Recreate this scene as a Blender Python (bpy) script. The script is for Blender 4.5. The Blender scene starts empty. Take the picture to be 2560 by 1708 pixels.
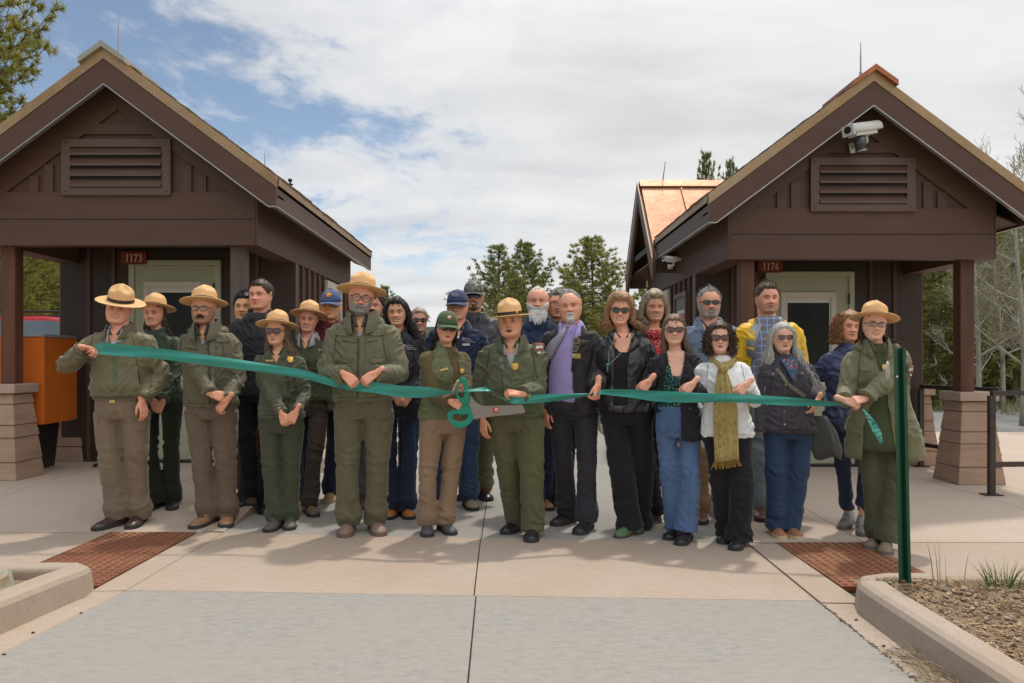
import bpy, bmesh, math, random
import numpy as np
from mathutils import Vector, Matrix, noise
from mathutils.bvhtree import BVHTree

R = math.radians
PI = math.pi
sc = bpy.context.scene
COL = sc.collection
random.seed(7)

# ---------------------------------------------------------------- camera
F_PX, CX, CY, CAM_H = 1950.0, 1268.0, 904.0, 1.26
cam_d = bpy.data.cameras.new('camera')
cam = bpy.data.objects.new('camera', cam_d)
COL.objects.link(cam)
cam.location = (0, 0, CAM_H)
cam.rotation_euler = (R(90), 0, 0)
cam_d.sensor_width = 36
cam_d.lens = F_PX / 2560 * 36
cam_d.shift_x = (1280 - CX) / 2560
cam_d.shift_y = (CY - 854) / 2560
cam_d.clip_start = 0.05
cam_d.clip_end = 2000
sc.camera = cam

# ---------------------------------------------------------------- sky, sun, exposure
SUN_EL, SUN_AZ = R(66), R(22)      # sun stands behind the kiosks, a little to the right
world = bpy.data.worlds.new('World')
sc.world = world
world.use_nodes = True
nt = world.node_tree
nt.nodes.clear()
SKY_STRENGTH = 0.1
def N(t, typ, **kw):
    n = t.nodes.new(typ)
    for k, v in kw.items():
        setattr(n, k, v)
    return n
def math_node(t, op, a, b=None, clamp=False):
    n = N(t, 'ShaderNodeMath', operation=op, use_clamp=clamp)
    for i, s in enumerate((a, b)):
        if s is None: continue
        if isinstance(s, (int, float)): n.inputs[i].default_value = s
        else: t.links.new(s, n.inputs[i])
    return n.outputs[0]
def ramp(t, fac, stops, interp='LINEAR'):
    n = N(t, 'ShaderNodeValToRGB')
    n.color_ramp.interpolation = interp
    els = n.color_ramp.elements
    while len(els) < len(stops): els.new(0.5)
    for e, (p, c) in zip(els, stops):
        e.position = p
        e.color = (c, c, c, 1) if isinstance(c, (int, float)) else (*c, 1)
    t.links.new(fac, n.inputs[0])
    return n.outputs[0]
def noise_node(t, vec, scale, detail=4, rough=0.55, dist=0.0, w=None):
    n = N(t, 'ShaderNodeTexNoise')
    n.inputs['Scale'].default_value = scale
    n.inputs['Detail'].default_value = detail
    n.inputs['Roughness'].default_value = rough
    n.inputs['Distortion'].default_value = dist
    if vec is not None: t.links.new(vec, n.inputs['Vector'])
    return n.outputs[0]
def mapping(t, vec, scale=(1, 1, 1), loc=(0, 0, 0), rot=(0, 0, 0)):
    n = N(t, 'ShaderNodeMapping')
    n.inputs['Scale'].default_value = scale
    n.inputs['Location'].default_value = loc
    n.inputs['Rotation'].default_value = rot
    t.links.new(vec, n.inputs['Vector'])
    return n.outputs[0]
def mixc(t, fac, a, b, mode='MIX'):
    n = N(t, 'ShaderNodeMix', data_type='RGBA', blend_type=mode)
    for s, i in ((fac, 0), (a, 6), (b, 7)):
        if isinstance(s, (int, float)): n.inputs[i].default_value = s
        elif isinstance(s, tuple): n.inputs[i].default_value = (*s[:3], 1)
        else: t.links.new(s, n.inputs[i])
    return n.outputs[2]

sky = N(nt, 'ShaderNodeTexSky', sky_type='NISHITA', sun_disc=False)
sky.sun_elevation = SUN_EL
sky.sun_rotation = SUN_AZ
sky.altitude = 2400
sky.air_density = 1.0
sky.dust_density = 0.6
tc = N(nt, 'ShaderNodeTexCoord')
sep = N(nt, 'ShaderNodeSeparateXYZ')
nt.links.new(tc.outputs['Generated'], sep.inputs[0])
zc = math_node(nt, 'MAXIMUM', math_node(nt, 'ADD', sep.outputs[2], 0.16), 0.06)
px_ = math_node(nt, 'DIVIDE', sep.outputs[0], zc)
py_ = math_node(nt, 'DIVIDE', sep.outputs[1], zc)
cmb = N(nt, 'ShaderNodeCombineXYZ')
nt.links.new(px_, cmb.inputs[0]); nt.links.new(py_, cmb.inputs[1])
cloud = mapping(nt, cmb.outputs[0], scale=(1.0, 0.8, 1), loc=(2.3, 0.4, 0))
n1 = noise_node(nt, cloud, 1.15, 8, 0.6, 0.25)
n2 = noise_node(nt, cloud, 4.2, 6, 0.62, 0.3)
nsum = math_node(nt, 'ADD', math_node(nt, 'MULTIPLY', n1, 0.60), math_node(nt, 'MULTIPLY', n2, 0.40))
# the overcast breaks up towards the left (west), closed to the right
bx = math_node(nt, 'MULTIPLY', sep.outputs[0], 0.49)
bz = math_node(nt, 'MULTIPLY', math_node(nt, 'ABSOLUTE', math_node(nt, 'SUBTRACT', sep.outputs[2], 0.27)), -0.34)
dens = math_node(nt, 'ADD', nsum, math_node(nt, 'SUBTRACT', bx, bz))
mask = ramp(nt, dens, [(0.33, 0.0), (0.45, 0.85), (0.56, 1.0)], 'EASE')
shade = noise_node(nt, mapping(nt, cmb.outputs[0], scale=(0.8, 1.5, 1), loc=(5, 1, 0)), 1.6, 5, 0.55, 0.2)
ccol = ramp(nt, shade, [(0.3, (6.0, 6.05, 6.2)), (0.5, (7.1, 7.1, 7.12)), (0.75, (8.1, 8.0, 7.9))])
skyc = mixc(nt, 1.0, sky.outputs[0], (1.35, 1.2, 1.02), 'MULTIPLY')
# overcast brighter towards the zenith; boost added mostly above the view to lift shade
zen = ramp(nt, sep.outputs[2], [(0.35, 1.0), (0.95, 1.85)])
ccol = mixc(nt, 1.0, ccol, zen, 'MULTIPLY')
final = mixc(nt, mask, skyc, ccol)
bg = N(nt, 'ShaderNodeBackground')
bg.inputs['Strength'].default_value = SKY_STRENGTH
wo = N(nt, 'ShaderNodeOutputWorld')
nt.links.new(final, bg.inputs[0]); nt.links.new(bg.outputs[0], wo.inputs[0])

sun_d = bpy.data.lights.new('sun', 'SUN')
sun = bpy.data.objects.new('sun', sun_d)
COL.objects.link(sun)
sun_d.energy = 1.8
sun_d.angle = R(2.6)
sun_d.color = (1.0, 0.94, 0.86)
sun_dir = Vector((math.sin(SUN_AZ) * math.cos(SUN_EL), math.cos(SUN_AZ) * math.cos(SUN_EL), math.sin(SUN_EL)))
sun.rotation_euler = sun_dir.to_track_quat('Z', 'Y').to_euler()
sun.location = (6, 12, 30)

sc.view_settings.view_transform = 'Standard'
sc.view_settings.look = 'None'
sc.view_settings.exposure = 0.2
sc.view_settings.gamma = 1
sc.view_settings.use_curve_mapping = False
sc.render.engine = 'CYCLES'
sc.cycles.max_bounces = 6
sc.cycles.transparent_max_bounces = 8

# ---------------------------------------------------------------- helpers
def ground(px, py, z=0.0):
    """world point of photo pixel on the level z (setting-out from the survey of the place)"""
    Y = F_PX * (CAM_H - z) / (py - CY)
    return Vector(((px - CX) * Y / F_PX, Y, z))
def at(px, py, Y):
    return Vector(((px - CX) * Y / F_PX, Y, CAM_H - (py - CY) * Y / F_PX))

def rnd(a, b): return a + (b - a) * random.random()
def smooth01(t):
    t = max(0.0, min(1.0, t)); return t * t * (3 - 2 * t)

class MB:
    """collects shapes and links them as one mesh object"""
    def __init__(s):
        s.v = []; s.f = []; s.m = []; s.c = []; s.mat = 0; s.col = (1, 1, 1); s.usecol = False
    def add(s, vs, fs, mat=None):
        o = len(s.v)
        s.v.extend([tuple(p) for p in vs])
        s.c.extend([s.col] * len(vs))
        for f in fs:
            s.f.append(tuple(i + o for i in f)); s.m.append(s.mat if mat is None else mat)
        return o
    def box(s, x0, x1, y0, y1, z0, z1, mat=None):
        vs = [(x, y, z) for x in (x0, x1) for y in (y0, y1) for z in (z0, z1)]
        s.add(vs, [(0, 1, 3, 2), (4, 6, 7, 5), (0, 4, 5, 1), (2, 3, 7, 6), (0, 2, 6, 4), (1, 5, 7, 3)], mat)
    def hexa(s, b, t, mat=None):
        """four bottom and four top points"""
        s.add(list(b) + list(t), [(3, 2, 1, 0), (4, 5, 6, 7)] + [(i, (i + 1) % 4, 4 + (i + 1) % 4, 4 + i) for i in range(4)], mat)
    def prism(s, poly, d, mat=None):
        """polygon (3d points) extruded by vector d"""
        n = len(poly); d = Vector(d)
        vs = [Vector(p) for p in poly] + [Vector(p) + d for p in poly]
        s.add(vs, [tuple(range(n))[::-1], tuple(range(n, 2 * n))] + [(i, (i + 1) % n, n + (i + 1) % n, n + i) for i in range(n)], mat)
    def loft(s, rings, cap=True, closed=True, mat=None):
        n = len(rings[0]); vs = [p for r in rings for p in r]; fs = []
        for k in range(len(rings) - 1):
            for i in range(n if closed else n - 1):
                j = (i + 1) % n
                fs.append((k * n + i, k * n + j, (k + 1) * n + j, (k + 1) * n + i))
        if cap:
            fs.append(tuple(range(n))[::-1]); e = (len(rings) - 1) * n
            fs.append(tuple(range(e, e + n)))
        return s.add(vs, fs, mat)
    def tube(s, pts, rad, n=8, cap=True, mat=None, flat=1.0, ref=None):
        pts = [Vector(p) for p in pts]
        if not isinstance(rad, (list, tuple)): rad = [rad] * len(pts)
        rings = []; up = None
        for i, p in enumerate(pts):
            d = pts[min(i + 1, len(pts) - 1)] - pts[max(i - 1, 0)]
            if d.length < 1e-9: d = Vector((0, 0, 1))
            d.normalize()
            if up is None:
                r0 = Vector(ref) if ref is not None else (Vector((0, 0, 1)) if abs(d.z) < 0.9 else Vector((0, 1, 0)))
                up = (r0 - d * r0.dot(d)).normalized()
            else:
                up = up - d * up.dot(d)
                up = up.normalized() if up.length > 1e-6 else Vector((1, 0, 0))
            sd = d.cross(up)
            r = rad[i]
            rings.append([p + (up * math.cos(2 * PI * k / n) * r * flat + sd * math.sin(2 * PI * k / n) * r) for k in range(n)])
        return s.loft(rings, cap, True, mat)
    def capsule(s, a, b, ra, rb, n=8, mat=None):
        a = Vector(a); b = Vector(b); d = b - a
        L = d.length
        d = d / L if L > 1e-6 else Vector((0, 0, 1))
        pts = []; rd = []
        for t in (-0.98, -0.7, 0): pts.append(a + d * ra * t); rd.append(max(0.02 * ra, ra * math.sqrt(max(0, 1 - t * t))))
        for t in (0, 0.7, 0.98): pts.append(b + d * rb * t); rd.append(max(0.02 * rb, rb * math.sqrt(max(0, 1 - t * t))))
        if L < 1e-5: pts.pop(3); rd.pop(3)
        s.tube(pts, rd, n, True, mat)
    def ellipsoid(s, c, r, n=12, m=8, mat=None, M=None):
        c = Vector(c); rings = []
        for k in range(m + 1):
            a = -PI / 2 + PI * (0.02 + 0.96 * k / m)
            ring = []
            for i in range(n):
                p = Vector((r[0] * math.cos(a) * math.cos(2 * PI * i / n), r[1] * math.cos(a) * math.sin(2 * PI * i / n), r[2] * math.sin(a)))
                if M is not None: p = M @ p
                ring.append(c + p)
            rings.append(ring)
        s.loft(rings, True, True, mat)
    def mesh(s, name, mats, smooth=False, colors=False):
        me = bpy.data.meshes.new(name)
        me.from_pydata(s.v, [], s.f)
        for m in (mats if isinstance(mats, (list, tuple)) else [mats]): me.materials.append(m)
        if len(me.materials) > 1: me.polygons.foreach_set('material_index', s.m)
        if smooth: me.polygons.foreach_set('use_smooth', [True] * len(me.polygons))
        if colors or s.usecol:
            at_ = me.color_attributes.new('Col', 'FLOAT_COLOR', 'POINT')
            arr = np.ones((len(s.v), 4), np.float32); arr[:, :3] = np.array(s.c, np.float32).reshape(-1, 3)
            at_.data.foreach_set('color', arr.ravel())
        me.validate()
        return me
    def build(s, name, mats, parent=None, smooth=False, **props):
        return put(name, s.mesh(name, mats, smooth), parent, **props)

def put(name, me, parent=None, loc=None, **props):
    o = bpy.data.objects.new(name, me)
    COL.objects.link(o)
    if parent is not None: o.parent = parent
    if loc is not None: o.location = loc
    for k, v in props.items(): o[k] = v
    return o
def thing(name, label, cat, loc=(0, 0, 0), rz=0, group=None):
    o = bpy.data.objects.new(name, None)
    o.empty_display_size = 0.2
    COL.objects.link(o)
    o.location = loc; o.rotation_euler = (0, 0, rz)
    o['label'] = label; o['category'] = cat
    if group: o['group'] = group
    return o
def tag(o, label, cat, group=None):
    o['label'] = label; o['category'] = cat
    if group: o['group'] = group
    return o
def bevel(o, w=0.01, seg=1):
    m = o.modifiers.new('bevel', 'BEVEL'); m.width = w; m.segments = seg; m.limit_method = 'ANGLE'; m.angle_limit = R(40)
    return o

# ---------------------------------------------------------------- materials
MATS = {}
def mat(name, col, rough=0.7, var=0.12, nscale=6.0, bump=0.0, bscale=60.0, metal=0.0, spec=0.4, stretch=(1, 1, 1),
        col2=None, p2=(0.45, 0.7), fine=0.0, colattr=False, alpha=1.0, trans=0.0, coat=0.0, sss=0.0, obj_coord=True, bdist=0.01, sheen=0.0):
    if name in MATS: return MATS[name]
    m = bpy.data.materials.new(name); m.use_nodes = True
    t = m.node_tree; b = t.nodes['Principled BSDF']
    tcn = N(t, 'ShaderNodeTexCoord'); vec = mapping(t, tcn.outputs['Object'], scale=stretch)
    nz = noise_node(t, vec, nscale, 5, 0.6)
    if colattr:
        a = N(t, 'ShaderNodeVertexColor'); a.layer_name = 'Col'; base = a.outputs[0]
    else: base = tuple(col)
    lo = ramp(t, nz, [(0.25, 1 - var), (0.75, 1 + var)])
    c = mixc(t, 1.0, base, lo, 'MULTIPLY')
    if col2 is not None:
        nz2 = noise_node(t, vec, nscale * 0.37, 6, 0.65, 0.4)
        c = mixc(t, ramp(t, nz2, [(p2[0], 0.0), (p2[1], 1.0)]), c, tuple(col2))
    if fine > 0:
        nf = noise_node(t, vec, nscale * 18, 2, 0.6)
        c = mixc(t, 1.0, c, ramp(t, nf, [(0.3, 1 - fine), (0.7, 1 + fine)]), 'MULTIPLY')
    t.links.new(c, b.inputs['Base Color'])
    b.inputs['Roughness'].default_value = rough
    b.inputs['Metallic'].default_value = metal
    b.inputs['Specular IOR Level'].default_value = spec
    b.inputs['Alpha'].default_value = alpha
    b.inputs['Transmission Weight'].default_value = trans
    b.inputs['Coat Weight'].default_value = coat
    b.inputs['Sheen Weight'].default_value = sheen
    if sss:
        b.inputs['Subsurface Weight'].default_value = sss
        b.inputs['Subsurface Radius'].default_value = (1.0, 0.35, 0.2)
        b.inputs['Subsurface Scale'].default_value = 0.006
    if bump > 0:
        nb = noise_node(t, vec, bscale, 4, 0.6)
        bn = N(t, 'ShaderNodeBump'); bn.inputs['Strength'].default_value = bump; bn.inputs['Distance'].default_value = bdist
        t.links.new(nb, bn.inputs['Height']); t.links.new(bn.outputs[0], b.inputs['Normal'])
    MATS[name] = m
    return m

def concrete(name, col, stain, along='x', dark=0.16):
    """broomed concrete slab: fine brushed streaks, blotches, pits and rusty stains"""
    m = bpy.data.materials.new(name); m.use_nodes = True
    t = m.node_tree; b = t.nodes['Principled BSDF']
    tcn = N(t, 'ShaderNodeTexCoord'); v = tcn.outputs['Object']
    st = (14, 80, 5) if along == 'x' else (80, 14, 5)
    streak = noise_node(t, mapping(t, v, scale=st), 1.0, 4, 0.65)
    blot = noise_node(t, v, 1.1, 6, 0.65, 0.5)
    mid = noise_node(t, mapping(t, v, scale=(5, 11, 4) if along == 'x' else (11, 5, 4)), 2.4, 8, 0.75, 0.3)
    grain = noise_node(t, v, 95, 4, 0.75)
    c = mixc(t, 1.0, tuple(col), ramp(t, streak, [(0.25, 1 - dark * 0.6), (0.75, 1 + dark * 0.55)]), 'MULTIPLY')
    c = mixc(t, 1.0, c, ramp(t, mid, [(0.28, 1 - dark * 1.5), (0.5, 1.0), (0.75, 1 + dark * 0.7)]), 'MULTIPLY')
    c = mixc(t, 1.0, c, ramp(t, grain, [(0.32, 0.84), (0.5, 1.0), (0.7, 1.13)]), 'MULTIPLY')
    c = mixc(t, ramp(t, blot, [(0.40, 0.0), (0.70, 0.7)]), c, tuple(stain))
    pits = N(t, 'ShaderNodeTexVoronoi'); pits.inputs['Scale'].default_value = 26
    t.links.new(mapping(t, v, scale=(0.5, 1.4, 1)), pits.inputs['Vector'])
    pm = ramp(t, pits.outputs['Distance'], [(0.05, 1.0), (0.10, 0.0)])
    pm = math_node(t, 'MULTIPLY', pm, ramp(t, noise_node(t, v, 3.1, 3, 0.6), [(0.5, 0.0), (0.62, 0.7)]))
    c = mixc(t, pm, c, tuple(x * 0.55 for x in col))
    t.links.new(c, b.inputs['Base Color'])
    b.inputs['Roughness'].default_value = 0.85
    b.inputs['Specular IOR Level'].default_value = 0.3
    bn = N(t, 'ShaderNodeBump'); bn.inputs['Strength'].default_value = 0.35; bn.inputs['Distance'].default_value = 0.004
    t.links.new(math_node(t, 'ADD', streak, grain), bn.inputs['Height']); t.links.new(bn.outputs[0], b.inputs['Normal'])
    return m

M_GREY = concrete('grey_concrete', (0.315, 0.298, 0.27), (0.34, 0.30, 0.255), dark=.17)
M_PINK = concrete('tinted_concrete', (0.43, 0.348, 0.278), (0.39, 0.285, 0.20), dark=0.09)
M_PINK2 = concrete('tinted_concrete_walk', (0.50, 0.41, 0.33), (0.46, 0.36, 0.285), dark=0.09)
M_CURB = concrete('tinted_kerb_concrete', (0.42, 0.34, 0.27), (0.37, 0.28, 0.20), along='y', dark=0.07)
M_JOINT = mat('joint_sealant', (0.035, 0.03, 0.025), 0.9, 0.3, 30)
M_BROWN = mat('dark_brown_siding', (0.105, 0.056, 0.041), 0.55, 0.10, 1.6, 0.25, 40, stretch=(1, 1, 6), spec=0.35, bdist=0.003)
M_BROWN2 = mat('dark_brown_metal', (0.12, 0.068, 0.052), 0.45, 0.08, 3.0, spec=0.45)
M_INT = mat('shaded_interior_board', (0.035, 0.024, 0.02), 0.6, 0.1, 3.0)  # brown with interior shade put into the colour; joints and screws share it
M_TIMBER = mat('stained_timber_post', (0.15, 0.056, 0.03), 0.6, 0.35, 5.0, 0.4, 50, stretch=(1, 1, 0.12), col2=(0.06, 0.03, 0.02), p2=(0.5, 0.75), bdist=0.004)
M_TIMBER_G = mat('weathered_timber_post', (0.10, 0.065, 0.05), 0.65, 0.35, 8.0, 0.4, 60, stretch=(1, 1, 0.1), col2=(0.15, 0.13, 0.12), p2=(0.42, 0.75), bdist=0.004)
M_TAN = mat('tan_metal_trim', (0.37, 0.235, 0.12), 0.5, 0.25, 3.0, metal=0.35, col2=(0.42, 0.31, 0.20), p2=(0.4, 0.7), fine=0.12)
M_ZINC = mat('pale_ridge_metal', (0.42, 0.38, 0.32), 0.45, 0.15, 4.0, metal=0.45, col2=(0.35, 0.36, 0.28))
M_COPPER = mat('bright_copper', (0.46, 0.235, 0.145), 0.48, 0.3, 4.0, 0.4, 9, metal=0.8, col2=(0.20, 0.11, 0.065), p2=(0.4, 0.8))
M_COPPER_D = mat('reddish_copper_ridge', (0.42, 0.15, 0.07), 0.42, 0.3, 14.0, metal=0.6, col2=(0.3, 0.12, 0.06))
M_DRIP = mat('galvanised_drip_edge', (0.42, 0.41, 0.41), 0.4, 0.08, 9, metal=0.7)
M_SHINGLE = mat('cedar_shingle', (0.235, 0.165, 0.105), 0.8, 0.35, 9.0, 0.4, 60, stretch=(1, 1, 1), col2=(0.15, 0.125, 0.10), p2=(0.4, 0.7), fine=0.2)
M_FRAME = mat('sage_green_paint', (0.46, 0.47, 0.345), 0.45, 0.05, 2.0)
M_DOOR = mat('sage_green_door', (0.42, 0.43, 0.305), 0.42, 0.05, 1.2)
M_WINF = mat('warm_white_window_frame', (0.66, 0.60, 0.52), 0.4, 0.04, 3)
M_GLASSD = mat('dark_window_glass', (0.012, 0.014, 0.013), 0.06, 0.3, 2.0, spec=0.12, col2=(0.03, 0.035, 0.02))
M_STONE = mat('board_formed_sandstone', (0.40, 0.27, 0.19), 0.85, 0.22, 2.6, 0.5, 25, stretch=(1, 1, 5), col2=(0.42, 0.29, 0.21), fine=0.12, bdist=0.006)
M_CAP = mat('pier_capstone', (0.43, 0.32, 0.25), 0.85, 0.12, 3, 0.3, 60, fine=0.08)
M_ORANGE = mat('orange_powder_coat', (0.62, 0.15, 0.018), 0.5, 0.08, 1.0, spec=0.2)
M_BLACKM = mat('black_metal', (0.018, 0.018, 0.02), 0.4, 0.1, 3)
M_RAIL = mat('rusty_brown_rail', (0.055, 0.038, 0.032), 0.5, 0.25, 9)
M_RUST = mat('rusted_cast_iron', (0.23, 0.083, 0.035), 0.75, 0.32, 4.0, 0.5, 80, col2=(0.34, 0.17, 0.075), p2=(0.45, 0.75), fine=0.2)
M_RUSTD = mat('rusted_dome_top', (0.17, 0.065, 0.04), 0.6, 0.3, 6.0)
M_POST = mat('green_enamel_post', (0.012, 0.075, 0.038), 0.38, 0.15, 8.0, spec=0.5)
M_WHITE = mat('white_plastic', (0.66, 0.65, 0.62), 0.4, 0.04, 4)
M_SIGN = mat('red_brown_sign', (0.22, 0.035, 0.02), 0.5, 0.1, 4)
M_SIGNT = mat('sign_lettering', (0.8, 0.72, 0.62), 0.6, 0.02, 4)
M_ASPH = mat('asphalt', (0.22, 0.215, 0.205), 0.9, 0.12, 2.0, 0.4, 90, fine=0.15)
M_LINE = mat('white_road_paint', (0.7, 0.7, 0.68), 0.7, 0.1, 6)
M_DIRT = mat('dry_soil', (0.24, 0.165, 0.10), 0.95, 0.3, 5.0, 0.8, 40, col2=(0.29, 0.215, 0.135), fine=0.25, bdist=0.02)
M_VERGE = mat('dry_verge', (0.24, 0.21, 0.10), 0.95, 0.35, 0.9, 0.5, 12, col2=(0.12, 0.15, 0.05), fine=0.25, bdist=0.03)
M_HILL = mat('forested_slope', (0.035, 0.05, 0.025), 0.95, 0.5, 0.5, 1.0, 1.4, col2=(0.09, 0.10, 0.05), p2=(0.4, 0.7), fine=0.4, bdist=1.0)
# ================================================================ ground
def gz(X, Y):
    """height of the paving: two ramps rise to the kiosk islands"""
    if X < -2.1: return 0.13 * smooth01((Y - 5.75) / 1.5)
    if X > 1.75: return 0.04 * smooth01((Y - 5.45) / 1.5)
    return 0.0

g = MB(); g.box(-600, 600, -30, 1200, -0.6, -0.06)
gr = g.build('ground', M_VERGE, kind='structure')

def slab(parent, pts, z, m, th=0.12, name='slab'):
    b = MB(); b.prism([(x, y, zz if zz is not None else z) for x, y, zz in [(p + (None,))[:3] if len(p) == 2 else p for p in pts]], (0, 0, -th))
    o = b.build(name, m, parent); bevel(o, 0.003, 1)
    return o
road = MB(); road.box(-2.6, 2.05, -3, 60, -0.055, -0.03)
road = road.build('road', M_JOINT, kind='structure')
J = 0.003
fy = lambda x: 4.19 - 0.052 * x      # front edge of the pale crossing strip
by = lambda x: 5.56 - 0.09 * x        # its back edge
jx = lambda y: -0.185 + 0.012 * (5.5 - y)   # the long centre joint
# front grey lane, two slabs either side of the joint
slab(road, [(-2.2 + J, -1.0), (jx(-1) - J, -1.0), (jx(4.1) - J, fy(-.19) - J), (-2.1 + J, fy(-2.1) - J), (-2.2 + J, 3.3)], 0, M_GREY)
slab(road, [(jx(-1) + J, -1.0), (1.60, -1.0), (1.63, fy(1.63) - J), (jx(4.1) + J, fy(-.19) - J)], 0, M_GREY)
# back grey lane, slabs with cross joints
ys = [0, 8.6, 12.2, 16, 20, 25, 31, 40, 58]
for i in range(len(ys) - 1):
    for a, b_ in ((-2.1, None), (None, 1.66)):
        xl = a if a is not None else -0.185 + J
        xr = b_ if b_ is not None else -0.185 - J
        y0 = (by(xl) + J if i == 0 else ys[i] + J); y0r = (by(xr) + J if i == 0 else ys[i] + J)
        slab(road, [(xl, y0), (xr, y0r), (xr, ys[i + 1] - J), (xl, ys[i + 1] - J)], 0, M_GREY)
cross = MB(); cross.box(-3.3, 2.9, 4.0, 5.9, -0.058, -0.034)
cross = cross.build('crosswalk', M_JOINT, kind='structure')
slab(cross, [(-2.1 + J, fy(-2.1) + J), (-0.18 - J, fy(-.18) + J), (-0.19 - J, by(-.19) - J), (-2.09 + J, by(-2.09) - J)], 0, M_PINK)
slab(cross, [(-0.18 + J, fy(-.18) + J), (1.63, fy(1.63) + J), (1.66, by(1.66) - J), (-0.19 + J, by(-.19) - J)], 0, M_PINK)
slab(cross, [(1.64 + J, fy(1.63) - .02), (1.86, fy(1.86) - .02), (1.87, by(1.87)), (1.67 + J, by(1.66) - J)], 0, M_PINK)
slab(cross, [(-2.285, 4.28), (-2.1 - J, 4.30), (-2.09 - J, by(-2.09) - J), (-2.28, by(-2.28) - J)], 0, M_PINK)
# gutter pans in front
gut = MB(); gut.box(-2.5, -2.2, -2, 4, -0.058, -0.036)
gut = gut.build('gutter', M_JOINT, kind='structure')
slab(gut, [(-2.45, -1.0), (-2.2, -1.0), (-2.2, 3.3), (-2.1 - J, 4.29), (-2.40, 4.27)], -0.002, M_PINK, name='gutter_slab')
slab(gut, [(1.545, -1.0), (1.80, -1.0), (1.80, 4.06), (1.64, 4.07)], -0.002, M_PINK, name='gutter_slab')
slab(gut, [(-2.25, 8.0), (-2.1 - J, 8.0), (-2.1 - J, 40), (-2.25, 40)], 0.0, M_PINK, name='gutter_slab')
# sand and grit caught in the right-hand joint
b = MB()
for i in range(420):
    y = rnd(1.8, 4.05); x = 1.545 + (y + 1) / 5.07 * 0.095 - 0.006 + random.gauss(0, 0.006); r = rnd(0.0015, 0.0045)
    b.hexa([(x - r, y - r, 0.0), (x + r, y - r, 0), (x + r, y + r, 0), (x - r, y + r, 0)], [(x - r * .5, y - r * .6, r), (x + r * .6, y - r * .4, r), (x + r * .4, y + r * .6, r), (x - r * .6, y + r * .5, r)])
b.build('joint_grit', mat('grit', (0.16, 0.13, 0.09), 0.9, 0.4, 40), gut, kind='stuff')

# island pavements as ramping grid slabs
def island(name, xs, ysl, zf, m):
    root = MB(); root.box(min(xs), max(xs), min(ysl), max(ysl), -0.057, -0.033)
    root = root.build(name, M_JOINT, kind='structure')
    for i in range(len(xs) - 1):
        for j in range(len(ysl) - 1):
            x0, x1 = xs[i] + J, xs[i + 1] - J; y0, y1 = ysl[j] + J, ysl[j + 1] - J
            nn = 5 if y1 < 7.6 else 1
            b = MB(); top = []; bot = []
            for k in range(nn + 1):
                y = y0 + (y1 - y0) * k / nn
                top.append([(x0, y, zf(x0, y)), (x1, y, zf(x0, y))])
            vs = [p for t in top for p in t]; n0 = len(vs)
            vs += [(p[0], p[1], -0.05) for p in vs]
            fs = [(2 * k, 2 * k + 1, 2 * k + 3, 2 * k + 2) for k in range(nn)]
            fs += [(0, n0, n0 + 1, 1), (2 * nn, 2 * nn + 1, n0 + 2 * nn + 1, n0 + 2 * nn)]
            for k in range(nn):
                fs += [(2 * k, 2 * k + 2, n0 + 2 * k + 2, n0 + 2 * k), (2 * k + 1, n0 + 2 * k + 1, n0 + 2 * k + 3, 2 * k + 3)]
            b.add(vs, fs); b.build('slab', m, root)
    return root
zl = lambda x, y: 0.13 * smooth01((y - 5.75) / 1.5)
zr = lambda x, y: 0.04 * smooth01((y - 5.45) / 1.5)
walk = island('sidewalk', [-12, -8.6, -6.0, -4.35, -2.93, -2.25], [5.76, 7.25, 9.0, 14], zl, M_PINK2)
island('sidewalk', [1.80, 2.49, 4.3, 7.4, 9.0], [5.44, 7.0, 8.9, 13.5], zr, M_PINK2)
# flat walks beside the mats
slab(walk, [(-12, 4.5), (-6.0 - J, 4.5), (-6.0 - J, 5.75), (-12, 5.75)], 0.0, M_PINK2)
slab(walk, [(-6.0 + J, 4.5), (-2.93, 4.42), (-2.93, 5.75), (-6.0 + J, 5.75)], 0.0, M_PINK)
slab(walk, [(2.49, 4.42), (9.0, 4.42), (9.0, 5.43), (2.49, 5.43)], 0.0, M_PINK)
# lane-side kerbs of the islands, rising out of the ramps
def lane_kerb(x0, x1, ya, yb, h, nm):
    b = MB(); pr = []
    for y in (ya, ya + .35, ya + .7, ya + 1.05, ya + 1.4, yb):
        t = h * smooth01((y - ya) / 1.4) + 0.004
        pr.append([(x0, y, -0.05), (x1, y, -0.05), (x1, y, t - .004), (x1 - (0.02 if x1 > 0 else .02), y, t), (x0 + .02, y, t), (x0, y, t - .004)])
    b.loft(pr); return b.build('kerb', M_CURB, walk, label=nm)
lane_kerb(-2.25, -2.1, 5.78, 14, 0.15, 'kerb along the lane by the left island')
lane_kerb(1.67, 1.80, 5.42, 14, 0.13, 'kerb along the lane by the right island')

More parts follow.
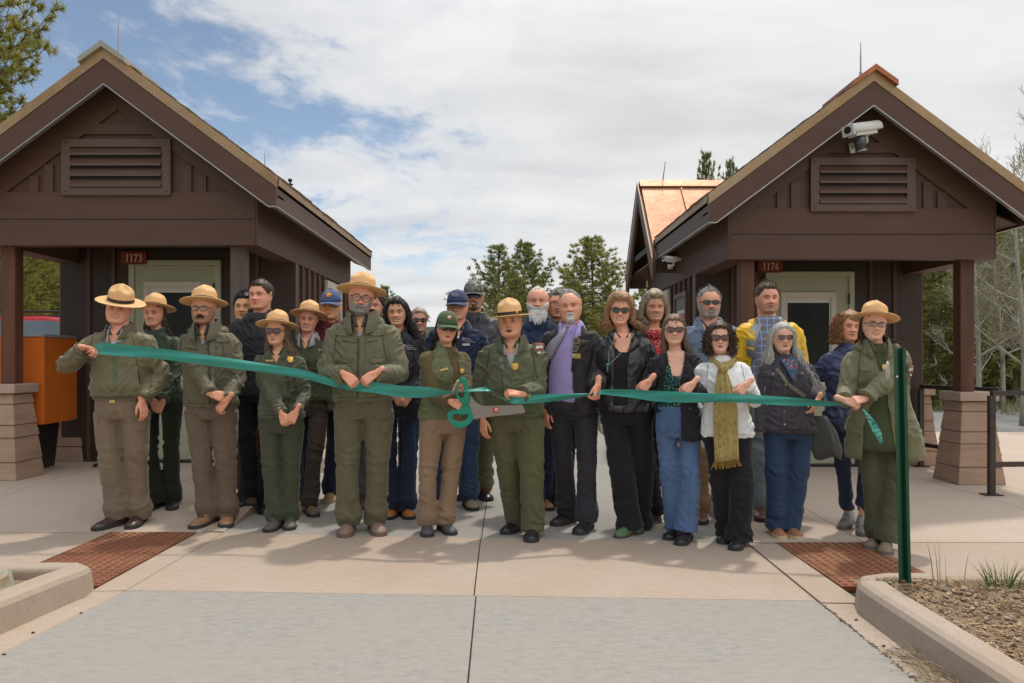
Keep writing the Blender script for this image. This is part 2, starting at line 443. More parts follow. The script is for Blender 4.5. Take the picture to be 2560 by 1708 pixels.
# rounded kerbs of the two planters in the foreground
def kerb(name, label, path, w, h, end_round=True, z0=-0.03):
    """kerb of width w along path (list of x,y,h factors), battered face"""
    b = MB(); rings = []; n = len(path)
    for i, (x, y, hh) in enumerate(path):
        a = Vector(path[max(i - 1, 0)][:2]); c = Vector(path[min(i + 1, n - 1)][:2]); d = (c - a).normalized(); nx = Vector((d.y, -d.x))
        P = Vector((x, y)); H = h * hh
        prof = [(-w / 2, z0), (-w / 2, H - .02), (-w / 2 + .02, H), (w / 2 - .045, H), (w / 2 - .02, H - .012), (w / 2 - .006, H - .035), (w / 2 + .01, z0)]
        rings.append([(P.x + nx.x * u, P.y + nx.y * u, v) for u, v in prof])
    b.loft(rings)
    o = b.build(name, M_CURB, None, smooth=False, label=label, category='kerb', group='foreground kerbs')
    bevel(o, 0.012, 2)
    return o
kl = [(-2.44, -1.0, 1), (-2.44, 1.0, 1), (-2.44, 2.4, 1), (-2.43, 3.6, 1), (-2.37, 4.05, 1), (-2.345, 4.18, .98), (-2.36, 4.27, .93), (-2.42, 4.33, .9), (-2.52, 4.345, .88), (-2.9, 4.345, .85), (-4, 4.35, .85), (-9, 4.35, .85)]
kerb('kerb', 'beige rounded kerb curving round the planter with the flat boulder', kl, 0.16, 0.15)
kr = [(1.83, -1.0, 1), (1.83, 1.0, 1), (1.83, 2.6, 1), (1.835, 3.6, 1), (1.84, 3.9, 1), (1.87, 3.99, .95), (1.90, 4.03, .5)][::-1]
kerb('kerb', 'beige rounded kerb beside the gutter, in front of the green post', kr, 0.16, 0.15)
kb = [(1.92, 4.12, .55), (2.0, 4.27, .6), (2.12, 4.31, .62), (2.8, 4.31, .62), (4, 4.31, .62), (9, 4.31, .62)]
kerb('kerb', 'low beige kerb between the dry soil and the sidewalk', kb, 0.14, 0.13)

# tactile mats
def tactile(name, label, x0, x1, y0, y1, z):
    r = thing(name, label, 'tactile mat', (0, 0, 0), group='rusty tactile warning mats')
    b = MB(); b.box(x0, x1, y0, y1, -0.03, z + 0.006); bevel(b.build('plate', M_RUST, r), 0.003)
    d = MB(); p = 0.058; k = 0
    y = y0 + 0.03
    while y < y1 - 0.02:
        x = x0 + 0.03
        while x < x1 - 0.02:
            ring = []
            for (rr, h) in ((0.0165, 0.0), (0.0145, 0.0045), (0.009, 0.0065)):
                ring.append([(x + rr * math.cos(PI * q / 4), y + rr * math.sin(PI * q / 4), z + 0.0055 + h) for q in range(8)])
            d.loft(ring); x += p
        y += p; k += 1
    d.build('dome', M_RUSTD, r, kind='stuff')
    return r
tactile('tactile_mat', 'rusty orange tactile paving mat in front of the leftmost ranger', -2.925, -2.295, 4.38, 5.745, 0.0)
tactile('tactile_mat', 'rusty tactile paving mat under the ranger in the long coat', 1.87, 2.485, 4.36, 5.41, 0.0)

# soil beds
def bed(name, x0, x1, y0, y1, z):
    nx, ny = 60, 60; b = MB(); vs = []; fs = []
    for j in range(ny + 1):
        for i in range(nx + 1):
            x = x0 + (x1 - x0) * i / nx; y = y0 + (y1 - y0) * j / ny
            vs.append((x, y, z + 0.02 * noise.noise((x * 3, y * 3, 0)) + 0.008 * noise.noise((x * 14, y * 14, 3))))
    for j in range(ny):
        for i in range(nx):
            a = j * (nx + 1) + i; fs.append((a, a + 1, a + nx + 2, a + nx + 1))
    b.add(vs, fs); return b.build(name, M_DIRT, None, True, kind='structure')
bed('soil', 1.88, 6.5, 0.5, 4.27, 0.07)
bed('soil', -6.0, -2.5, 0.5, 4.28, 0.07)
# bark chips and gravel on the soil
b = MB()
for i in range(15000):
    if i < 13000: x, y = rnd(1.92, 4.2), rnd(2.2, 4.22)
    else: x, y = rnd(-3.4, -2.54), rnd(3.2, 4.26)
    dens = noise.noise((x * 1.7, y * 2.2, 5.0))
    if random.random() > 0.62 + dens * 1.2: continue
    L = rnd(0.004, 0.016); w = L * rnd(0.25, 0.6); a = rnd(0, PI); z = 0.075 + 0.02 * noise.noise((x * 3, y * 3, 0)) + rnd(0, .006)
    ca, sa = math.cos(a), math.sin(a); h = rnd(0.001, 0.005); ti = rnd(-.004, .004)
    q = [(x + ca * u - sa * v, y + sa * u + ca * v) for u, v in ((-L, -w), (L, -w), (L, w), (-L, w))]
    b.hexa([(q[k][0], q[k][1], z + (ti if k in (0, 3) else -ti)) for k in range(4)], [(q[k][0], q[k][1], z + h + (ti if k in (0, 3) else -ti)) for k in range(4)], random.choice((0, 0, 1, 2)))
b.build('bark_mulch', [mat('chip_brown', (0.27, 0.165, 0.09), .9, .4, 20), mat('chip_pale', (0.40, 0.29, 0.17), .9, .3, 20), mat('chip_grey', (0.30, 0.24, 0.18), .9, .3, 20)], None, kind='stuff', label='brown bark chips scattered over the dry soil', category='mulch')

M_GRASS = mat('fresh_grass', (0.13, 0.21, 0.05), .6, .3, 30)
M_DRY = mat('dry_straw', (0.42, 0.32, 0.17), .7, .3, 30)
def tuft(name, label, c, n, h, spread, mats, dry=0.2, cat='grass tuft', lean=0.35):
    b = MB()
    for i in range(n):
        a = rnd(0, 2 * PI); r = spread * random.random() ** 0.7
        p = Vector((c[0] + r * math.cos(a), c[1] + r * math.sin(a), c[2]))
        d = Vector((math.cos(a) * rnd(0.05, lean), math.sin(a) * rnd(0.05, lean), 1)).normalized()
        L = h * rnd(0.45, 1.1); w = rnd(0.0015, 0.0035); sd = Vector((math.sin(a + rnd(-1, 1)), math.cos(a), 0)) * w
        p1 = p + d * L * .5; p2 = p + d * L + Vector((d.x, d.y, -0.25)) * L * 0.25
        b.add([p - sd, p + sd, p1 + sd * .8, p1 - sd * .8, p2], [(0, 1, 2, 3), (3, 2, 4)], 1 if random.random() < dry else 0)
    return b.build(name, mats, None, label=label, category=cat, group='small plants in the dry soil')
GM = [M_GRASS, M_DRY]
tuft('grass_tuft', 'bright green grass clump beside the low kerb, right of the post', (2.62, 4.1, 0.07), 70, 0.17, 0.09, GM, 0.1, lean=0.7)
tuft('grass_tuft', 'tiny green seedling at the foot of the green post', (2.02, 4.13, 0.07), 22, 0.06, 0.03, GM, 0.0, lean=.8)
tuft('grass_tuft', 'green tuft in the soil nearest the kerb, below the clump', (2.07, 3.1, 0.07), 26, 0.06, 0.05, GM, 0.1, lean=.9)
tuft('grass_tuft', 'short green weed in the middle of the soil', (2.4, 3.75, 0.07), 30, 0.05, 0.07, GM, 0.4, lean=.9)
tuft('dry_stems', 'three pale dry stems standing behind the soil, left of the grass clump', (2.34, 4.14, 0.07), 9, 0.28, 0.09, [M_DRY, M_DRY], 1, 'dry plant', .12)
tuft('dry_stems', 'low tangle of dry straw at the back edge of the soil', (2.42, 4.08, 0.07), 50, 0.07, 0.12, [M_DRY, M_DRY], 1, 'dry plant', 1.2)['kind'] = 'stuff'
tuft('grass_tuft', 'grey-green weed at the right edge of the picture', (2.62, 3.45, 0.07), 60, 0.08, 0.11, [mat('grey_weed', (0.19, 0.20, 0.12), .8, .3, 20), M_DRY], 0.45, lean=1.0)
tuft('grass_tuft', 'small green tuft in the lower right corner', (2.26, 2.95, 0.07), 40, 0.08, 0.06, GM, 0.2, lean=.8)
b = MB()
for i in range(240):
    p = Vector((rnd(1.60, 1.76), rnd(2.75, 3.35), rnd(0.0, 0.035))); a = random.gauss(1.9, 0.6); L = rnd(0.04, 0.13)
    d = Vector((math.cos(a), math.sin(a), rnd(-.15, .2))) * L; p2 = p + d; p2.x = min(p2.x, 1.755); p2.z = max(p2.z, 0.004)
    if p.x + (p.y - 3) * -.1 < 1.62: continue
    b.tube([p, (p + p2) / 2 + Vector((0, 0, .006)), p2], 0.0012, 3, False, random.choice((0, 0, 1)))
b.build('straw_litter', [M_DRY, mat('dead_needles', (0.16, 0.10, 0.06), .8, .3, 20)], None, kind='stuff', label='heap of dry straw lying in the gutter against the kerb', category='litter')
b = MB(); 
for (x, y) in ((-2.2, 3.62), (-2.13, 3.9), (-2.16, 3.35), (1.62, 3.78), (1.7, 3.8), (1.665, 3.45)):
    b.ellipsoid((x, y, 0.003), (0.010, 0.006, 0.004), 6, 4)
b.build('leaf_litter', mat('litter', (0.10, 0.06, 0.035), .8, .3, 20), None, kind='stuff', label='a few dark bits of bark lying in the gutters', category='litter')

# flat boulder in the left planter
b = MB(); rings = []
rp = [(-3.0, 3.7), (-2.74, 3.74), (-2.60, 3.9), (-2.585, 4.07), (-2.66, 4.19), (-2.9, 4.24), (-3.2, 4.22), (-3.3, 3.9)]
cxr, cyr = -2.95, 3.98
for z, sx in ((0.03, 1.0), (0.075, 1.03), (0.125, 1.0), (0.15, 0.95), (0.153, 0.6), (0.155, 0.05)):
    rings.append([(cxr + (x - cxr) * sx + rnd(-.008, .008), cyr + (y - cyr) * sx + rnd(-.006, .006), z + rnd(-.006, .006)) for x, y in rp])
b.loft(rings)
b.build('boulder', mat('lichen_boulder', (0.30, 0.29, 0.24), .9, .3, 9, .6, 40, col2=(0.42, 0.24, 0.08), p2=(.5, .72), fine=.2), None, False, label='flat lichen-covered boulder lying inside the left kerb', category='boulder')

# grass verge and the road beyond the right kiosk
b = MB(); b.prism([(7.6, 12, -0.03), (60, 40, -0.03), (60, 60, -0.03), (7.6, 17.2, -0.03)], (0, 0, .01)); b.prism([(7.6, 3, -0.03), (60, 3, -0.03), (60, 40, -0.03), (7.6, 12, -0.03)], (0, 0, .01))
b.build('road', M_ASPH, None, kind='structure')
b = MB(); b.prism([(7.8, 13.4, -0.016), (50, 20, -0.016), (50, 20.6, -0.016), (7.8, 13.55, -0.016)], (0, 0, .004)); b.build('road_line', M_LINE, None, kind='structure')

# hills
def hill(name, x0, x1, y0, y1, hf, nx=60, ny=30):
    b = MB(); vs = []; fs = []
    for j in range(ny + 1):
        for i in range(nx + 1):
            x = x0 + (x1 - x0) * i / nx; y = y0 + (y1 - y0) * j / ny
            vs.append((x, y, hf(x, y) + 1.6 * noise.noise((x * .12, y * .12, 1)) + .5 * noise.noise((x * .6, y * .6, 1))))
    for j in range(ny):
        for i in range(nx):
            a = j * (nx + 1) + i; fs.append((a, a + 1, a + nx + 2, a + nx + 1))
    b.add(vs, fs); return b.build(name, M_HILL, None, True, kind='structure')
hill('hill', 22, 190, 45, 190, lambda x, y: -2.2 + ((y - 45) * .15 + 2) * smooth01((x - 24) / 50))
hill('hill', -190, -20, 45, 190, lambda x, y: -2.2 + ((y - 45) * .12 + 2) * smooth01((-x - 22) / 50))
hill('hill', -260, 260, 190, 330, lambda x, y: -3 + (y - 190) * .16 + 4 * math.sin(x * .03))
# ================================================================ writing
_glyph = {}
def text_mesh(txt, size):
    key = (txt, size)
    if key in _glyph: return _glyph[key]
    cu = bpy.data.curves.new('t', 'FONT'); cu.body = txt; cu.size = size; cu.align_x = 'CENTER'; cu.align_y = 'CENTER'; cu.resolution_u = 2
    o = bpy.data.objects.new('t', cu); COL.objects.link(o)
    bpy.context.view_layer.update()
    me = bpy.data.meshes.new_from_object(o)
    vs = [tuple(v.co) for v in me.vertices]; fs = [tuple(p.vertices) for p in me.polygons]
    bpy.data.objects.remove(o); bpy.data.curves.remove(cu); bpy.data.meshes.remove(me)
    _glyph[key] = (vs, fs)
    return vs, fs
def add_text(mb, txt, size, place, mi=1):
    """place maps (u, v) to a point"""
    vs, fs = text_mesh(txt, size)
    mb.add([place(v[0], v[1]) for v in vs], fs, mi)

def stroke2d(mb, pts, w, place, mi, closed=False):
    """stroke of varying width in the (u,v) plane"""
    n = len(pts); L = []; Rr = []
    for i, (u, v) in enumerate(pts):
        a = pts[max(i - 1, 0)]; c = pts[min(i + 1, n - 1)]
        d = Vector((c[0] - a[0], c[1] - a[1])); d = d.normalized() if d.length > 1e-9 else Vector((1, 0)); nx = Vector((-d.y, d.x))
        ww = (w[i] if isinstance(w, (list, tuple)) else w) / 2
        L.append(place(u + nx.x * ww, v + nx.y * ww)); Rr.append(place(u - nx.x * ww, v - nx.y * ww))
    mb.add(L + Rr, [(i, i + 1, n + i + 1, n + i) for i in range(n - 1)], mi)
def serif_number(mb, txt, h, place, mi=1):
    """numerals with slab serifs, old-style look"""
    adv = h * .55; u0 = -adv * (len(txt) - 1) / 2
    for k, ch in enumerate(txt):
        c = u0 + adv * k; P = lambda u, v, c=c: place(c + u * h, (v - .5) * h)
        if ch == '1':
            stroke2d(mb, [(0, 0), (0, 1)], .13, P, mi); stroke2d(mb, [(-.16, .03), (.16, .03)], .055, P, mi); stroke2d(mb, [(-.16, .86), (0, .98)], .06, P, mi)
        elif ch == '7':
            stroke2d(mb, [(-.22, .94), (.23, .94)], .12, P, mi); stroke2d(mb, [(.21, .92), (.05, .5), (-.06, 0)], [.06, .1, .14], P, mi); stroke2d(mb, [(-.215, .98), (-.215, .76)], .05, P, mi)
        elif ch == '3':
            pts = [(-.2 , .82)] + [(.0 + .19 * math.cos(a), .76 + .2 * math.sin(a)) for a in [2.4, 1.9, 1.4, .9, .4, -.1, -.6, -1.2]] + [(-.03, .55)]
            stroke2d(mb, pts, [.08, .07, .06, .06, .09, .12, .12, .1, .07, .05], P, mi)
            pts = [(-.03, .55)] + [(.0 + .22 * math.cos(a), .28 + .26 * math.sin(a)) for a in [1.3, .8, .3, -.2, -.7, -1.3, -1.9, -2.4]] + [(-.23, .2)]
            stroke2d(mb, pts, [.05, .07, .1, .13, .13, .11, .07, .06, .07, .08], P, mi)
        elif ch == '4':
            stroke2d(mb, [(.1, 0), (.1, 1)], .12, P, mi); stroke2d(mb, [(.08, .98), (-.27, .3)], .055, P, mi); stroke2d(mb, [(-.29, .28), (.27, .28)], .07, P, mi); stroke2d(mb, [(-.02, .03), (.22, .03)], .05, P, mi)

# ================================================================ kiosks
M_MORT = mat('pier_joint', (.20, .13, .09), .9, .2, 8)
M_BROWN3 = mat('porch_wall_painted_shade', (.05, .03, .024), .55, .12, 1.6)  # siding brown darkened: porch shade painted into the wall colour
HW = 1.315      # half width of the walls
def roof_z(x): return 4.02 - 0.745 * abs(x)
EAVE = 1.59
def pier(root, x, y, depth_side=True):
    zs = [0.0, 0.17, 0.40, 0.52, 0.72, 0.82]
    for i in range(5):
        z0, z1 = zs[i] + (.003 if i else 0), zs[i + 1] - .003
        w0 = .232 - .078 * z0 / .82 + rnd(-.003, .003); w1 = .232 - .078 * z1 / .82 + rnd(-.004, .002); w0 += .006
        b = MB()
        b.hexa([(x - w0, y - w0, z0), (x + w0, y - w0, z0), (x + w0, y + w0, z0), (x - w0, y + w0, z0)], [(x - w1, y - w1, z1), (x + w1, y - w1, z1), (x + w1, y + w1, z1), (x - w1, y + w1, z1)])
        bevel(b.build('stone', M_STONE, root), .006)
        if i < 4:
            b = MB(); w = w1 - .006; b.box(x - w, x + w, y - w, y + w, z1, z1 + .01); b.build('mortar_joint', M_MORT, root)
    b = MB(); b.box(x - .195, x + .195, y - .195, y + .195, .825, .915); bevel(b.build('capstone', M_CAP, root), .008, 2)

def kiosk(name, label, X, Y, Z, num, mirror, ridge_m, cross, tan_m):
    """mirror=+1: lane side is +x (left kiosk); -1: lane side is -x (right kiosk)"""
    r = thing(name, label, 'building', (X, Y, Z), 0, 'entrance kiosks')
    s = mirror
    Lw = 4.43                                    # length of the walls
    hb, ht = 2.24, 2.745
    P = lambda nm, b, m, **k: b.build(nm, m, r, **k)
    # --- posts and piers
    for sx in (-1, 1):
        pier(r, sx * 1.16, .17)
        b = MB(); b.box(sx * 1.11 - .07, sx * 1.11 + .07, .10, .24, .915, hb + .01); bevel(P('post', b, M_TIMBER_G if (mirror > 0 and sx > 0) else M_TIMBER), .006)
        pier(r, sx * 1.30, 1.58)
    # --- beams
    b = MB(); b.box(-HW, HW, 0, .13, hb, ht); P('front_beam', b, M_BROWN)
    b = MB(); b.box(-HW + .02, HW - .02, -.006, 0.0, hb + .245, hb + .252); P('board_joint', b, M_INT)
    for sx in (-1, 1):
        b = MB(); b.box(min(sx * HW, sx * (HW - .2)), max(sx * HW, sx * (HW - .2)), .131, 1.37, hb, ht); P('side_beam', b, M_BROWN)
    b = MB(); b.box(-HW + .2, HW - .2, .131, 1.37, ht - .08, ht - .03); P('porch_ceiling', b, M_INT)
    # --- gable wall
    b = MB(); yw = .03
    rz = lambda x: roof_z(x) - .14
    b.prism([(-HW, yw, ht), (HW, yw, ht), (HW, yw, rz(HW)), (0, yw, rz(0)), (-HW, yw, rz(HW))], (0, .08, 0)); P('gable_wall', b, M_BROWN)
    for sx in (-1, 1):      # sloping trim boards, uprights
        a0 = HW; b = MB()
        b.prism([(sx * a0, 0, ht + .001), (sx * 1.06, 0, ht + .001), (sx * .001, 0, rz(0) - .345), (sx * .001, 0, rz(0) - .02), (sx * a0, 0, rz(a0) - .01)], (0, .029, 0)); P('gable_trim', b, M_BROWN)
        for xx in (.66, .80):
            b = MB(); b.box(sx * xx - .045, sx * xx + .045, .004, .029, ht + .001, rz(xx + .045) - .345); P('batten', b, M_BROWN)
    b = MB(); b.box(-.56, .56, .002, .03, 3.30, 3.40); P('gable_trim', b, M_BROWN)
    # --- vent
    vx, v0, v1 = .0, 2.71, 3.245
    b = MB(); b.box(vx - .52, vx + .52, -.03, -.002, v0, v0 + .075); b.box(vx - .52, vx + .52, -.03, -.002, v1 - .075, v1)
    b.box(vx - .52, vx - .435, -.029, -.003, v0 + .074, v1 - .074); b.box(vx + .435, vx + .52, -.029, -.003, v0 + .074, v1 - .074)
    b.box(vx - .44, vx + .44, -.001, 0.001, v0 + .07, v1 - .07, 1)
    vent = P('vent', b, [M_BROWN2, M_BLACKM]); bevel(vent, .003)
    for k in range(4):
        z = v0 + .078 + k * .1
        b = MB(); b.hexa([(vx - .434, -.045, z), (vx + .434, -.045, z), (vx + .434, -.004, z + .072), (vx - .434, -.004, z + .072)],
                         [(vx - .434, -.045, z + .024), (vx + .434, -.045, z + .024), (vx + .434, -.002, z + .085), (vx - .434, -.002, z + .085)])
        b.build('slat', M_BROWN2, vent)
    b = MB()
    for sx in (-1, 1):
        for zz in (v0 + .035, v1 - .035): b.ellipsoid((vx + sx * .48, -.031, zz), (.008, .004, .008), 8, 4)
    b.build('screw', M_INT, vent)
    # --- cabin walls
    yc = 1.37
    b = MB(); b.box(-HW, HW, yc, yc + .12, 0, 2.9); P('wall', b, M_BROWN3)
    b = MB(); b.box(-HW, HW, Lw - .12, Lw, 0, 2.9); P('wall', b, M_BROWN)
    for sx in (-1, 1):
        b = MB(); b.box(min(sx * HW, sx * (HW - .12)), max(sx * HW, sx * (HW - .12)), yc + .121, Lw - .121, 0, 2.9); P('wall', b, M_BROWN)
        b = MB(); b.box(min(sx * (HW + .004), sx * (HW + .05)), max(sx * (HW + .004), sx * (HW + .05)), yc + .5, Lw + .05, 0, .88); P('stone_base', b, M_STONE)
        b = MB(); b.box(min(sx * (HW + .004), sx * (HW + .08)), max(sx * (HW + .004), sx * (HW + .08)), yc + .5, Lw + .08, .88, .94); P('base_cap', b, M_CAP)
        b = MB(); b.box(min(sx * (HW + .004), sx * (HW + .022)), max(sx * (HW + .004), sx * (HW + .022)), .0, Lw, hb, 2.83); P('frieze_board', b, M_BROWN)
        b = MB(); b.box(min(sx * (HW + .004), sx * (HW + .02)), max(sx * (HW + .004), sx * (HW + .02)), yc, yc + .1, .95, hb); P('corner_board', b, M_BROWN2)
        y = yc + .28
        while y < Lw - .1:
            if not (sx == s and yc + 1.42 < y < yc + 2.38):
                b = MB(); b.box(min(sx * (HW + .004), sx * (HW + .03)), max(sx * (HW + .004), sx * (HW + .03)), y - .022, y + .022, .95, hb); P('batten', b, M_BROWN)
            y += .265
    # inner panels of the front wall
    for xx in (-1.0, -.72, .62, .9):
        b = MB(); b.box(xx * s - .02, xx * s + .02, yc - .022, yc - .001, .0, 2.6); P('batten', b, M_BROWN)
    # --- lane side window
    y0, y1, z0, z1 = yc + 1.45, yc + 2.35, 1.05, 2.20
    x0 = s * (HW + .004); x1 = s * (HW + .045)
    b = MB()
    for (a, c, d, e) in ((y0, y1, z1 - .09, z1), (y0, y1, z0, z0 + .06), (y0, y0 + .06, z0 + .06, z1 - .09), (y1 - .06, y1, z0 + .06, z1 - .09)):
        b.box(min(x0, x1), max(x0, x1), a, c, d, e)
    wf = P('window', b, M_WINF)
    b = MB(); b.box(min(x0, s * (HW + .02)), max(x0, s * (HW + .02)), y0 + .06, y1 - .06, z0 + .06, z1 - .09); b.build('pane', M_GLASSD, wf)
    b = MB(); b.box(min(s * (HW + .021), s * (HW + .032)), max(s * (HW + .021), s * (HW + .032)), (y0 + y1) / 2 - .02, (y0 + y1) / 2 + .02, z0 + .06, z1 - .09); b.build('mullion', M_FRAME, wf)
    # --- door with frame, window, blind box
    dx = (.0 if s < 0 else -.02); dl, dr = dx - .515, dx + .515; top = 2.27
    b = MB(); yf = yc - .05
    b.box(dl, dl + .065, yf, yc - .001, 0, top - .06); b.box(dr - .065, dr, yf, yc - .001, 0, top - .06); b.box(dl, dr, yf, yc - .001, top - .06, top)
    fr = P('door_frame', b, M_FRAME); bevel(fr, .004)
    b = MB(); wx0, wx1, wz0, wz1 = dx - .335, dx + .29, .93, 2.02
    yd = yc - .034
    b.box(dl + .069, wx0, yd, yc - .002, .03, top - .064); b.box(wx1, dr - .069, yd, yc - .002, .03, top - .064)
    b.box(wx0, wx1, yd, yc - .002, .03, wz0); b.box(wx0, wx1, yd, yc - .002, wz1, top - .064)
    dr_ = P('door', b, M_DOOR)
    b = MB()
    for (a, c, d, e, f_) in ((wx0 - .01, wx1 + .01, wz1 - .05, wz1 + .01, 0), (wx0 - .01, wx1 + .01, wz0 - .01, wz0 + .05, 0), (wx0 - .01, wx0 + .05, wz0 + .05, wz1 - .05, 0), (wx1 - .05, wx1 + .01, wz0 + .05, wz1 - .05, 0)):
        b.box(a, c, yd - .022, yd - .001, d, e)
    for (a, c, d, e) in ((wx0 + .05, wx1 - .05, wz1 - .075, wz1 - .05), (wx0 + .05, wx0 + .07, wz0 + .05, wz1 - .075), (wx1 - .07, wx1 - .05, wz0 + .05, wz1 - .075)):
        b.box(a, c, yd - .012, yd - .001, d, e)
    bevel(b.build('window', M_WINF, dr_), .004)
    b = MB(); b.box(wx0 + .05, wx1 - .05, yd + .004, yd + .012, wz0 + .05, wz1 - .05); b.build('pane', M_GLASSD, dr_)
    b = MB(); b.box(wx0 + .07, wx1 - .07, yd - .004, yd + .003, wz1 - .115, wz1 - .076); b.build('blind', M_WHITE, dr_)
    for zz in (1.95, 1.15, .35):
        b = MB(); b.box(dr - .078, dr - .06, yf - .014, yf - .001, zz - .06, zz + .06); b.build('hinge', M_BLACKM, dr_)
    b = MB(); b.capsule((dl + .12, yd - .05, 1.0), (dl + .22, yd - .05, 1.0), .011, .011); b.capsule((dl + .12, yd - .05, 1.0), (dl + .12, yd, 1.0), .012, .012); b.build('handle', M_DRIP, dr_, True)
    b = MB(); b.box(dl - .02, dr + .02, yc - .12, yc - .001, .001, .028); P('threshold', b, M_BLACKM)
    b = MB(); b.box(dl - .14, dr + .14, yc - .03, yc - .001, top + .001, top + .11); P('door_trim', b, M_INT)
    # --- number sign
    sx0 = -.62 if s > 0 else -.895
    if s > 0: sx0 = at(337, 647, Y + 1.33).x - X
    else: sx0 = at(1924, 667, Y + 1.33).x - X
    sz = (at(337, 646, Y + 1.33).z if s > 0 else at(1924, 667, Y + 1.33).z) - Z
    b = MB(); w, h, c = .142, .072, .03; pts = []
    for (ax, az, a0) in ((w - c, h - c, 0), (-w + c, h - c, 90), (-w + c, -h + c, 180), (w - c, -h + c, 270)):
        for q in range(5): pts.append((sx0 + ax + c * math.cos(R(a0 + q * 22.5)), yc - .07, sz + az + c * math.sin(R(a0 + q * 22.5))))
    b.prism(pts[::-1], (0, .02, 0))
    serif_number(b, num, .085, lambda u, v: (sx0 + u, yc - .0725, sz + v), 1)
    P('number_sign', b, [M_SIGN, M_SIGNT])
    # --- roof
    y0r, y1r = -.25, Lw + .33
    for sx in (-1, 1):
        if cross and sx == -1:
            segs = [(y0r + .06, 2.42), (4.68, y1r)]
        else: segs = [(y0r + .06, y1r)]
        b = MB()
        b.prism([(0, y0r + .06, roof_z(0) - .02), (sx * EAVE, y0r + .06, roof_z(EAVE) - .02), (sx * EAVE, y0r + .06, roof_z(EAVE) - .10), (0, y0r + .06, roof_z(0) - .14)], (0, y1r - y0r - .06, 0))
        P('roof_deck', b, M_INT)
        # rake boards
        b = MB(); zt = lambda x: roof_z(x) - .10
        b.prism([(0, y0r, zt(0)), (sx * EAVE, y0r, zt(EAVE)), (sx * EAVE, y0r, zt(EAVE) - .17), (sx * (EAVE - .07), y0r, zt(EAVE) - .17), (0, y0r, zt(0) - .225)], (0, .045, 0)); P('rake_board', b, M_BROWN)
        b = MB(); b.prism([(0, y0r - .004, zt(0) - .225), (sx * (EAVE - .07), y0r - .004, zt(EAVE) - .171), (sx * EAVE, y0r - .004, zt(EAVE) - .171), (sx * EAVE, y0r - .004, zt(EAVE) - .18), (sx * (EAVE - .075), y0r - .004, zt(EAVE) - .18), (0, y0r - .004, zt(0) - .237)], (0, .05, 0)); P('drip_edge', b, M_DRIP)
        # soffit between rake and gable wall
        b = MB(); b.prism([(0, y0r + .046, roof_z(0) - .16), (sx * EAVE, y0r + .046, roof_z(EAVE) - .16), (sx * EAVE, y0r + .046, roof_z(EAVE) - .18), (0, y0r + .046, roof_z(0) - .18)], (0, -y0r - .05, 0)); P('soffit', b, M_BROWN)
        # tan metal edge
        b = MB(); b.prism([(0, y0r - .008, roof_z(0) + .005), (sx * EAVE, y0r - .008, roof_z(EAVE) + .005), (sx * EAVE, y0r - .008, zt(EAVE) + .004), (0, y0r - .008, zt(0) + .004)], (0, .062, 0)); P('metal_edge', b, tan_m)
        # eave fascia
        for (a, c) in segs:
            aa = y0r + .046 if a < 0 else a
            b = MB(); b.box(min(sx * EAVE, sx * (EAVE - .035)), max(sx * EAVE, sx * (EAVE - .035)), aa, c, zt(EAVE) - .17, roof_z(EAVE) - .04); P('fascia', b, M_BROWN)
            b = MB(); b.box(min(sx * (EAVE + .004), sx * (EAVE - .04)), max(sx * (EAVE + .004), sx * (EAVE - .04)), aa, c, zt(EAVE) - .18, zt(EAVE) - .171); P('drip_edge', b, M_DRIP)
            b = MB(); b.box(min(sx * (EAVE + .002), sx * (EAVE + .016)), max(sx * (EAVE + .002), sx * (EAVE + .016)), aa, c, roof_z(EAVE) - .075, roof_z(EAVE) - .012); P('eave_trim', b, M_TAN)
        b = MB(); b.prism([(sx * (HW + .023), 0, 2.66), (sx * (EAVE - .04), 0, 2.58), (sx * (EAVE - .04), 0, 2.60), (sx * (HW + .023), 0, 2.68)], (0, y1r, 0)); P('eave_soffit', b, M_BROWN)
        # shingles
        lane = (sx == s)
        sl = EAVE / math.cos(math.atan(.745)); rows = int(sl / .155); me = None; joined = MB()
        ca, sa = math.cos(math.atan(.745)), math.sin(math.atan(.745))
        def shp(mb, sxx, d0, yy, w, th, cx=sx):
            # lower edge at distance d0 from the ridge along the slope
            q = []
            for (d, t) in ((d0, th), (d0 - .23, .006)):
                for up in (0, t):
                    x = cx * (d * ca + up * sa); z = roof_z(0) - d * sa + up * ca
                    q.append((x, z))
            (xa, za), (xb, zb), (xc, zc2), (xd, zd) = q
            mb.hexa([(xa, yy, za), (xa, yy + w, za), (xc, yy + w, zc2), (xc, yy, zc2)], [(xb, yy, zb), (xb, yy + w, zb), (xd, yy + w, zd), (xd, yy, zd)])
        for k in range(rows):
            d0 = sl + .02 - k * .155
            yy = y0r + .055 + (0 if k % 2 else .09)
            while yy < y1r - .02:
                w = .18 if lane else .19
                if not (cross and sx == -1 and k < rows - 1 and 2.42 + .0 < yy + .1 < 4.68 and d0 > sl * (abs((yy - 3.55)) / 1.13) * .0 + .2 and False):
                    if not (cross and sx == -1 and abs(yy + .09 - 3.55) < (d0 - .55) * .78):
                        if lane:
                            b = MB(); shp(b, sx, d0 + rnd(-.006, .006), yy, w - .008, rnd(.018, .028)); P('shingle', b, M_SHINGLE)
                        else: shp(joined, sx, d0 + rnd(-.006, .006), yy, w - .008, rnd(.018, .028))
                yy += w
        if not lane: joined.build('shingle', M_SHINGLE, r, kind='stuff')
    # ridge cap
    b = MB(); rz0 = roof_z(0) + .055; w = .215
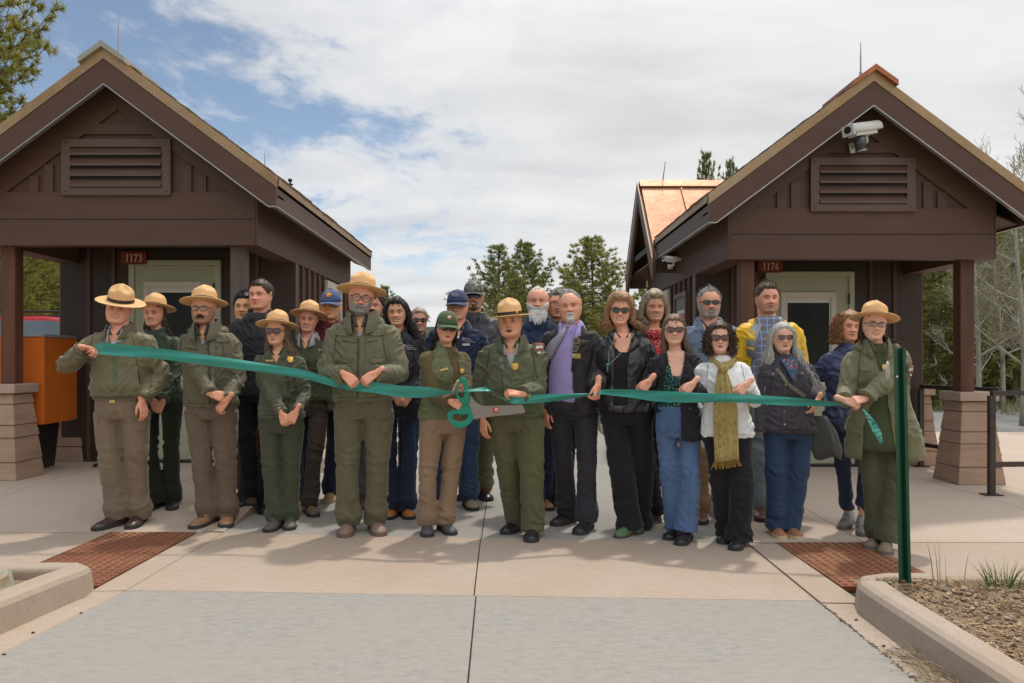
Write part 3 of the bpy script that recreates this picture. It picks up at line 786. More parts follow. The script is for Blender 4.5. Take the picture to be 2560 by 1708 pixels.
    b.prism([(0, y0r - .05, rz0), (w, y0r - .05, rz0 - w * .72), (w, y0r - .05, rz0 - w * .72 - .05), (0, y0r - .05, rz0 - .055), (-w, y0r - .05, rz0 - w * .72 - .05), (-w, y0r - .05, rz0 - w * .72)], (0, .75, 0))
    P('ridge_cap', b, ridge_m)
    w = .13
    b = MB(); b.prism([(0, y0r + .701, rz0 - .015), (w, y0r + .701, rz0 - w * .74 - .015), (w, y0r + .701, rz0 - w * .74 - .04), (0, y0r + .701, rz0 - .05), (-w, y0r + .701, rz0 - w * .74 - .04), (-w, y0r + .701, rz0 - w * .74 - .015)], (0, y1r - y0r - .7, 0))
    P('ridge_cap', b, ridge_m)
    for (yy, h) in ((0.03, .34), (Lw + .1, .30)):
        b = MB(); b.tube([(0, yy, rz0 - .02), (0, yy, rz0 + h * .55), (0, yy, rz0 + h)], [.009, .007, .003], 6); b.tube([(0, yy, rz0 - .01), (0, yy, rz0 + .04)], .014, 6); P('lightning_rod', b, M_DRIP if not (cross and yy < 1) else M_DRIP)
    b = MB(); b.tube([(s * .5, Lw - .3, roof_z(.5)), (s * .5, Lw - .3, roof_z(.5) + .2)], .012, 6); b.ellipsoid((s * .5, Lw - .3, roof_z(.5) + .17), (.035, .035, .03), 8, 6); b.ellipsoid((s * .5, Lw - .3, roof_z(.5) + .11), (.05, .05, .015), 8, 4); P('vent_cap', b, M_BLACKM, smooth=True)
    if cross:
        # small copper-clad cross gable over the lane window
        yc2, hwc = 3.55, 1.13; za = 3.86 - Z; ze = 2.62 - Z; xo = -EAVE - .01
        sl2 = (za - ze) / hwc
        def xr(z): return -(roof_z(0) - z) / .745      # where main roof has height z
        yv = (za - roof_z(-xo)) / sl2
        for sg in (-1, 1):
            b = MB(); th = .03
            b.prism([(xo, yc2, za), (xr(za) + .05, yc2, za), (xo, yc2 + sg * (yv + .0), za - yv * sl2)], (0, 0, -th)); b.prism([(xo + .0, yc2 + sg * yv, za - yv * sl2), (xo + .25, yc2 + sg * yv, za - yv * sl2 - .002), (xo + .25, yc2 + sg * hwc, ze), (xo, yc2 + sg * hwc, ze)], (0, 0, -th)); P('copper_roof', b, M_COPPER)
            b = MB(); b.prism([(xo + .002, yc2, za - .04), (xo + .34, yc2, za - .04), (xo + .34, yc2 + sg * hwc, ze - .04), (xo + .002, yc2 + sg * hwc, ze - .04)], (0, 0, -.03)); P('soffit', b, M_BROWN)
            # standing seams
            for k, t in enumerate((.3,)):
                xx = xo + (xr(za) - xo) * .42
                zb_ = ze + .02
                yq = yv * .56; q0 = Vector((xx, yc2 + sg * .12, za - .12 * sl2 + .004)); q1 = Vector((xx, yc2 + sg * yq, za - yq * sl2 + .004))
                b = MB(); b.prism([q0, q1, q1 + Vector((0, 0, .03)), q0 + Vector((0, 0, .03))], (.012, 0, 0)); P('standing_seam', b, M_COPPER)
            # rake boards facing the lane
            b = MB(); b.prism([(xo, yc2, za - .05), (xo, yc2 + sg * (hwc + .04), ze - .07), (xo, yc2 + sg * (hwc + .04), ze - .28), (xo, yc2 + sg * (hwc - .06), ze - .28), (xo, yc2, za - .3)], (-.04, 0, 0)); P('rake_board', b, M_BROWN)
            b = MB(); b.prism([(xo - .042, yc2, za + .012), (xo - .042, yc2 + sg * (hwc + .05), ze - .01), (xo - .042, yc2 + sg * (hwc + .05), ze - .07), (xo - .042, yc2, za - .05)], (-.012, 0, 0)); P('metal_edge', b, M_TAN)
            b = MB(); b.prism([(xo + .3, yc2 + sg * .02, za - .3), (xo + .3, yc2 + sg * (hwc - .1), ze - .18), (xo + .3, yc2 + sg * .02, ze - .18)], (.03, 0, 0)); P('gable_wall', b, M_BROWN)
            b = MB(); b.prism([(xo, yc2 + sg * (hwc - .01), ze - .06), (xo, yc2 + sg * (hwc - .01), ze - .2), (xo + .28, yc2 + sg * (hwc - .01), ze - .2), (xo + .28, yc2 + sg * (hwc - .01), ze - .06)], (0, .02, 0)); P('fascia', b, M_BROWN)
        b = MB(); b.prism([(xo - .02, yc2, za + .035), (xo - .02, yc2 - .10, za - .07), (xo - .02, yc2 - .10, za - .085), (xo - .02, yc2, za + .02), (xo - .02, yc2 + .10, za - .085), (xo - .02, yc2 + .10, za - .07)], (xr(za) - xo + .15, 0, 0)); P('copper_ridge', b, M_COPPER)
        b = MB(); b.tube([(xo + .32, yc2, za), (xo + .36, yc2, za + .3)], [.008, .004], 6); P('lightning_rod', b, M_BLACKM)
    # frieze over the cabin wall under the porch
    return r

kl_ = kiosk('entrance_kiosk', 'dark brown entrance kiosk numbered 1173 with pale metal ridge, on the left', -3.72, 7.44, .13, '1173', 1, M_ZINC, False, M_TAN)
kr_ = kiosk('entrance_kiosk', 'dark brown entrance kiosk numbered 1174 with copper roof gable, on the right', 3.535, 7.77, .04, '1174', -1, M_COPPER_D, True, M_TAN)
COL2 = [o for o in COL.objects]

# security camera in the right gable
def cctv(loc, yaw, label, scale=1.0, dome=True):
    r = thing('security_camera', label, 'security camera', loc, yaw)
    b = MB(); L, w, h = .36 * scale, .075 * scale, .07 * scale
    rings = []
    for x in (-L / 2, L / 2):
        rings.append([(x, w * math.cos(R(a)), h * math.sin(R(a)) * .9) for a in range(0, 181, 20)] + [(x, -w, -.03 * scale), (x, w, -.03 * scale)])
    b.loft(rings); bevel(b.build('sunshield', M_WHITE, r, True), .004)
    b = MB(); b.box(-L / 2 + .03, L / 2 - .06, -w * .7, w * .7, -.065 * scale, -.031 * scale); b.box(-L / 2 - .02, -L / 2 - .001, -w * .95, w * .95, -.05 * scale, .05 * scale); b.build('housing', M_WHITE, r)
    b = MB(); b.ellipsoid((-L / 2 - .022, 0, .005), (.006, w * .6, .035 * scale), 12, 6); b.build('lens', M_BLACKM, r, True)
    if dome:
        b = MB(); b.tube([(-L * .18, 0, -.066), (-L * .18, 0, -.2)], .052, 14); b.build('lamp_drum', mat('smoked_plastic', (.05, .05, .055), .12, .1, 3, spec=.7), r, True)
        b = MB(); b.tube([(-L * .18, 0, -.2), (-L * .18, 0, -.212)], .054, 14); b.build('drum_ring', M_DRIP, r, True)
    b = MB(); b.tube([(L * .05, 0, -.066 * scale), (L * .12, .02, -.12 * scale), (L * .12, .2 * scale, -.14 * scale)], .02 * scale, 8); b.box(L * .12 - .03, L * .12 + .03, .2 * scale, .215 * scale, -.19 * scale, -.09 * scale); b.build('bracket', M_WHITE, r, True)
    return r
c1 = at(2158, 322, 7.53); o = cctv(c1, R(18), 'white bullet security camera with round lamp, under the gable peak of kiosk 1174', 1.0); o.rotation_euler = (0, R(-12), R(22))
c2 = at(1682, 648, 9.3); o = cctv(c2, R(15), 'small white security camera under the eave of kiosk 1174', .55, False)

# orange pay machine behind the left pier
r = thing('pay_machine', 'orange box on a black pedestal behind the left stone pier', 'machine', (-4.56, 8.1, .13))
zt_, zb_ = at(110, 843, 8.0).z - .13, at(110, 1062, 7.85).z - .13
b = MB(); b.hexa([(-.77, -.3, zb_), (-.10, -.25, zb_), (-.18, .5, zb_), (-.85, .45, zb_)], [(-.77, -.3, zt_), (-.10, -.25, zt_), (-.18, .5, zt_), (-.85, .45, zt_)])
bevel(b.build('cabinet', M_ORANGE, r), .008, 2)
b = MB(); b.hexa([(-.58, -.05, 0), (-.33, -.03, 0), (-.36, .38, 0), (-.6, .36, 0)], [(-.60, -.07, zb_), (-.29, -.05, zb_), (-.33, .42, zb_), (-.62, .4, zb_)]); b.build('pedestal', M_BLACKM, r)
b = MB(); b.hexa([(-.78, -.31, zt_ + .001), (-.09, -.26, zt_ + .001), (-.17, .51, zt_ + .001), (-.86, .46, zt_ + .001)], [(-.74, -.27, zt_ + .03), (-.13, -.22, zt_ + .03), (-.2, .47, zt_ + .03), (-.82, .42, zt_ + .03)]); b.build('lid', mat('grey_lid', (.3, .3, .3), .4, .05, 4), r)
b = MB(); pts = [(-4.4, 8.3, .15), (-4.25, 8.25, .2), (-4.1, 8.2, .17), (-4.0, 8.2, .155)]; b.tube(pts, .016, 8)
tag(b.build('cable', M_BLACKM, None, True), 'short black cable lying beside the orange machine', 'cable')
b = MB(); b.ellipsoid((-3.4, 8.72, 1.76), (.001, .001, .001), 6, 4)

# poster board on the lane wall of the right kiosk
r = thing('notice_board', 'brown framed notice board with orange and white map on the lane wall', 'notice board', (3.535 - HW - .03, 7.77 + 2.02, .04))
b = MB()
for (a, c, d, e) in ((-.33, .33, 2.02, 2.08), (-.33, .33, 1.1, 1.16), (-.33, -.27, 1.16, 2.02), (.27, .33, 1.16, 2.02)): b.box(-.03, 0, a, c, d, e)
b.build('frame', M_BROWN2, r)
b = MB(); b.box(-.012, -.002, -.27, .27, 1.16, 2.02, 0); b.box(-.0135, -.0125, -.2, .2, 1.3, 1.86, 1); b.box(-.015, -.014, -.2, .05, 1.45, 1.82, 2)
b.build('poster', [mat('board_grey', (.16, .15, .15), .5), M_WHITE, mat('map_orange', (.55, .16, .09), .5, .4, 14, col2=(.2, .3, .45))], r)

# railings right of the kiosk
def railing(label, p0, p1, zb, top, mid, posts):
    r = thing('railing', label, 'railing', (p0[0], p0[1], zb), 0, 'brown steel railings')
    d = Vector((p1[0] - p0[0], p1[1] - p0[1], 0)); L = d.length; u = d / L
    def bar(a, c, hw): 
        b = MB(); b.tube([a, c], hw * 1.414, 4, True, ref=(1, 0, 1) if abs((c - a).normalized().z) > .9 else (0, 0, 1)); return b
    for t, nm in ((top, 'top_rail'), (mid, 'lower_rail')):
        b = MB(); a = Vector((0, 0, t)); c = a + u * L; n_ = Vector((u.y, -u.x, 0)) * .022; up = Vector((0, 0, .022))
        b.hexa([a - n_ - up, c - n_ - up, c + n_ - up, a + n_ - up], [a - n_ + up, c - n_ + up, c + n_ + up, a + n_ + up]); b.build(nm, M_RAIL, r)
    for q in posts:
        p = u * L * q; b = MB(); b.box(p.x - .025, p.x + .025, p.y - .025, p.y + .025, .012, top - .023); b.build('post', M_RAIL, r)
        b = MB(); b.box(p.x - .08, p.x + .08, p.y - .06, p.y + .06, 0.001, .011); b.build('base_plate', M_RAIL, r)
railing('brown steel railing running right from the stone pier of kiosk 1174', (4.42, 7.12), (8.6, 7.5), .04, .93, .28, (0, .5, 1))
railing('brown steel railing between the front pier and the rear pier', (4.80, 9.05), (5.02, 7.95), .04, .93, .26, (0,))

# green sign post
r = thing('sign_post', 'green steel channel post standing in the soil behind the right kerb', 'sign post', (2.12, 4.155, .05))
th0, th1 = 0.0, -.035
b = MB()
prof = [(x_ * .86, y_) for x_, y_ in [(-.038, 0), (-.022, 0), (-.014, .03), (.014, .03), (.022, 0), (.038, 0), (.038, -.004), (.019, -.004), (.011, .026), (-.011, .026), (-.019, -.004), (-.038, -.004)]]
b.loft([[(x, y, -.05) for x, y in prof], [(x - .03, y, 1.28) for x, y in prof]]); b.build('channel', M_POST, r)
b = MB(); b.tube([(-.045, -.006, 1.13), (-.045, -.001, 1.13)], .006, 8); b.build('bolt', M_WHITE, r)
b = MB(); rings = []
for (yy, rr) in ((.05, .03), (.05, .05), (.058, .052), (.066, .05), (.066, .03)):
    rings.append([(-.065 + .35 * rr * math.cos(2 * PI * k / 20) , yy + rr * .4 * math.cos(2 * PI * k / 20), 1.16 + rr * math.sin(2 * PI * k / 20)) for k in range(20)])
b.loft(rings); b.build('reflector_disc', M_WHITE, r, True)
# red car behind the left kiosk
r = thing('parked_car', 'red car with roof bars parked behind the left kiosk', 'car', (-7.95, 11.7, .14), R(6))
M_RED = mat('red_car_paint', (.45, .012, .02), .35, .05, 2, coat=.15, spec=.3)
b = MB(); rings = []
for (x, zt2, zb2, w) in ((-2.2, .95, .45, .75), (-2.05, 1.05, .3, .86), (-1.5, 1.15, .22, .9), (-.9, 1.17, .2, .9), (0, 1.17, .2, .9), (1, 1.17, .2, .9), (1.7, 1.15, .22, .9), (2.15, 1.08, .3, .86), (2.28, .9, .45, .78)):
    rings.append([(x, -w * .96, zb2), (x, -w, (zb2 + zt2) / 2), (x, -w * .93, zt2 - .05), (x, -w * .85, zt2), (x, w * .85, zt2), (x, w * .93, zt2 - .05), (x, w, (zb2 + zt2) / 2), (x, w * .96, zb2)])
b.loft(rings); b.build('body', M_RED, r, True)
b = MB(); rings = []
for (x, z, w) in ((-.95, 1.16, .8), (-.3, 1.62, .68), (.3, 1.76, .66), (1.2, 1.78, .65), (1.9, 1.7, .64), (2.15, 1.16, .78)):
    rings.append([(x, -w, 1.15), (x, -w * .92, max(1.16, z - .06)), (x, -w * .8, z), (x, w * .8, z), (x, w * .92, max(1.16, z - .06)), (x, w, 1.15)])
b.loft(rings); b.build('roof', M_RED, r, True)
GL = mat('car_window_glass', (.16, .2, .23), .08, .2, 3, spec=.8)
b = MB(); b.prism([(-.2, -.76, 1.2), (.5, -.76, 1.2), (.5, -.68, 1.70), (.1, -.68, 1.64)], (0, -.01, 0)); b.prism([(.6, -.76, 1.2), (1.7, -.76, 1.2), (1.45, -.68, 1.70), (.6, -.68, 1.71)], (0, -.01, 0)); b.build('side_window', GL, r)
for x in (-1.45, 1.5):
    for y in (-.82, .82):
        b = MB(); b.tube([(x, y - .1, .33), (x, y + .1, .33)], .33, 18); w = b.build('wheel', M_BLACKM, r, True)
        b = MB(); b.tube([(x, y - .105, .33), (x, y + .105, .33)], .19, 14); b.build('rim', M_DRIP, w, True)
b = MB(); b.box(2.1, 2.3, -.86, -.6, .85, 1.12); b.box(2.1, 2.3, .6, .86, .85, 1.12); b.build('tail_light', mat('tail_red', (.35, .01, .01), .2), r)
for y in (-.6, .6):
    b = MB(); b.tube([(0, y, 1.84), (1.9, y, 1.84)], .018, 6)
    for x in (.3, 1.6): b.tube([(x, y, 1.74), (x, y, 1.84)], .02, 6)
    b.build('roof_bar', M_BLACKM, r)

# ================================================================ trees
def mesh_needles(b, p, d, n, L, w, mi):
    d = d.normalized()
    for k in range(n):
        v = Vector((random.gauss(0, 1), random.gauss(0, 1), random.gauss(0, 1))).normalized()
        e = (d * .75 + v * .8).normalized() * L * rnd(.7, 1.1)
        sd = e.cross(Vector((random.gauss(0, 1), random.gauss(0, 1), random.gauss(0, 1)))).normalized() * w
        q = p + d * rnd(-.5, .5) * L * .5
        b.add([q - sd, q + sd, q + e], [(0, 1, 2)], mi)
def pine_mesh(seed, H, base, halfw, tiers, nb, tn=14, tl=.17, tw=.011, open_=.5, top=.35, fill=0.0):
    """trunk and crown meshes of one pine"""
    random.seed(seed)
    tr = MB(); cr = MB()
    n = 10; pts = []
    for i in range(n + 1):
        t = i / n; pts.append((math.sin(t * 5 + seed) * .05 * H * .15, math.cos(t * 4 + seed) * .05 * H * .1, H * t))
    tr.tube(pts, [.028 * H * (1 - t / n) ** .8 * .55 + .012 for t in range(n + 1)], 7)
    for k in range(tiers):
        t = (k + .5) / tiers; z = base * H + (1 - base) * H * t
        spread = halfw * (math.sin(min(1, (1 - t) * 1.35 + .03) * PI * .5)) * (1 - .25 * (t < .12))
        for j in range(nb):
            a = j * 2 * PI / nb + k * 1.3 + rnd(-.5, .5); L = spread * rnd(.55, 1.12)
            if random.random() < .1: L *= .4
            rise = rnd(.1, .45) + top * t; p0 = Vector((0, 0, z)) ; u = Vector((math.cos(a), math.sin(a), 0))
            br = []; m = 6
            for i in range(m + 1):
                s_ = i / m; br.append(p0 + u * L * s_ + Vector((0, 0, L * (rise * s_ * s_ + .05 * s_ - .12 * math.sin(s_ * PI)))) + Vector((0, 0, rnd(-.02, .02))))
            tr.tube(br, [max(.004, .022 * L / 1.5 * (1 - .85 * i / m)) for i in range(m + 1)], 4, False)
            ns = max(2, int(L / .16))
            for q in range(ns):
                s_ = open_ * .55 + (1 - open_ * .55) * (q + rnd(0, 1)) / ns
                s_ = min(1, s_); ii = min(m - 1, int(s_ * m)); P0 = br[ii].lerp(br[ii + 1], s_ * m - ii)
                for sg in (-1, 1):
                    sd = (u.cross(Vector((0, 0, 1))) * sg * rnd(.4, 1) + u * .7 + Vector((0, 0, rnd(.1, .7)))).normalized()
                    l2 = rnd(.12, .34) * (1.15 - s_ * .5)
                    P1 = P0 + sd * l2
                    tr.tube([P0, P1], [.005, .003], 3, False)
                    mesh_needles(cr, P1, sd, tn, tl, tw, 1 if random.random() < .33 else 0)
                    if fill: mesh_needles(cr, P0.lerp(P1, .5), sd, int(tn * fill), tl, tw, 1 if random.random() < .3 else 0)
            mesh_needles(cr, br[-1], (br[-1] - br[-2]), tn, tl, tw, 0)
    for i in range(8):
        mesh_needles(cr, Vector(pts[-1]) - Vector((0, 0, i * .07)), Vector((0, 0, 1)), tn, tl, tw, 0)
    random.seed(seed + 99)
    return tr, cr
M_BARK = mat('pine_bark', (.12, .085, .065), .9, .4, 6, .6, 20)
def leaf(name, col, tr=.45):
    m = mat(name, col, .6, .35, 3, spec=.2); t = m.node_tree; b = t.nodes['Principled BSDF']; tl = N(t, 'ShaderNodeBsdfTranslucent'); mx = N(t, 'ShaderNodeMixShader'); mx.inputs[0].default_value = tr
    src = b.inputs['Base Color'].links[0].from_socket; t.links.new(src, tl.inputs[0]); t.links.new(b.outputs[0], mx.inputs[1]); t.links.new(tl.outputs[0], mx.inputs[2]); t.links.new(mx.outputs[0], t.nodes['Material Output'].inputs[0]); return m
M_ND = leaf('pine_needles', (.20, .22, .065))
M_NL = leaf('pine_needles_fresh', (.30, .30, .08))
M_NY = leaf('pine_needles_yellow', (.30, .28, .055))
TR = {}
def pine(kind, label, x, y, z, h, rz=0, sx=1.0, group='pines behind the kiosks', nl=None):
    if kind not in TR:
        args = {'open': (11, 7.0, .10, 2.1, 24, 6, 26, .15, .011, .62, .55, .5), 'full': (23, 7.0, .05, 2.0, 28, 6, 17, .14, .010, .4, .55, .7), 'far': (31, 7.0, .05, 1.6, 20, 6, 7, .26, .022, .3, .2, .5), 'near': (47, 7.0, .1, 1.9, 30, 7, 26, .12, .008, .4, .2, .9)}[kind]
        t, c = pine_mesh(*args)
        TR[kind] = (t.mesh('trunk', M_BARK), c.mesh('crown', [M_ND, M_NL]))
    r = thing('pine_tree', label, 'pine tree', (x, y, z), rz, group)
    r.scale = (h / 7 * sx, h / 7 * sx, h / 7)
    put('trunk', TR[kind][0], r)
    me = TR[kind][1]
    if nl:
        key = kind + nl.name
        if key not in TR:
            me = me.copy(); me.materials[0] = M_NL; me.materials[1] = nl; TR[key] = me
        me = TR[key]
    put('crown', me, r)
    return r
def pine_px(kind, label, px, ytop, Y, base_z=-.05, **k):
    p = at(px, ytop, Y); return pine(kind, label, p.x, Y, base_z, p.z - base_z, **k)
pine_px('full', 'full pine behind the camouflage cap, left of the centre group', 1245, 618, 24, rz=.4, sx=1.08)
pine_px('open', 'darker pine close behind and right of the full central pine', 1312, 612, 26, rz=2.2, sx=.95)
pine_px('full', 'low bushy pine between the two central pines and the ranger', 1290, 700, 21, rz=3.0, sx=1.25)
pine_px('open', 'tall open-branched pine right of centre behind the grey-haired man', 1480, 600, 21, rz=5.1, sx=1.12, nl=M_NL)
pine_px('full', 'bushy low pine at the foot of the open-branched pine', 1520, 760, 19, rz=1.0, sx=1.4, nl=M_NL)
pine_px('open', 'thin blue-grey pine beside the far end of kiosk 1174', 1640, 640, 30, rz=1.7, sx=.8)
pine_px('open', 'pine top showing above the copper cross gable', 1766, 392, 26, rz=.9, sx=.35)
pine_px('open', 'pine tip peeping over the roof slope of kiosk 1174', 1826, 412, 28, rz=2.9, sx=.35)
pine_px('open', 'small pine between the tall ranger and the dark-haired woman', 962, 720, 27, rz=2.0, sx=.7)
pine_px('near', 'tall pine rising at the upper left corner', -120, -420, 15.5, rz=.5, sx=.78, nl=M_NY)
for i, (px, yt, Y, k) in enumerate(((60, 560, 24, 'near'), (150, 600, 27, 'full'), (-20, 600, 22, 'full'), (110, 650, 19, 'full'), (190, 640, 30, 'near'))):
    pine_px(k, ['bright green pine seen under the porch of kiosk 1173, nearest the post', 'bright pine under the porch of kiosk 1173, beside the door wall', 'pine at the left edge behind the red car', 'low pine bush right above the red car', 'far pine behind the wall of kiosk 1173'][i], px, yt, Y, rz=i * 1.1, sx=1.5, nl=M_NY)
rp = [(2330, 640, 22, 'full', 1.2), (2300, 560, 34, 'far', 1.1), (2370, 560, 38, 'far', 1.0), (2560, 520, 40, 'far', 1.1), (2480, 590, 36, 'far', 1.2), (2420, 620, 30, 'full', 1.2), (2620, 560, 34, 'far', 1.3), (2530, 545, 24, 'full', 1.5), (2455, 640, 27, 'near', 1.5), (2350, 700, 30, 'far', 1.5)]
rl = ['bright young pine seen between the cabin wall and the right timber post', 'dark pine behind the wall of kiosk 1174', 'tall dark pine behind the right timber post', 'dark pine at the right edge behind the aspens', 'dark pine behind the white aspen trunk', 'green pine just right of the timber post', 'dark pine outside the right edge', 'bushy pine beyond the road at the right edge', 'low dark pine beyond the road behind the post', 'bushy green pine just right of the beam end']
for i, (px, yt, Y, k, w) in enumerate(rp): pine_px(k, rl[i], px, yt, Y, rz=i * .9, sx=w)
for i in range(34):
    random.seed(500 + i)
    if i < 22: x, y = rnd(24, 75), rnd(48, 85); z = -2.2 + ((y - 45) * .15 + 2) * smooth01((x - 24) / 50)
    else: x, y = rnd(-70, -22), rnd(48, 85); z = -2.2 + ((y - 45) * .12 + 2) * smooth01((-x - 22) / 50)
    pine('far', 'dark pine on the wooded hillside far behind the kiosks', x, y, z - .5, rnd(7, 11), rnd(0, 6), rnd(1, 1.4), 'pines on the far hillside')

# bare aspens beyond the road
M_ASP = mat('aspen_bark', (.40, .39, .31), .75, .25, 7, .2, 20, col2=(.26, .25, .19))
M_TWIG = mat('aspen_twig', (.30, .26, .19), .8, .2, 7)
M_BUD = mat('aspen_bud_leaf', (.30, .30, .07), .6, .3, 9)
def aspen(seed, label, x, y, h, lean=0.0, rz=0):
    random.seed(seed)
    r = thing('aspen_tree', label, 'bare tree', (x, y, -.05), rz, 'bare aspens right of kiosk 1174')
    tr = MB(); tw = MB(); lf = MB()
    pts = []; n = 9
    for i in range(n + 1):
        t = i / n; pts.append(Vector((lean * t * t * h + math.sin(t * 6 + seed) * .06, math.cos(t * 5 + seed) * .06, h * t)))
    rd = [.085 * h / 6 * (1 - .88 * i / n) for i in range(n + 1)]
    tr.tube(pts, rd, 8)
    def grow(p, d, L, rad, lv):
        m = 5; q = [p]; dd = d.normalized()
        for i in range(m):
            dd = (dd + Vector((rnd(-.16, .16), rnd(-.16, .16), rnd(-.06, .13)))).normalized(); q.append(q[-1] + dd * L / m)
        (tr if lv == 0 else tw).tube(q, [max(.003, rad * (1 - .8 * i / m)) for i in range(m + 1)], 5 if lv == 0 else 3, False)
        if lv < 3:
            for k in range(7 if lv == 0 else 5):
                i = random.randint(1, m); a = Vector((rnd(-1, 1), rnd(-1, 1), rnd(-.2, .8))).normalized()
                grow(q[i], (dd * .8 + a * .9), L * rnd(.35, .55), rad * .5, lv + 1)
        else:
            for k in range(2):
                if random.random() < .3:
                    c = q[random.randint(1, m)]; s_ = rnd(.015, .03); v = Vector((rnd(-1, 1), rnd(-1, 1), rnd(-1, 1))).normalized(); w = v.orthogonal().normalized()
                    lf.add([c, c + v * s_, c + v * s_ + w * s_, c + w * s_], [(0, 1, 2, 3)])
    for k in range(17):
        t = .18 + .8 * k / 17; i = min(n - 1, int(t * n)); p = pts[i].lerp(pts[i + 1], t * n - i); a = k * 2.4 + rnd(-.4, .4)
        grow(p, Vector((math.cos(a), math.sin(a), rnd(.35, .9))), h * rnd(.22, .36) * (1.15 - t * .6), rd[i] * .38, 0)
    tr.build('trunk', M_ASP, r, True); tw.build('twigs', M_TWIG, r); lf.build('leaves', M_BUD, r)
for i, (px, Y, h, le, lb) in enumerate(((2555, 15.5, 5.4, -.03, 'bare aspen with the thickest pale trunk at the right edge'), (2440, 19, 5.2, .02, 'bare aspen behind the right timber post'), (2500, 21, 5.4, .03, 'bare aspen leaning right between the post and the thick trunk'), (2370, 22, 5.0, .05, 'slender bare aspen left of the right timber post'), (2620, 18, 6.4, -.02, 'tall bare aspen whose twigs rise beside the right roof'))):
    aspen(70 + i, lb, at(px, 900, Y).x, Y, h, le, i * .8)
random.seed(5)
b = MB()
for i in range(5200):
    x, y = rnd(8.2, 26), rnd(17.4, 24); h = rnd(.08, .35); a = rnd(0, PI)
    if x < 12 and y < 17.5 + (x - 7.6) * .8: continue
    s_ = Vector((math.cos(a), math.sin(a), 0)) * .012
    p = Vector((x, y, -.05)); b.add([p - s_, p + s_, p + Vector((rnd(-.06, .06), rnd(-.06, .06), h))], [(0, 1, 2)], random.choice((0, 1, 1)))
b.build('verge_grass', GM, None, kind='stuff', label='rough grass verge beyond the side road', category='grass')
# scrub filling the foot of the wood on the right and left
b = MB()
for i in range(2600):
    if i < 1700: p = Vector((rnd(8, 30), rnd(20, 30), rnd(-.1, 1.4)))
    else: p = Vector((rnd(-26, -8), rnd(20, 30), rnd(-.1, 1.3)))
    mesh_needles(b, p, Vector((rnd(-1, 1), rnd(-1, 1), 1)), 7, .35, .02, random.choice((0, 0, 1, 2)))
b.build('scrub', [M_ND, M_NL, M_TWIG], None, kind='stuff', label='low green scrub along the edge of the wood', category='scrub')
# ================================================================ people
def lin(r, g, b):
    f = lambda c: (c / 255 / 12.92) if c / 255 <= .04045 else ((c / 255 + .055) / 1.055) ** 2.4
    return (f(r), f(g), f(b))
M_SKIN = mat('skin', (1, 1, 1), .5, .05, 30, .12, 350, colattr=True, spec=.35, sss=.12, bdist=.0006)
M_EYEW = mat('eye_white', (.62, .58, .54), .25, .02, 30)
M_IRIS = mat('eye_iris', (.035, .025, .018), .15, .1, 200)
FAB = {}
def fabric(name, col, rough=.82, var=.10, bump=.35, bscale=420, col2=None, sheen=.15, spec=.2, ns=4.0, fine=.06, p2=(.45, .7)):
    if name not in FAB:
        m = FAB[name] = mat('cloth_' + name, col, rough, var, ns, bump, bscale, spec=spec, col2=col2, sheen=sheen, fine=fine, bdist=.0015, p2=p2)
        t = m.node_tree; b = t.nodes['Principled BSDF']; old = b.inputs['Normal'].links[0].from_node
        tcn = N(t, 'ShaderNodeTexCoord'); nz = N(t, 'ShaderNodeTexNoise'); nz.noise_type = 'RIDGED_MULTIFRACTAL'; nz.inputs['Scale'].default_value = 5.5; nz.inputs['Detail'].default_value = 3; nz.inputs['Distortion'].default_value = .5
        t.links.new(mapping(t, tcn.outputs['Object'], scale=(1.1, 1, 1.7), rot=(.3, .5, .2)), nz.inputs['Vector']); bn = N(t, 'ShaderNodeBump'); bn.inputs['Strength'].default_value = .9; bn.inputs['Distance'].default_value = .009
        t.links.new(nz.outputs[0], bn.inputs['Height']); t.links.new(bn.outputs[0], old.inputs['Normal'])
    return FAB[name]
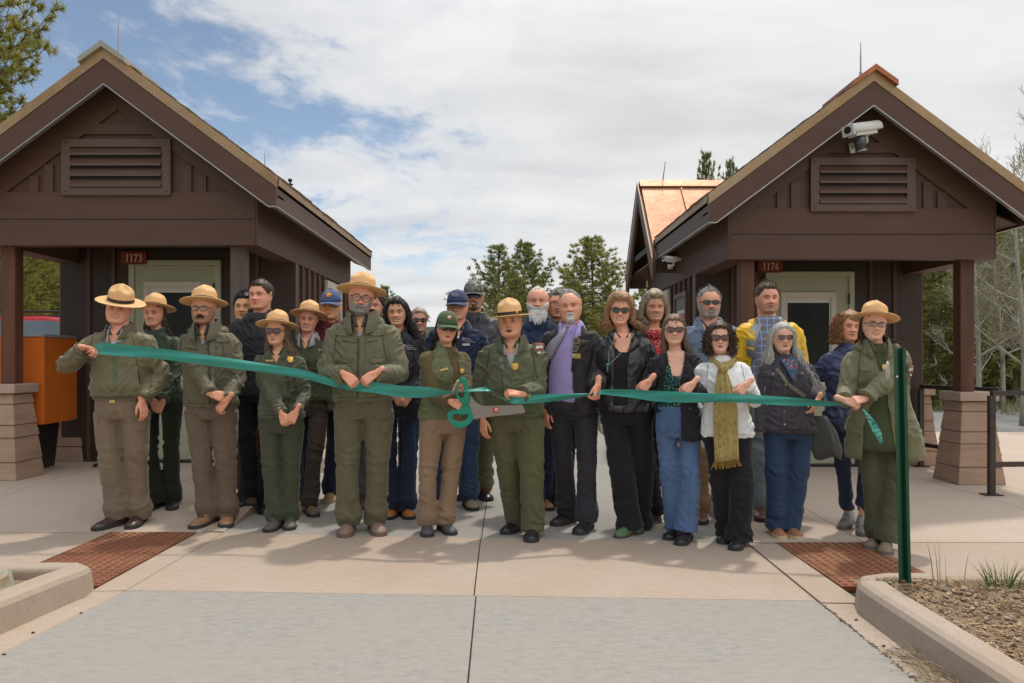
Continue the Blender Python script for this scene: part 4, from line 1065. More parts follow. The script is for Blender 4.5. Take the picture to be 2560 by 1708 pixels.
def pattern(name, kind, a, b_, c_=None, scale=1.0, rough=.8):
    """printed or woven cloth: plaid, paisley, floral, check, camouflage"""
    if name in MATS: return MATS[name]
    m = bpy.data.materials.new(name); m.use_nodes = True; t = m.node_tree; bs = t.nodes['Principled BSDF']
    tcn = N(t, 'ShaderNodeTexCoord'); v = tcn.outputs['Object']; sp = N(t, 'ShaderNodeSeparateXYZ'); t.links.new(v, sp.inputs[0])
    if kind == 'plaid':
        def band(s, per, w, ph=0):
            f = math_node(t, 'FRACT', math_node(t, 'ADD', math_node(t, 'MULTIPLY', s, 1 / per), ph)); return math_node(t, 'LESS_THAN', f, w)
        c = mixc(t, math_node(t, 'MULTIPLY', band(sp.outputs[0], .055 * scale, .45), .6), a, b_)
        c = mixc(t, math_node(t, 'MULTIPLY', band(sp.outputs[2], .055 * scale, .45), .55), c, b_)
        c = mixc(t, math_node(t, 'MULTIPLY', band(sp.outputs[0], .055 * scale, .08, .3), .8), c, c_)
        c = mixc(t, math_node(t, 'MULTIPLY', band(sp.outputs[2], .055 * scale, .08, .3), .8), c, c_)
    elif kind == 'paisley':
        vo = N(t, 'ShaderNodeTexVoronoi'); vo.inputs['Scale'].default_value = 32 / scale; t.links.new(mapping(t, v, scale=(1, .3, .8)), vo.inputs['Vector'])
        w = N(t, 'ShaderNodeTexWave'); w.inputs['Scale'].default_value = 14 / scale; w.inputs['Distortion'].default_value = 14; w.inputs['Detail'].default_value = 3; t.links.new(v, w.inputs['Vector'])
        l1 = ramp(t, w.outputs['Fac'], [(.36, 0), (.44, 1), (.56, 1), (.64, 0)])
        l2 = ramp(t, vo.outputs['Distance'], [(.16, 0), (.24, 1), (.33, 0)])
        c = mixc(t, math_node(t, 'MAXIMUM', math_node(t, 'MULTIPLY', l1, .7), math_node(t, 'MULTIPLY', l2, .8)), a, b_)
        c = mixc(t, ramp(t, noise_node(t, v, 9, 3), [(.45, 0), (.7, .5)]), c, c_ or a)
    elif kind == 'speckle':
        vo = N(t, 'ShaderNodeTexVoronoi'); vo.inputs['Scale'].default_value = 75 / scale; t.links.new(v, vo.inputs['Vector'])
        c = mixc(t, ramp(t, vo.outputs['Distance'], [(.22, 1), (.34, 0)]), a, b_)
        vo2 = N(t, 'ShaderNodeTexVoronoi'); vo2.inputs['Scale'].default_value = 38 / scale; t.links.new(v, vo2.inputs['Vector'])
        c = mixc(t, ramp(t, vo2.outputs['Distance'], [(.14, 1), (.22, 0)]), c, c_ or b_)
    elif kind == 'camo':
        n1 = noise_node(t, mapping(t, v, scale=(1, 1, .4)), 38, 4, .7); n2 = noise_node(t, mapping(t, v, scale=(1, 1, .4), loc=(4, 3, 1)), 30, 4, .7)
        c = mixc(t, ramp(t, n1, [(.48, 0), (.53, 1)]), a, b_); c = mixc(t, ramp(t, n2, [(.55, 0), (.6, 1)]), c, c_)
    elif kind == 'stripe':
        w = N(t, 'ShaderNodeTexWave'); w.inputs['Scale'].default_value = 26 / scale; w.inputs['Distortion'].default_value = 6; w.inputs['Detail'].default_value = 2
        t.links.new(mapping(t, v, rot=(0, R(35), 0)), w.inputs['Vector']); c = mixc(t, ramp(t, w.outputs['Fac'], [(.55, 0), (.72, 1)]), a, b_)
    t.links.new(c, bs.inputs['Base Color']); bs.inputs['Roughness'].default_value = rough; bs.inputs['Specular IOR Level'].default_value = .2
    bn = N(t, 'ShaderNodeBump'); bn.inputs['Strength'].default_value = .3; bn.inputs['Distance'].default_value = .0015
    t.links.new(noise_node(t, v, 350, 2), bn.inputs['Height']); t.links.new(bn.outputs[0], bs.inputs['Normal'])
    MATS[name] = m; return m

# ---- head ------------------------------------------------------
def _prof(pts, soft=5):
    z = np.array([p[0] for p in pts]); v = np.array([p[1] for p in pts])
    zz = np.linspace(z.min(), z.max(), 480); vv = np.interp(zz, z, v); k = np.exp(-.5 * (np.arange(-18, 19) / soft) ** 2); k /= k.sum()
    return zz, np.convolve(np.pad(vv, 18, mode='edge'), k, 'valid')
_F = _prof([(-.122, .045), (-.117, .066), (-.112, .078), (-.1, .090), (-.085, .091), (-.07, .092), (-.055, .094), (-.04, .094), (-.02, .091), (0, .090), (.018, .096), (.04, .096), (.06, .090), (.08, .079), (.10, .055), (.112, .028), (.118, .004)])
_B = _prof([(-.122, -.035), (-.117, -.03), (-.1, .0), (-.08, .035), (-.06, .058), (-.04, .075), (-.02, .090), (0, .100), (.02, .106), (.04, .106), (.06, .101), (.08, .088), (.10, .062), (.112, .032), (.118, .004)])
_W = _prof([(-.122, .012), (-.117, .026), (-.112, .036), (-.1, .048), (-.08, .059), (-.06, .066), (-.04, .071), (-.02, .074), (0, .0755), (.02, .077), (.04, .0755), (.06, .070), (.08, .060), (.10, .041), (.112, .021), (.118, .003)])
NA, NZ = 78, 88
def head_grid(jaw=1.0, wide=1.0, off=0.0, na=NA, nz=NZ, feat=True, nose=1.0):
    """grid (nz, na, 3) of a head; angle 0 looks to -y"""
    s_ = np.linspace(0, 1, nz); z = np.interp(s_, [0, .16, .30, .86, 1], [.118, .07, .032, -.088, -.122]); z[0] = .118
    a = np.linspace(-PI, PI, na, endpoint=False); a = a - .62 * np.sin(a) * np.cos(a * .5) ** 2   # denser in front
    Z = z[:, None] * np.ones(na)[None]; A = np.ones(nz)[:, None] * a[None]
    F = np.interp(Z, *_F) + off; B = np.interp(Z, *_B) + off; W = np.interp(Z, *_W) * wide + off
    W = W * (1 + (jaw - 1) * np.clip(-Z / .09, 0, 1))
    c = (B - F) / 2; h = (F + B) / 2
    X = W * np.sign(np.sin(A)) * np.abs(np.sin(A)) ** .92; Y = c - h * np.cos(A)
    if feat:
        fr = np.clip(np.cos(A) * 1.8, 0, 1); g = lambda cx, cz, sx, sz: np.exp(-.5 * (((np.abs(X) - cx) / sx) ** 2 + ((Z - cz) / sz) ** 2))
        t = np.clip((.012 - Z) / .045, 0, 1); nh = np.where(Z > -.034, .003 + .021 * t ** 1.15, .024 * np.clip(1 - (-.034 - Z) / .010, 0, 1) ** .6) * (Z < .02)
        sg = .0055 + .0065 * t
        d = 1.12 * nose * nh * np.exp(-.5 * (X / sg) ** 2) + .008 * g(.0125, -.036, .0055, .006) + .004 * g(.03, .019, .018, .006) - .013 * g(.031, .001, .014, .010) \
            + .006 * g(.042, -.028, .016, .016) + .004 * g(0, -.0605, .016, .0035) + .0055 * g(0, -.0725, .015, .004) - .005 * g(0, -.0665, .021, .0022) - .004 * g(0, -.083, .02, .005) + .006 * g(0, -.1, .016, .01) - .003 * g(.034, -.055, .006, .016)
        Y = Y - d * fr
    return X, Y, Z

SKINS = {'fair': lin(238, 186, 160), 'pink': lin(236, 172, 144), 'tan': lin(222, 164, 130), 'warm': lin(228, 172, 138), 'asian': lin(228, 174, 136), 'olive': lin(200, 152, 124)}

def face_colors(X, Y, Z, sk, hair, mouth, stubble, blush, brow, lips, shut):
    n = X.shape; C = np.ones(n + (3,)) * np.array(sk)
    fr = np.clip(-Y / .05, 0, 1); aX = np.abs(X)
    def mixm(w, col): 
        nonlocal C
        w = np.clip(w, 0, 1)[..., None]; C = C * (1 - w) + np.array(col) * w
    g = lambda cx, cz, sx, sz: np.exp(-.5 * (((aX - cx) / sx) ** 2 + ((Z - cz) / sz) ** 2)) * fr
    red = (sk[0] * .98, sk[1] * .66, sk[2] * .62)
    mixm(blush * g(.045, -.03, .018, .018), red); mixm(blush * .8 * g(0, -.032, .012, .010), red)
    mixm(.35 * g(.03, -.012, .014, .004), (sk[0] * .75, sk[1] * .62, sk[2] * .6)); mixm(.45 * g(.031, .006, .013, .0075), (sk[0] * .62, sk[1] * .48, sk[2] * .44))  # eye-socket shade painted into the skin, under the eyes and on the lids
    fold = np.exp(-.5 * ((aX - (.021 + .28 * np.clip(-.036 - Z, 0, .04))) / .0022) ** 2) * np.clip((-.034 - Z) / .006, 0, 1) * np.clip((Z + .068) / .006, 0, 1) * fr; mixm(.5 * fold, (sk[0] * .6, sk[1] * .42, sk[2] * .38)); mixm(.6 * np.exp(-.5 * (((aX - .006) / .004) ** 2 + ((Z + .0435) / .0022) ** 2)) * fr, (sk[0] * .3, sk[1] * .18, sk[2] * .15))  # shade of cheek folds and nostrils painted into the skin colour
    if stubble is not None:
        col, amt, kind = stubble
        z0 = -.044 - .9 * aX ** 1.0 * 0
        low = np.clip((-.040 - Z) / .012, 0, 1) * fr
        side = np.clip((aX - .048) / .012, 0, 1) * np.clip((.005 - Z) / .02, 0, 1) * np.clip((.01 - Y) / .03, 0, 1)
        w = np.maximum(low, side)
        if kind == 'goatee': w = low * np.clip((.034 - aX) / .008, 0, 1)
        w = w * (1 - .85 * g(0, -.067, .02, .005)) * (1 - .75 * g(.040, -.05, .009, .012) * (kind != 'full'))
        mixm(w * amt, col)
    # brows
    bz = .0215 - 1.9 * (aX - .03) ** 2 + .06 * (aX - .03)
    w = np.exp(-.5 * ((Z - bz) / .0036) ** 2) * np.clip((aX - .013) / .004, 0, 1) * np.clip((.05 - aX) / .006, 0, 1) * fr
    mixm(w * brow, hair)
    # eye line / lashes, drawn where the lids meet
    w = np.exp(-.5 * ((Z - (.0045 - 4.5 * (aX - .031) ** 2)) / .0023) ** 2) * np.clip((.0165 - np.abs(aX - .031)) / .003, 0, 1) * fr
    mixm(w * (.85 if not shut else .9), (.03, .018, .014))
    # mouth
    lipc = lips
    zc = -.0668 + (5.5 * aX ** 2 if mouth in ('smile', 'grin') else 1.5 * aX ** 2 if mouth != 'open' else 0)
    hw = {'closed': .021, 'smile': .027, 'grin': .029, 'open': .023, 'talk': .020, 'soft': .023}[mouth]
    hh = {'closed': .0055, 'smile': .0075, 'grin': .0102, 'open': .0155, 'talk': .0095, 'soft': .006}[mouth]
    e = np.sqrt((aX / hw) ** 2 + ((Z - zc) / hh) ** 2)
    mixm(np.clip((1.15 - e) / .25, 0, 1) * fr, lipc)
    if mouth in ('grin', 'smile', 'soft', 'talk'):
        k = {'grin': .62, 'smile': .42, 'soft': .0, 'talk': .4}[mouth]
        if k:
            e3 = np.sqrt((aX / (hw * .92)) ** 2 + ((Z - zc - hh * .12) / (hh * k * 1.35)) ** 2); mixm(np.clip((1.1 - e3) / .2, 0, 1) * fr * .8, (.12, .035, .03))
            e2 = np.sqrt((aX / (hw * .82)) ** 2 + ((Z - zc) / (hh * k)) ** 2); mixm(np.clip((1.1 - e2) / .25, 0, 1) * fr, (.74, .66, .56) if mouth != 'talk' else (.3, .2, .17))
    if mouth == 'open':
        e2 = np.sqrt((aX / (hw * .78)) ** 2 + ((Z - zc) / (hh * .68)) ** 2); mixm(np.clip((1.1 - e2) / .25, 0, 1) * fr, (.09, .02, .018))
        w = np.clip((1.1 - e2) / .25, 0, 1) * (Z > zc + hh * .28) * fr; mixm(w, (.55, .5, .44))
    w = np.exp(-.5 * ((Z - zc) / .0013) ** 2) * (aX < hw) * fr * (0.8 if mouth in ('closed', 'soft') else 0); mixm(w, (sk[0] * .3, sk[1] * .18, sk[2] * .16))
    return C

def frame_of(yaw=0, pitch=0, roll=0):
    """yaw turns the face to image right, pitch raises it, roll tips the head clockwise"""
    return Matrix.Rotation(R(yaw), 3, 'Z') @ Matrix.Rotation(R(pitch), 3, 'X').inverted() @ Matrix.Rotation(R(roll), 3, 'Y')

def hand_prims(mb, w, f, nrm, side, pose='relax', sc_=1.0):
    """w wrist, f finger direction, nrm back of hand, side +1: thumb on the left of f seen from the back"""
    f = Vector(f).normalized(); nrm = Vector(nrm); nrm = (nrm - f * nrm.dot(f)).normalized(); l = nrm.cross(f) * side; k = sc_
    curl = {'relax': (12, 28, 22), 'grip': (45, 75, 50), 'clasp': (50, 68, 42), 'pinch': (55, 60, 35), 'flat': (5, 10, 8), 'drape': (42, 62, 42)}[pose]
    P = lambda a, b, c: Vector(w) + (f * a + l * b + nrm * c) * k
    for o, m in ((.030, .0125), (.011, .0135), (-.009, .0135), (-.028, .0125)):
        mb.capsule(P(.005, o * .62, 0), P(.088, o, .001), .0155 * k, m * k, 8)
    mb.capsule(P(-.06, 0, 0), P(.01, 0, 0), .026 * k, .024 * k, 10)
    for o, L, r, e in ((.030, .070, .0088, 1), (.010, .078, .0092, 0), (-.010, .073, .0088, 0), (-.028, .058, .0078, -1)):
        p = P(.088, o, 0); d = f.copy() + l * e * .03; ang = 0
        for q, (fr, cu) in enumerate(zip((.45, .31, .24), curl)):
            ang += cu * (1 + .12 * (-e)); dd = (f * math.cos(R(ang)) - nrm * math.sin(R(ang)) + l * e * .05).normalized()
            p2 = p + dd * L * fr * k; mb.capsule(p, p2, r * (1 - .09 * q) * k, r * (.93 - .09 * q) * k, 8); p = p2
    # thumb leaves the side of the palm near its base
    op = {'relax': .55, 'grip': .45, 'clasp': .5, 'pinch': .35, 'flat': .7, 'drape': .4}[pose]
    a = P(.018, .026, -.004); b_ = a + (f * .75 + l * op - nrm * (.28 if pose != 'flat' else .05)).normalized() * .040 * k
    c = b_ + (f * .92 + l * op * .3 - nrm * (.45 if pose in ('grip', 'pinch', 'drape') else .15)).normalized() * .030 * k; d_ = c + (f * .95 - l * (.25 if pose in ('grip', 'pinch') else 0) - nrm * .4).normalized() * .024 * k
    mb.capsule(a, b_, .0145 * k, .0115 * k, 8); mb.capsule(b_, c, .0108 * k, .0098 * k, 8); mb.capsule(c, d_, .0098 * k, .0078 * k, 8)

def curve_pts(pts, n):
    """smooth interpolation of (point..., radius) tuples"""
    P = np.array(pts, float); m = len(P); out = []
    for q in range(n + 1):
        t = q / n * (m - 1); i = min(int(t), m - 2); u = t - i
        p0, p1, p2, p3 = P[max(i - 1, 0)], P[i], P[i + 1], P[min(i + 2, m - 1)]
        out.append(.5 * ((2 * p1) + (-p0 + p2) * u + (2 * p0 - 5 * p1 + 4 * p2 - p3) * u * u + (-p0 + 3 * p1 - 3 * p2 + p3) * u ** 3))
    return out
def limb(mb, pts, n=14, seg=12, mat=None):
    c = curve_pts(pts, n); mb.tube([Vector(p[:3]) for p in c], [max(.01, float(p[3])) for p in c], seg, True, mat)

def ring(cx, cy, z, w, d, n=44, ex=.86):
    r = []
    for i in range(n):
        a = 2 * PI * i / n; ca, sa = math.cos(a), math.sin(a)
        r.append((cx + w * math.copysign(abs(sa) ** ex, sa), cy - d * math.copysign(abs(ca) ** ex, ca), z))
    return r

JOBS = []
def remesh_later(mb, voxel, smooth_it, cb):
    me = mb.mesh('tmp', []); me.materials.clear()
    o = bpy.data.objects.new('tmp', me); COL.objects.link(o)
    m = o.modifiers.new('r', 'REMESH'); m.mode = 'VOXEL'; m.voxel_size = voxel; m.adaptivity = 0
    if smooth_it: s_ = o.modifiers.new('s', 'SMOOTH'); s_.factor = .5; s_.iterations = smooth_it
    JOBS.append((o, cb))
def run_jobs():
    bpy.context.view_layer.update(); dg = bpy.context.evaluated_depsgraph_get()
    for o, cb in JOBS:
        me = bpy.data.meshes.new_from_object(o.evaluated_get(dg)); old = o.data; bpy.data.objects.remove(o); bpy.data.meshes.remove(old); cb(me)
    JOBS.clear()
def get_co(me):
    a = np.empty(len(me.vertices) * 3, np.float32); me.vertices.foreach_get('co', a); return a.reshape(-1, 3)
def get_no(me):
    a = np.empty(len(me.vertices) * 3, np.float32); me.vertices.foreach_get('normal', a); return a.reshape(-1, 3)
def set_co(me, c): me.vertices.foreach_set('co', c.astype(np.float32).ravel()); me.update()
def smooth_shade(me): me.polygons.foreach_set('use_smooth', [True] * len(me.polygons))

def hair_shell(mask_fn, off, amp, M, hc, sc_, seed, jaw=1.0, wide=1.0, freq=28, streak=(1, 1, .4)):
    """shell lying over the skull where mask_fn is true"""
    X, Y, Z = head_grid(jaw, wide, 0, 72, 56, True); X2, Y2, Z2 = head_grid(jaw, wide, 0.0, 72, 56, False)
    mask = mask_fn(X, Y, Z); nz, na = X.shape; mb = MB(); idx = {}
    cen = np.array([0, .0, .01])
    def pt(j, i):
        p = np.array([X[j, i], Y[j, i], Z[j, i]]); d = p - np.array([0, .004, min(Z[j, i], .02)]); L = np.linalg.norm(d); d = d / (L + 1e-6)
        m = mask[j, i]; nn = noise.noise(Vector((p[0] * freq * streak[0] + seed, p[1] * freq * streak[1], p[2] * freq * streak[2])))
        nn2 = noise.noise(Vector((p[0] * 90 + seed, p[1] * 90, p[2] * 25)))
        o_ = off(p) if callable(off) else off
        q = p + d * ((o_ + amp * nn + amp * .5 * nn2) * min(1, max(0, m * 2)) - .002)
        return hc + M @ Vector(q * sc_)
    for j in range(nz - 1):
        for i in range(na):
            i2 = (i + 1) % na; cs = [(j, i), (j, i2), (j + 1, i2), (j + 1, i)]
            if max(mask[c] for c in cs) > .02:
                f = []
                for c in cs:
                    if c not in idx: idx[c] = len(mb.v); mb.v.append(tuple(pt(*c))); mb.c.append((1, 1, 1))
                    f.append(idx[c])
                mb.f.append(tuple(f)); mb.m.append(0)
    return mb
def strands(mb, roots, w0, mi=0, n_seg=7):
    """roots: list of point lists -> tapered flat locks"""
    for pts, w in roots:
        L = []; n = len(pts)
        for i, p in enumerate(pts):
            d = (pts[min(i + 1, n - 1)] - pts[max(i - 1, 0)]); 
            v = Vector((p.x, p.y - 3, 0)); sd = d.cross(Vector((0, 1, 0)) if abs(d.normalized().y) < .9 else Vector((1, 0, 0)))
            sd = sd.normalized() if sd.length > 1e-6 else Vector((1, 0, 0)); ww = w * (1 - .75 * (i / (n - 1)) ** 2)
            L.append((p - sd * ww, p + Vector((0, -ww * .8, 0)), p + sd * ww))
        vs = [q for t in L for q in t]; fs = []
        for i in range(n - 1):
            for k in range(2): fs.append((i * 3 + k, i * 3 + k + 1, i * 3 + k + 4, i * 3 + k + 3))
        mb.add(vs, fs, mi)

HAIRM = {}
def hair_mat(name, col, col2=None):
    if name not in HAIRM: HAIRM[name] = mat('hair_' + name, col, .5, .32, 60, .5, 260, stretch=(1, 1, .25), col2=col2, p2=(.45, .65), spec=.35, bdist=.002)
    return HAIRM[name]
HC = {'brown': ((.045, .026, .016), (.08, .046, .026)), 'dark': ((.012, .009, .008), (.028, .018, .014)), 'black': ((.009, .009, .009), (.02, .02, .02)), 'light_brown': ((.13, .08, .045), (.24, .15, .085)), 'grey': ((.23, .22, .20), (.36, .35, .33)),
      'white': ((.74, .72, .68), (.62, .60, .56)), 'silver': ((.40, .39, .36), (.52, .5, .46)), 'auburn': ((.30, .155, .075), (.42, .26, .14)), 'blond_grey': ((.34, .27, .17), (.22, .17, .12)), 'red_curl': ((.26, .115, .04), (.34, .17, .07)), 'salt': ((.10, .095, .09), (.24, .23, .22)), 'mid': ((.085, .05, .03), (.13, .08, .05)), 'blond': ((.5, .38, .2), (.4, .3, .17))}
M_FELT = mat('straw_felt_hat', (.76, .47, .225), .75, .06, 4, .3, 300, fine=.05, spec=.25, bdist=.001)
M_BAND = mat('hat_band_leather', (.035, .022, .02), .45, .1, 8)
M_GOLD = mat('gold_badge', (.72, .42, .10), .35, .12, 40, metal=.6)
M_FR_BLACK = mat('glasses_frame_dark', (.015, .013, .013), .3)
M_FR_TORT = mat('glasses_frame_tortoise', (.07, .03, .018), .3, .4, 60)
M_FR_PALE = mat('glasses_frame_pale', (.55, .42, .3), .3)
M_FR_WIRE = mat('glasses_frame_wire', (.25, .22, .2), .3, metal=.7)
M_LENS_D = mat('sunglass_lens', (.008, .008, .009), .06, .1, 5, spec=.8)
M_LENS_R = mat('rose_sunglass_lens', (.09, .022, .028), .08, .1, 5, spec=.8)
M_LENS_B = mat('brown_sunglass_lens', (.10, .035, .02), .08, .1, 5, spec=.8)
M_LENS_C = mat('clear_lens', (.9, .9, .9), .04, .0, 5, spec=.6, alpha=.12)
LENS = {'dark': M_LENS_D, 'rose': M_LENS_R, 'brown': M_LENS_B, 'clear': M_LENS_C}
FRAME = {'dark': M_FR_BLACK, 'tort': M_FR_TORT, 'pale': M_FR_PALE, 'wire': M_FR_WIRE}

def campaign_hat(parent, hc, M, k, tilt=8, band_pin=False, label=None):
    """flat-brimmed ranger hat with four dents in the crown"""
    T = M @ Matrix.Rotation(R(-tilt), 3, 'X'); o = hc + M @ Vector((0, .008, .052)) * k
    mb = MB(); n = 56
    def rg(rx, ry, z, dent=0, top=0):
        out = []
        for i in range(n):
            a = 2 * PI * i / n; dd = (.5 - .5 * math.cos(4 * a)) ** 1.2; q = 1 - dent * dd
            out.append(o + T @ (Vector((rx * math.sin(a) * q, -ry * math.cos(a) * q, z - top * dd)) * k))
        return out
    warp = lambda r, z0: [o + T @ (Vector((r * 1.0 * math.sin(2 * PI * i / n), -r * 1.06 * math.cos(2 * PI * i / n), z0 + .004 * math.cos(2 * 2 * PI * i / n) * (r / .19) ** 2)) * k) for i in range(n)]
    rings = [rg(.078, .092, -.002), warp(.11, -.003), warp(.14, -.004), warp(.163, -.004), warp(.166, -.001), warp(.163, .0025), warp(.14, .003), warp(.11, .003), rg(.089, .102, .004), rg(.087, .100, .012), rg(.0855, .099, .045), rg(.084, .097, .062), rg(.081, .093, .076, .02, .000), rg(.077, .088, .088, .10, .006), rg(.068, .078, .100, .20, .014), rg(.052, .060, .112, .26, .018), rg(.032, .038, .122, .24, .013), rg(.014, .018, .128, .1, .004), rg(.003, .004, .130)]
    mb.loft(rings); ht = mb.build('hat', M_FELT, parent, True)
    b = MB(); b.loft([rg(.0885, .1017, .004), rg(.0892, .1026, .008), rg(.0880, .1010, .027), rg(.0866, .1, .029)], cap=False); b.build('hat_band', M_BAND, ht, True)
    if band_pin:
        b = MB(); c = o + T @ (Vector((.062, -.078, .021)) * k); b.ellipsoid(c, (.009, .006, .009), 10, 6); b.build('hat_pin', M_GOLD, ht, True)
    return ht
def ball_cap(parent, hc, M, k, col_m, visor_m, emblem=None, tilt=4):
    T = M @ Matrix.Rotation(R(tilt), 3, 'X'); o = hc + M @ Vector((0, .004, .034)) * k; mb = MB(); n = 40; rings = []
    for t in (0, .15, .35, .55, .75, .9, .985):
        rr = math.cos(t * PI / 2) ** .72; z = .105 * math.sin(t * PI / 2)
        rings.append([o + T @ (Vector((.087 * rr * math.sin(2 * PI * i / n), (-.105 if math.cos(2 * PI * i / n) > 0 else -.107) * rr * math.cos(2 * PI * i / n), z)) * k) for i in range(n)])
    mb.loft(rings, cap=True); b = MB(); b.ellipsoid(o + T @ (Vector((0, 0, .106)) * k), (.008, .008, .005), 8, 4)
    cp = mb.build('cap', col_m, parent, True); b.build('button', col_m, cp, True)
    b = MB(); rows = []
    for s_ in range(6):
        r_ = []
        for i in range(15):
            a = -1.15 + 2.3 * i / 14; base = Vector((.087 * math.sin(a), -.103 * math.cos(a), .002)); d = Vector((math.sin(a) * .28, -1, 0)); L = .075 * math.cos(a * .95) * s_ / 5
            p = base + d * L; p.z += -.012 * (p.x / .08) ** 2 * (.4 + s_ / 5) - .012 * (s_ / 5) ** 1.5; r_.append(o + T @ (p * k))
        rows.append(r_)
    for lay in (0, -.005):
        vs = [p + T @ Vector((0, 0, lay)) for r_ in rows for p in r_]; b.add(vs, [(q * 15 + i, q * 15 + i + 1, (q + 1) * 15 + i + 1, (q + 1) * 15 + i) for q in range(5) for i in range(14)])
    b.build('visor', visor_m, cp, True)
    if emblem:
        e = MB(); kind, mts = emblem
        def S(u, v, lift=.003):
            a = u / .1; t = .25 + v / .16; rr = math.cos(t * PI / 2) ** .72
            return o + T @ (Vector(((.087 + lift) * rr * math.sin(a), -(.105 + lift) * rr * math.cos(a), (.105) * math.sin(t * PI / 2))) * k)
        def patch(pts, mi, lift): e.add([S(u, v, lift) for u, v in pts], [tuple(range(len(pts)))], mi)
        if kind == 'oval':
            patch([(.034 * math.cos(q * PI / 8), .026 + .026 * math.sin(q * PI / 8)) for q in range(16)], 0, .004); patch([(-.02, .026), (.0, .008), (.02, .018), (.018, .036), (0, .044)], 1, .0055); patch([(-.006, .012), (.018, .016), (.012, .03)], 2, .007)
        else:
            patch([(-.038, .012), (-.024, .012), (-.024, .044), (-.038, .044)], 0, .004); patch([(-.036, .012), (-.026, .012), (-.026, .022), (-.036, .022)], 2, .006)
            for q, (tx, wd) in enumerate((('Rocky', 0), ('Mountain', 0), ('Conservancy', 0))):
                add_text(e, tx, .0125, lambda u, v, q=q: S(.008 + u, .038 - q * .012 + v, .005), 1)
        e.build('cap_emblem', mts, cp)
    return cp
def glasses(parent, hc, M, k, kind='square', frame='dark', lens='dark', lw=.0265, lh=.020, thick=.0022, dz=0.0, up=0.0):
    g = MB(); ls = MB(); yf = -.107
    T = lambda p: hc + M @ (Vector(p) * k)
    for sx in (-1, 1):
        cx = sx * .033; pts = []
        for q in range(20):
            a = 2 * PI * q / 20; e = {'round': 1.0, 'square': .55, 'cat': .62, 'wayf': .7}[kind]
            u = lw * math.copysign(abs(math.cos(a)) ** e, math.cos(a)); v = lh * math.copysign(abs(math.sin(a)) ** e, math.sin(a))
            if kind in ('cat', 'wayf') : v += .004 * (u * sx > 0) * (abs(u) / lw) * (1 if v > 0 else 0); u *= 1 + .1 * (v / lh)
            x = cx + u; y = yf + 3.2 * (x * x) * (1.0) ; pts.append(T((x, y, dz + v)))
        g.tube(pts + [pts[0]], thick * k, 5, False); ls.add([T((cx, yf + 3.2 * cx * cx - .001, dz))] + pts, [(0, 1 + q, 1 + (q + 1) % 20) for q in range(20)])
        xe = cx + sx * lw * .98; g.tube([T((xe, yf + 3.2 * xe * xe, dz + lh * .35)), T((sx * .0775, -.055, dz + .006)), T((sx * .080, .0, dz + .002)), T((sx * .077, .02, dz - .012))], [thick * k * 1.1] * 4, 5)
    g.tube([T((-.033 + lw * .95, yf + .0, dz + .006)), T((0, yf - .002, dz + .009)), T((.033 - lw * .95, yf + .0, dz + .006))], thick * k, 5)
    fr = g.build('glasses', FRAME[frame], parent, True); ls.build('lens', LENS[lens], fr, False)
    return fr

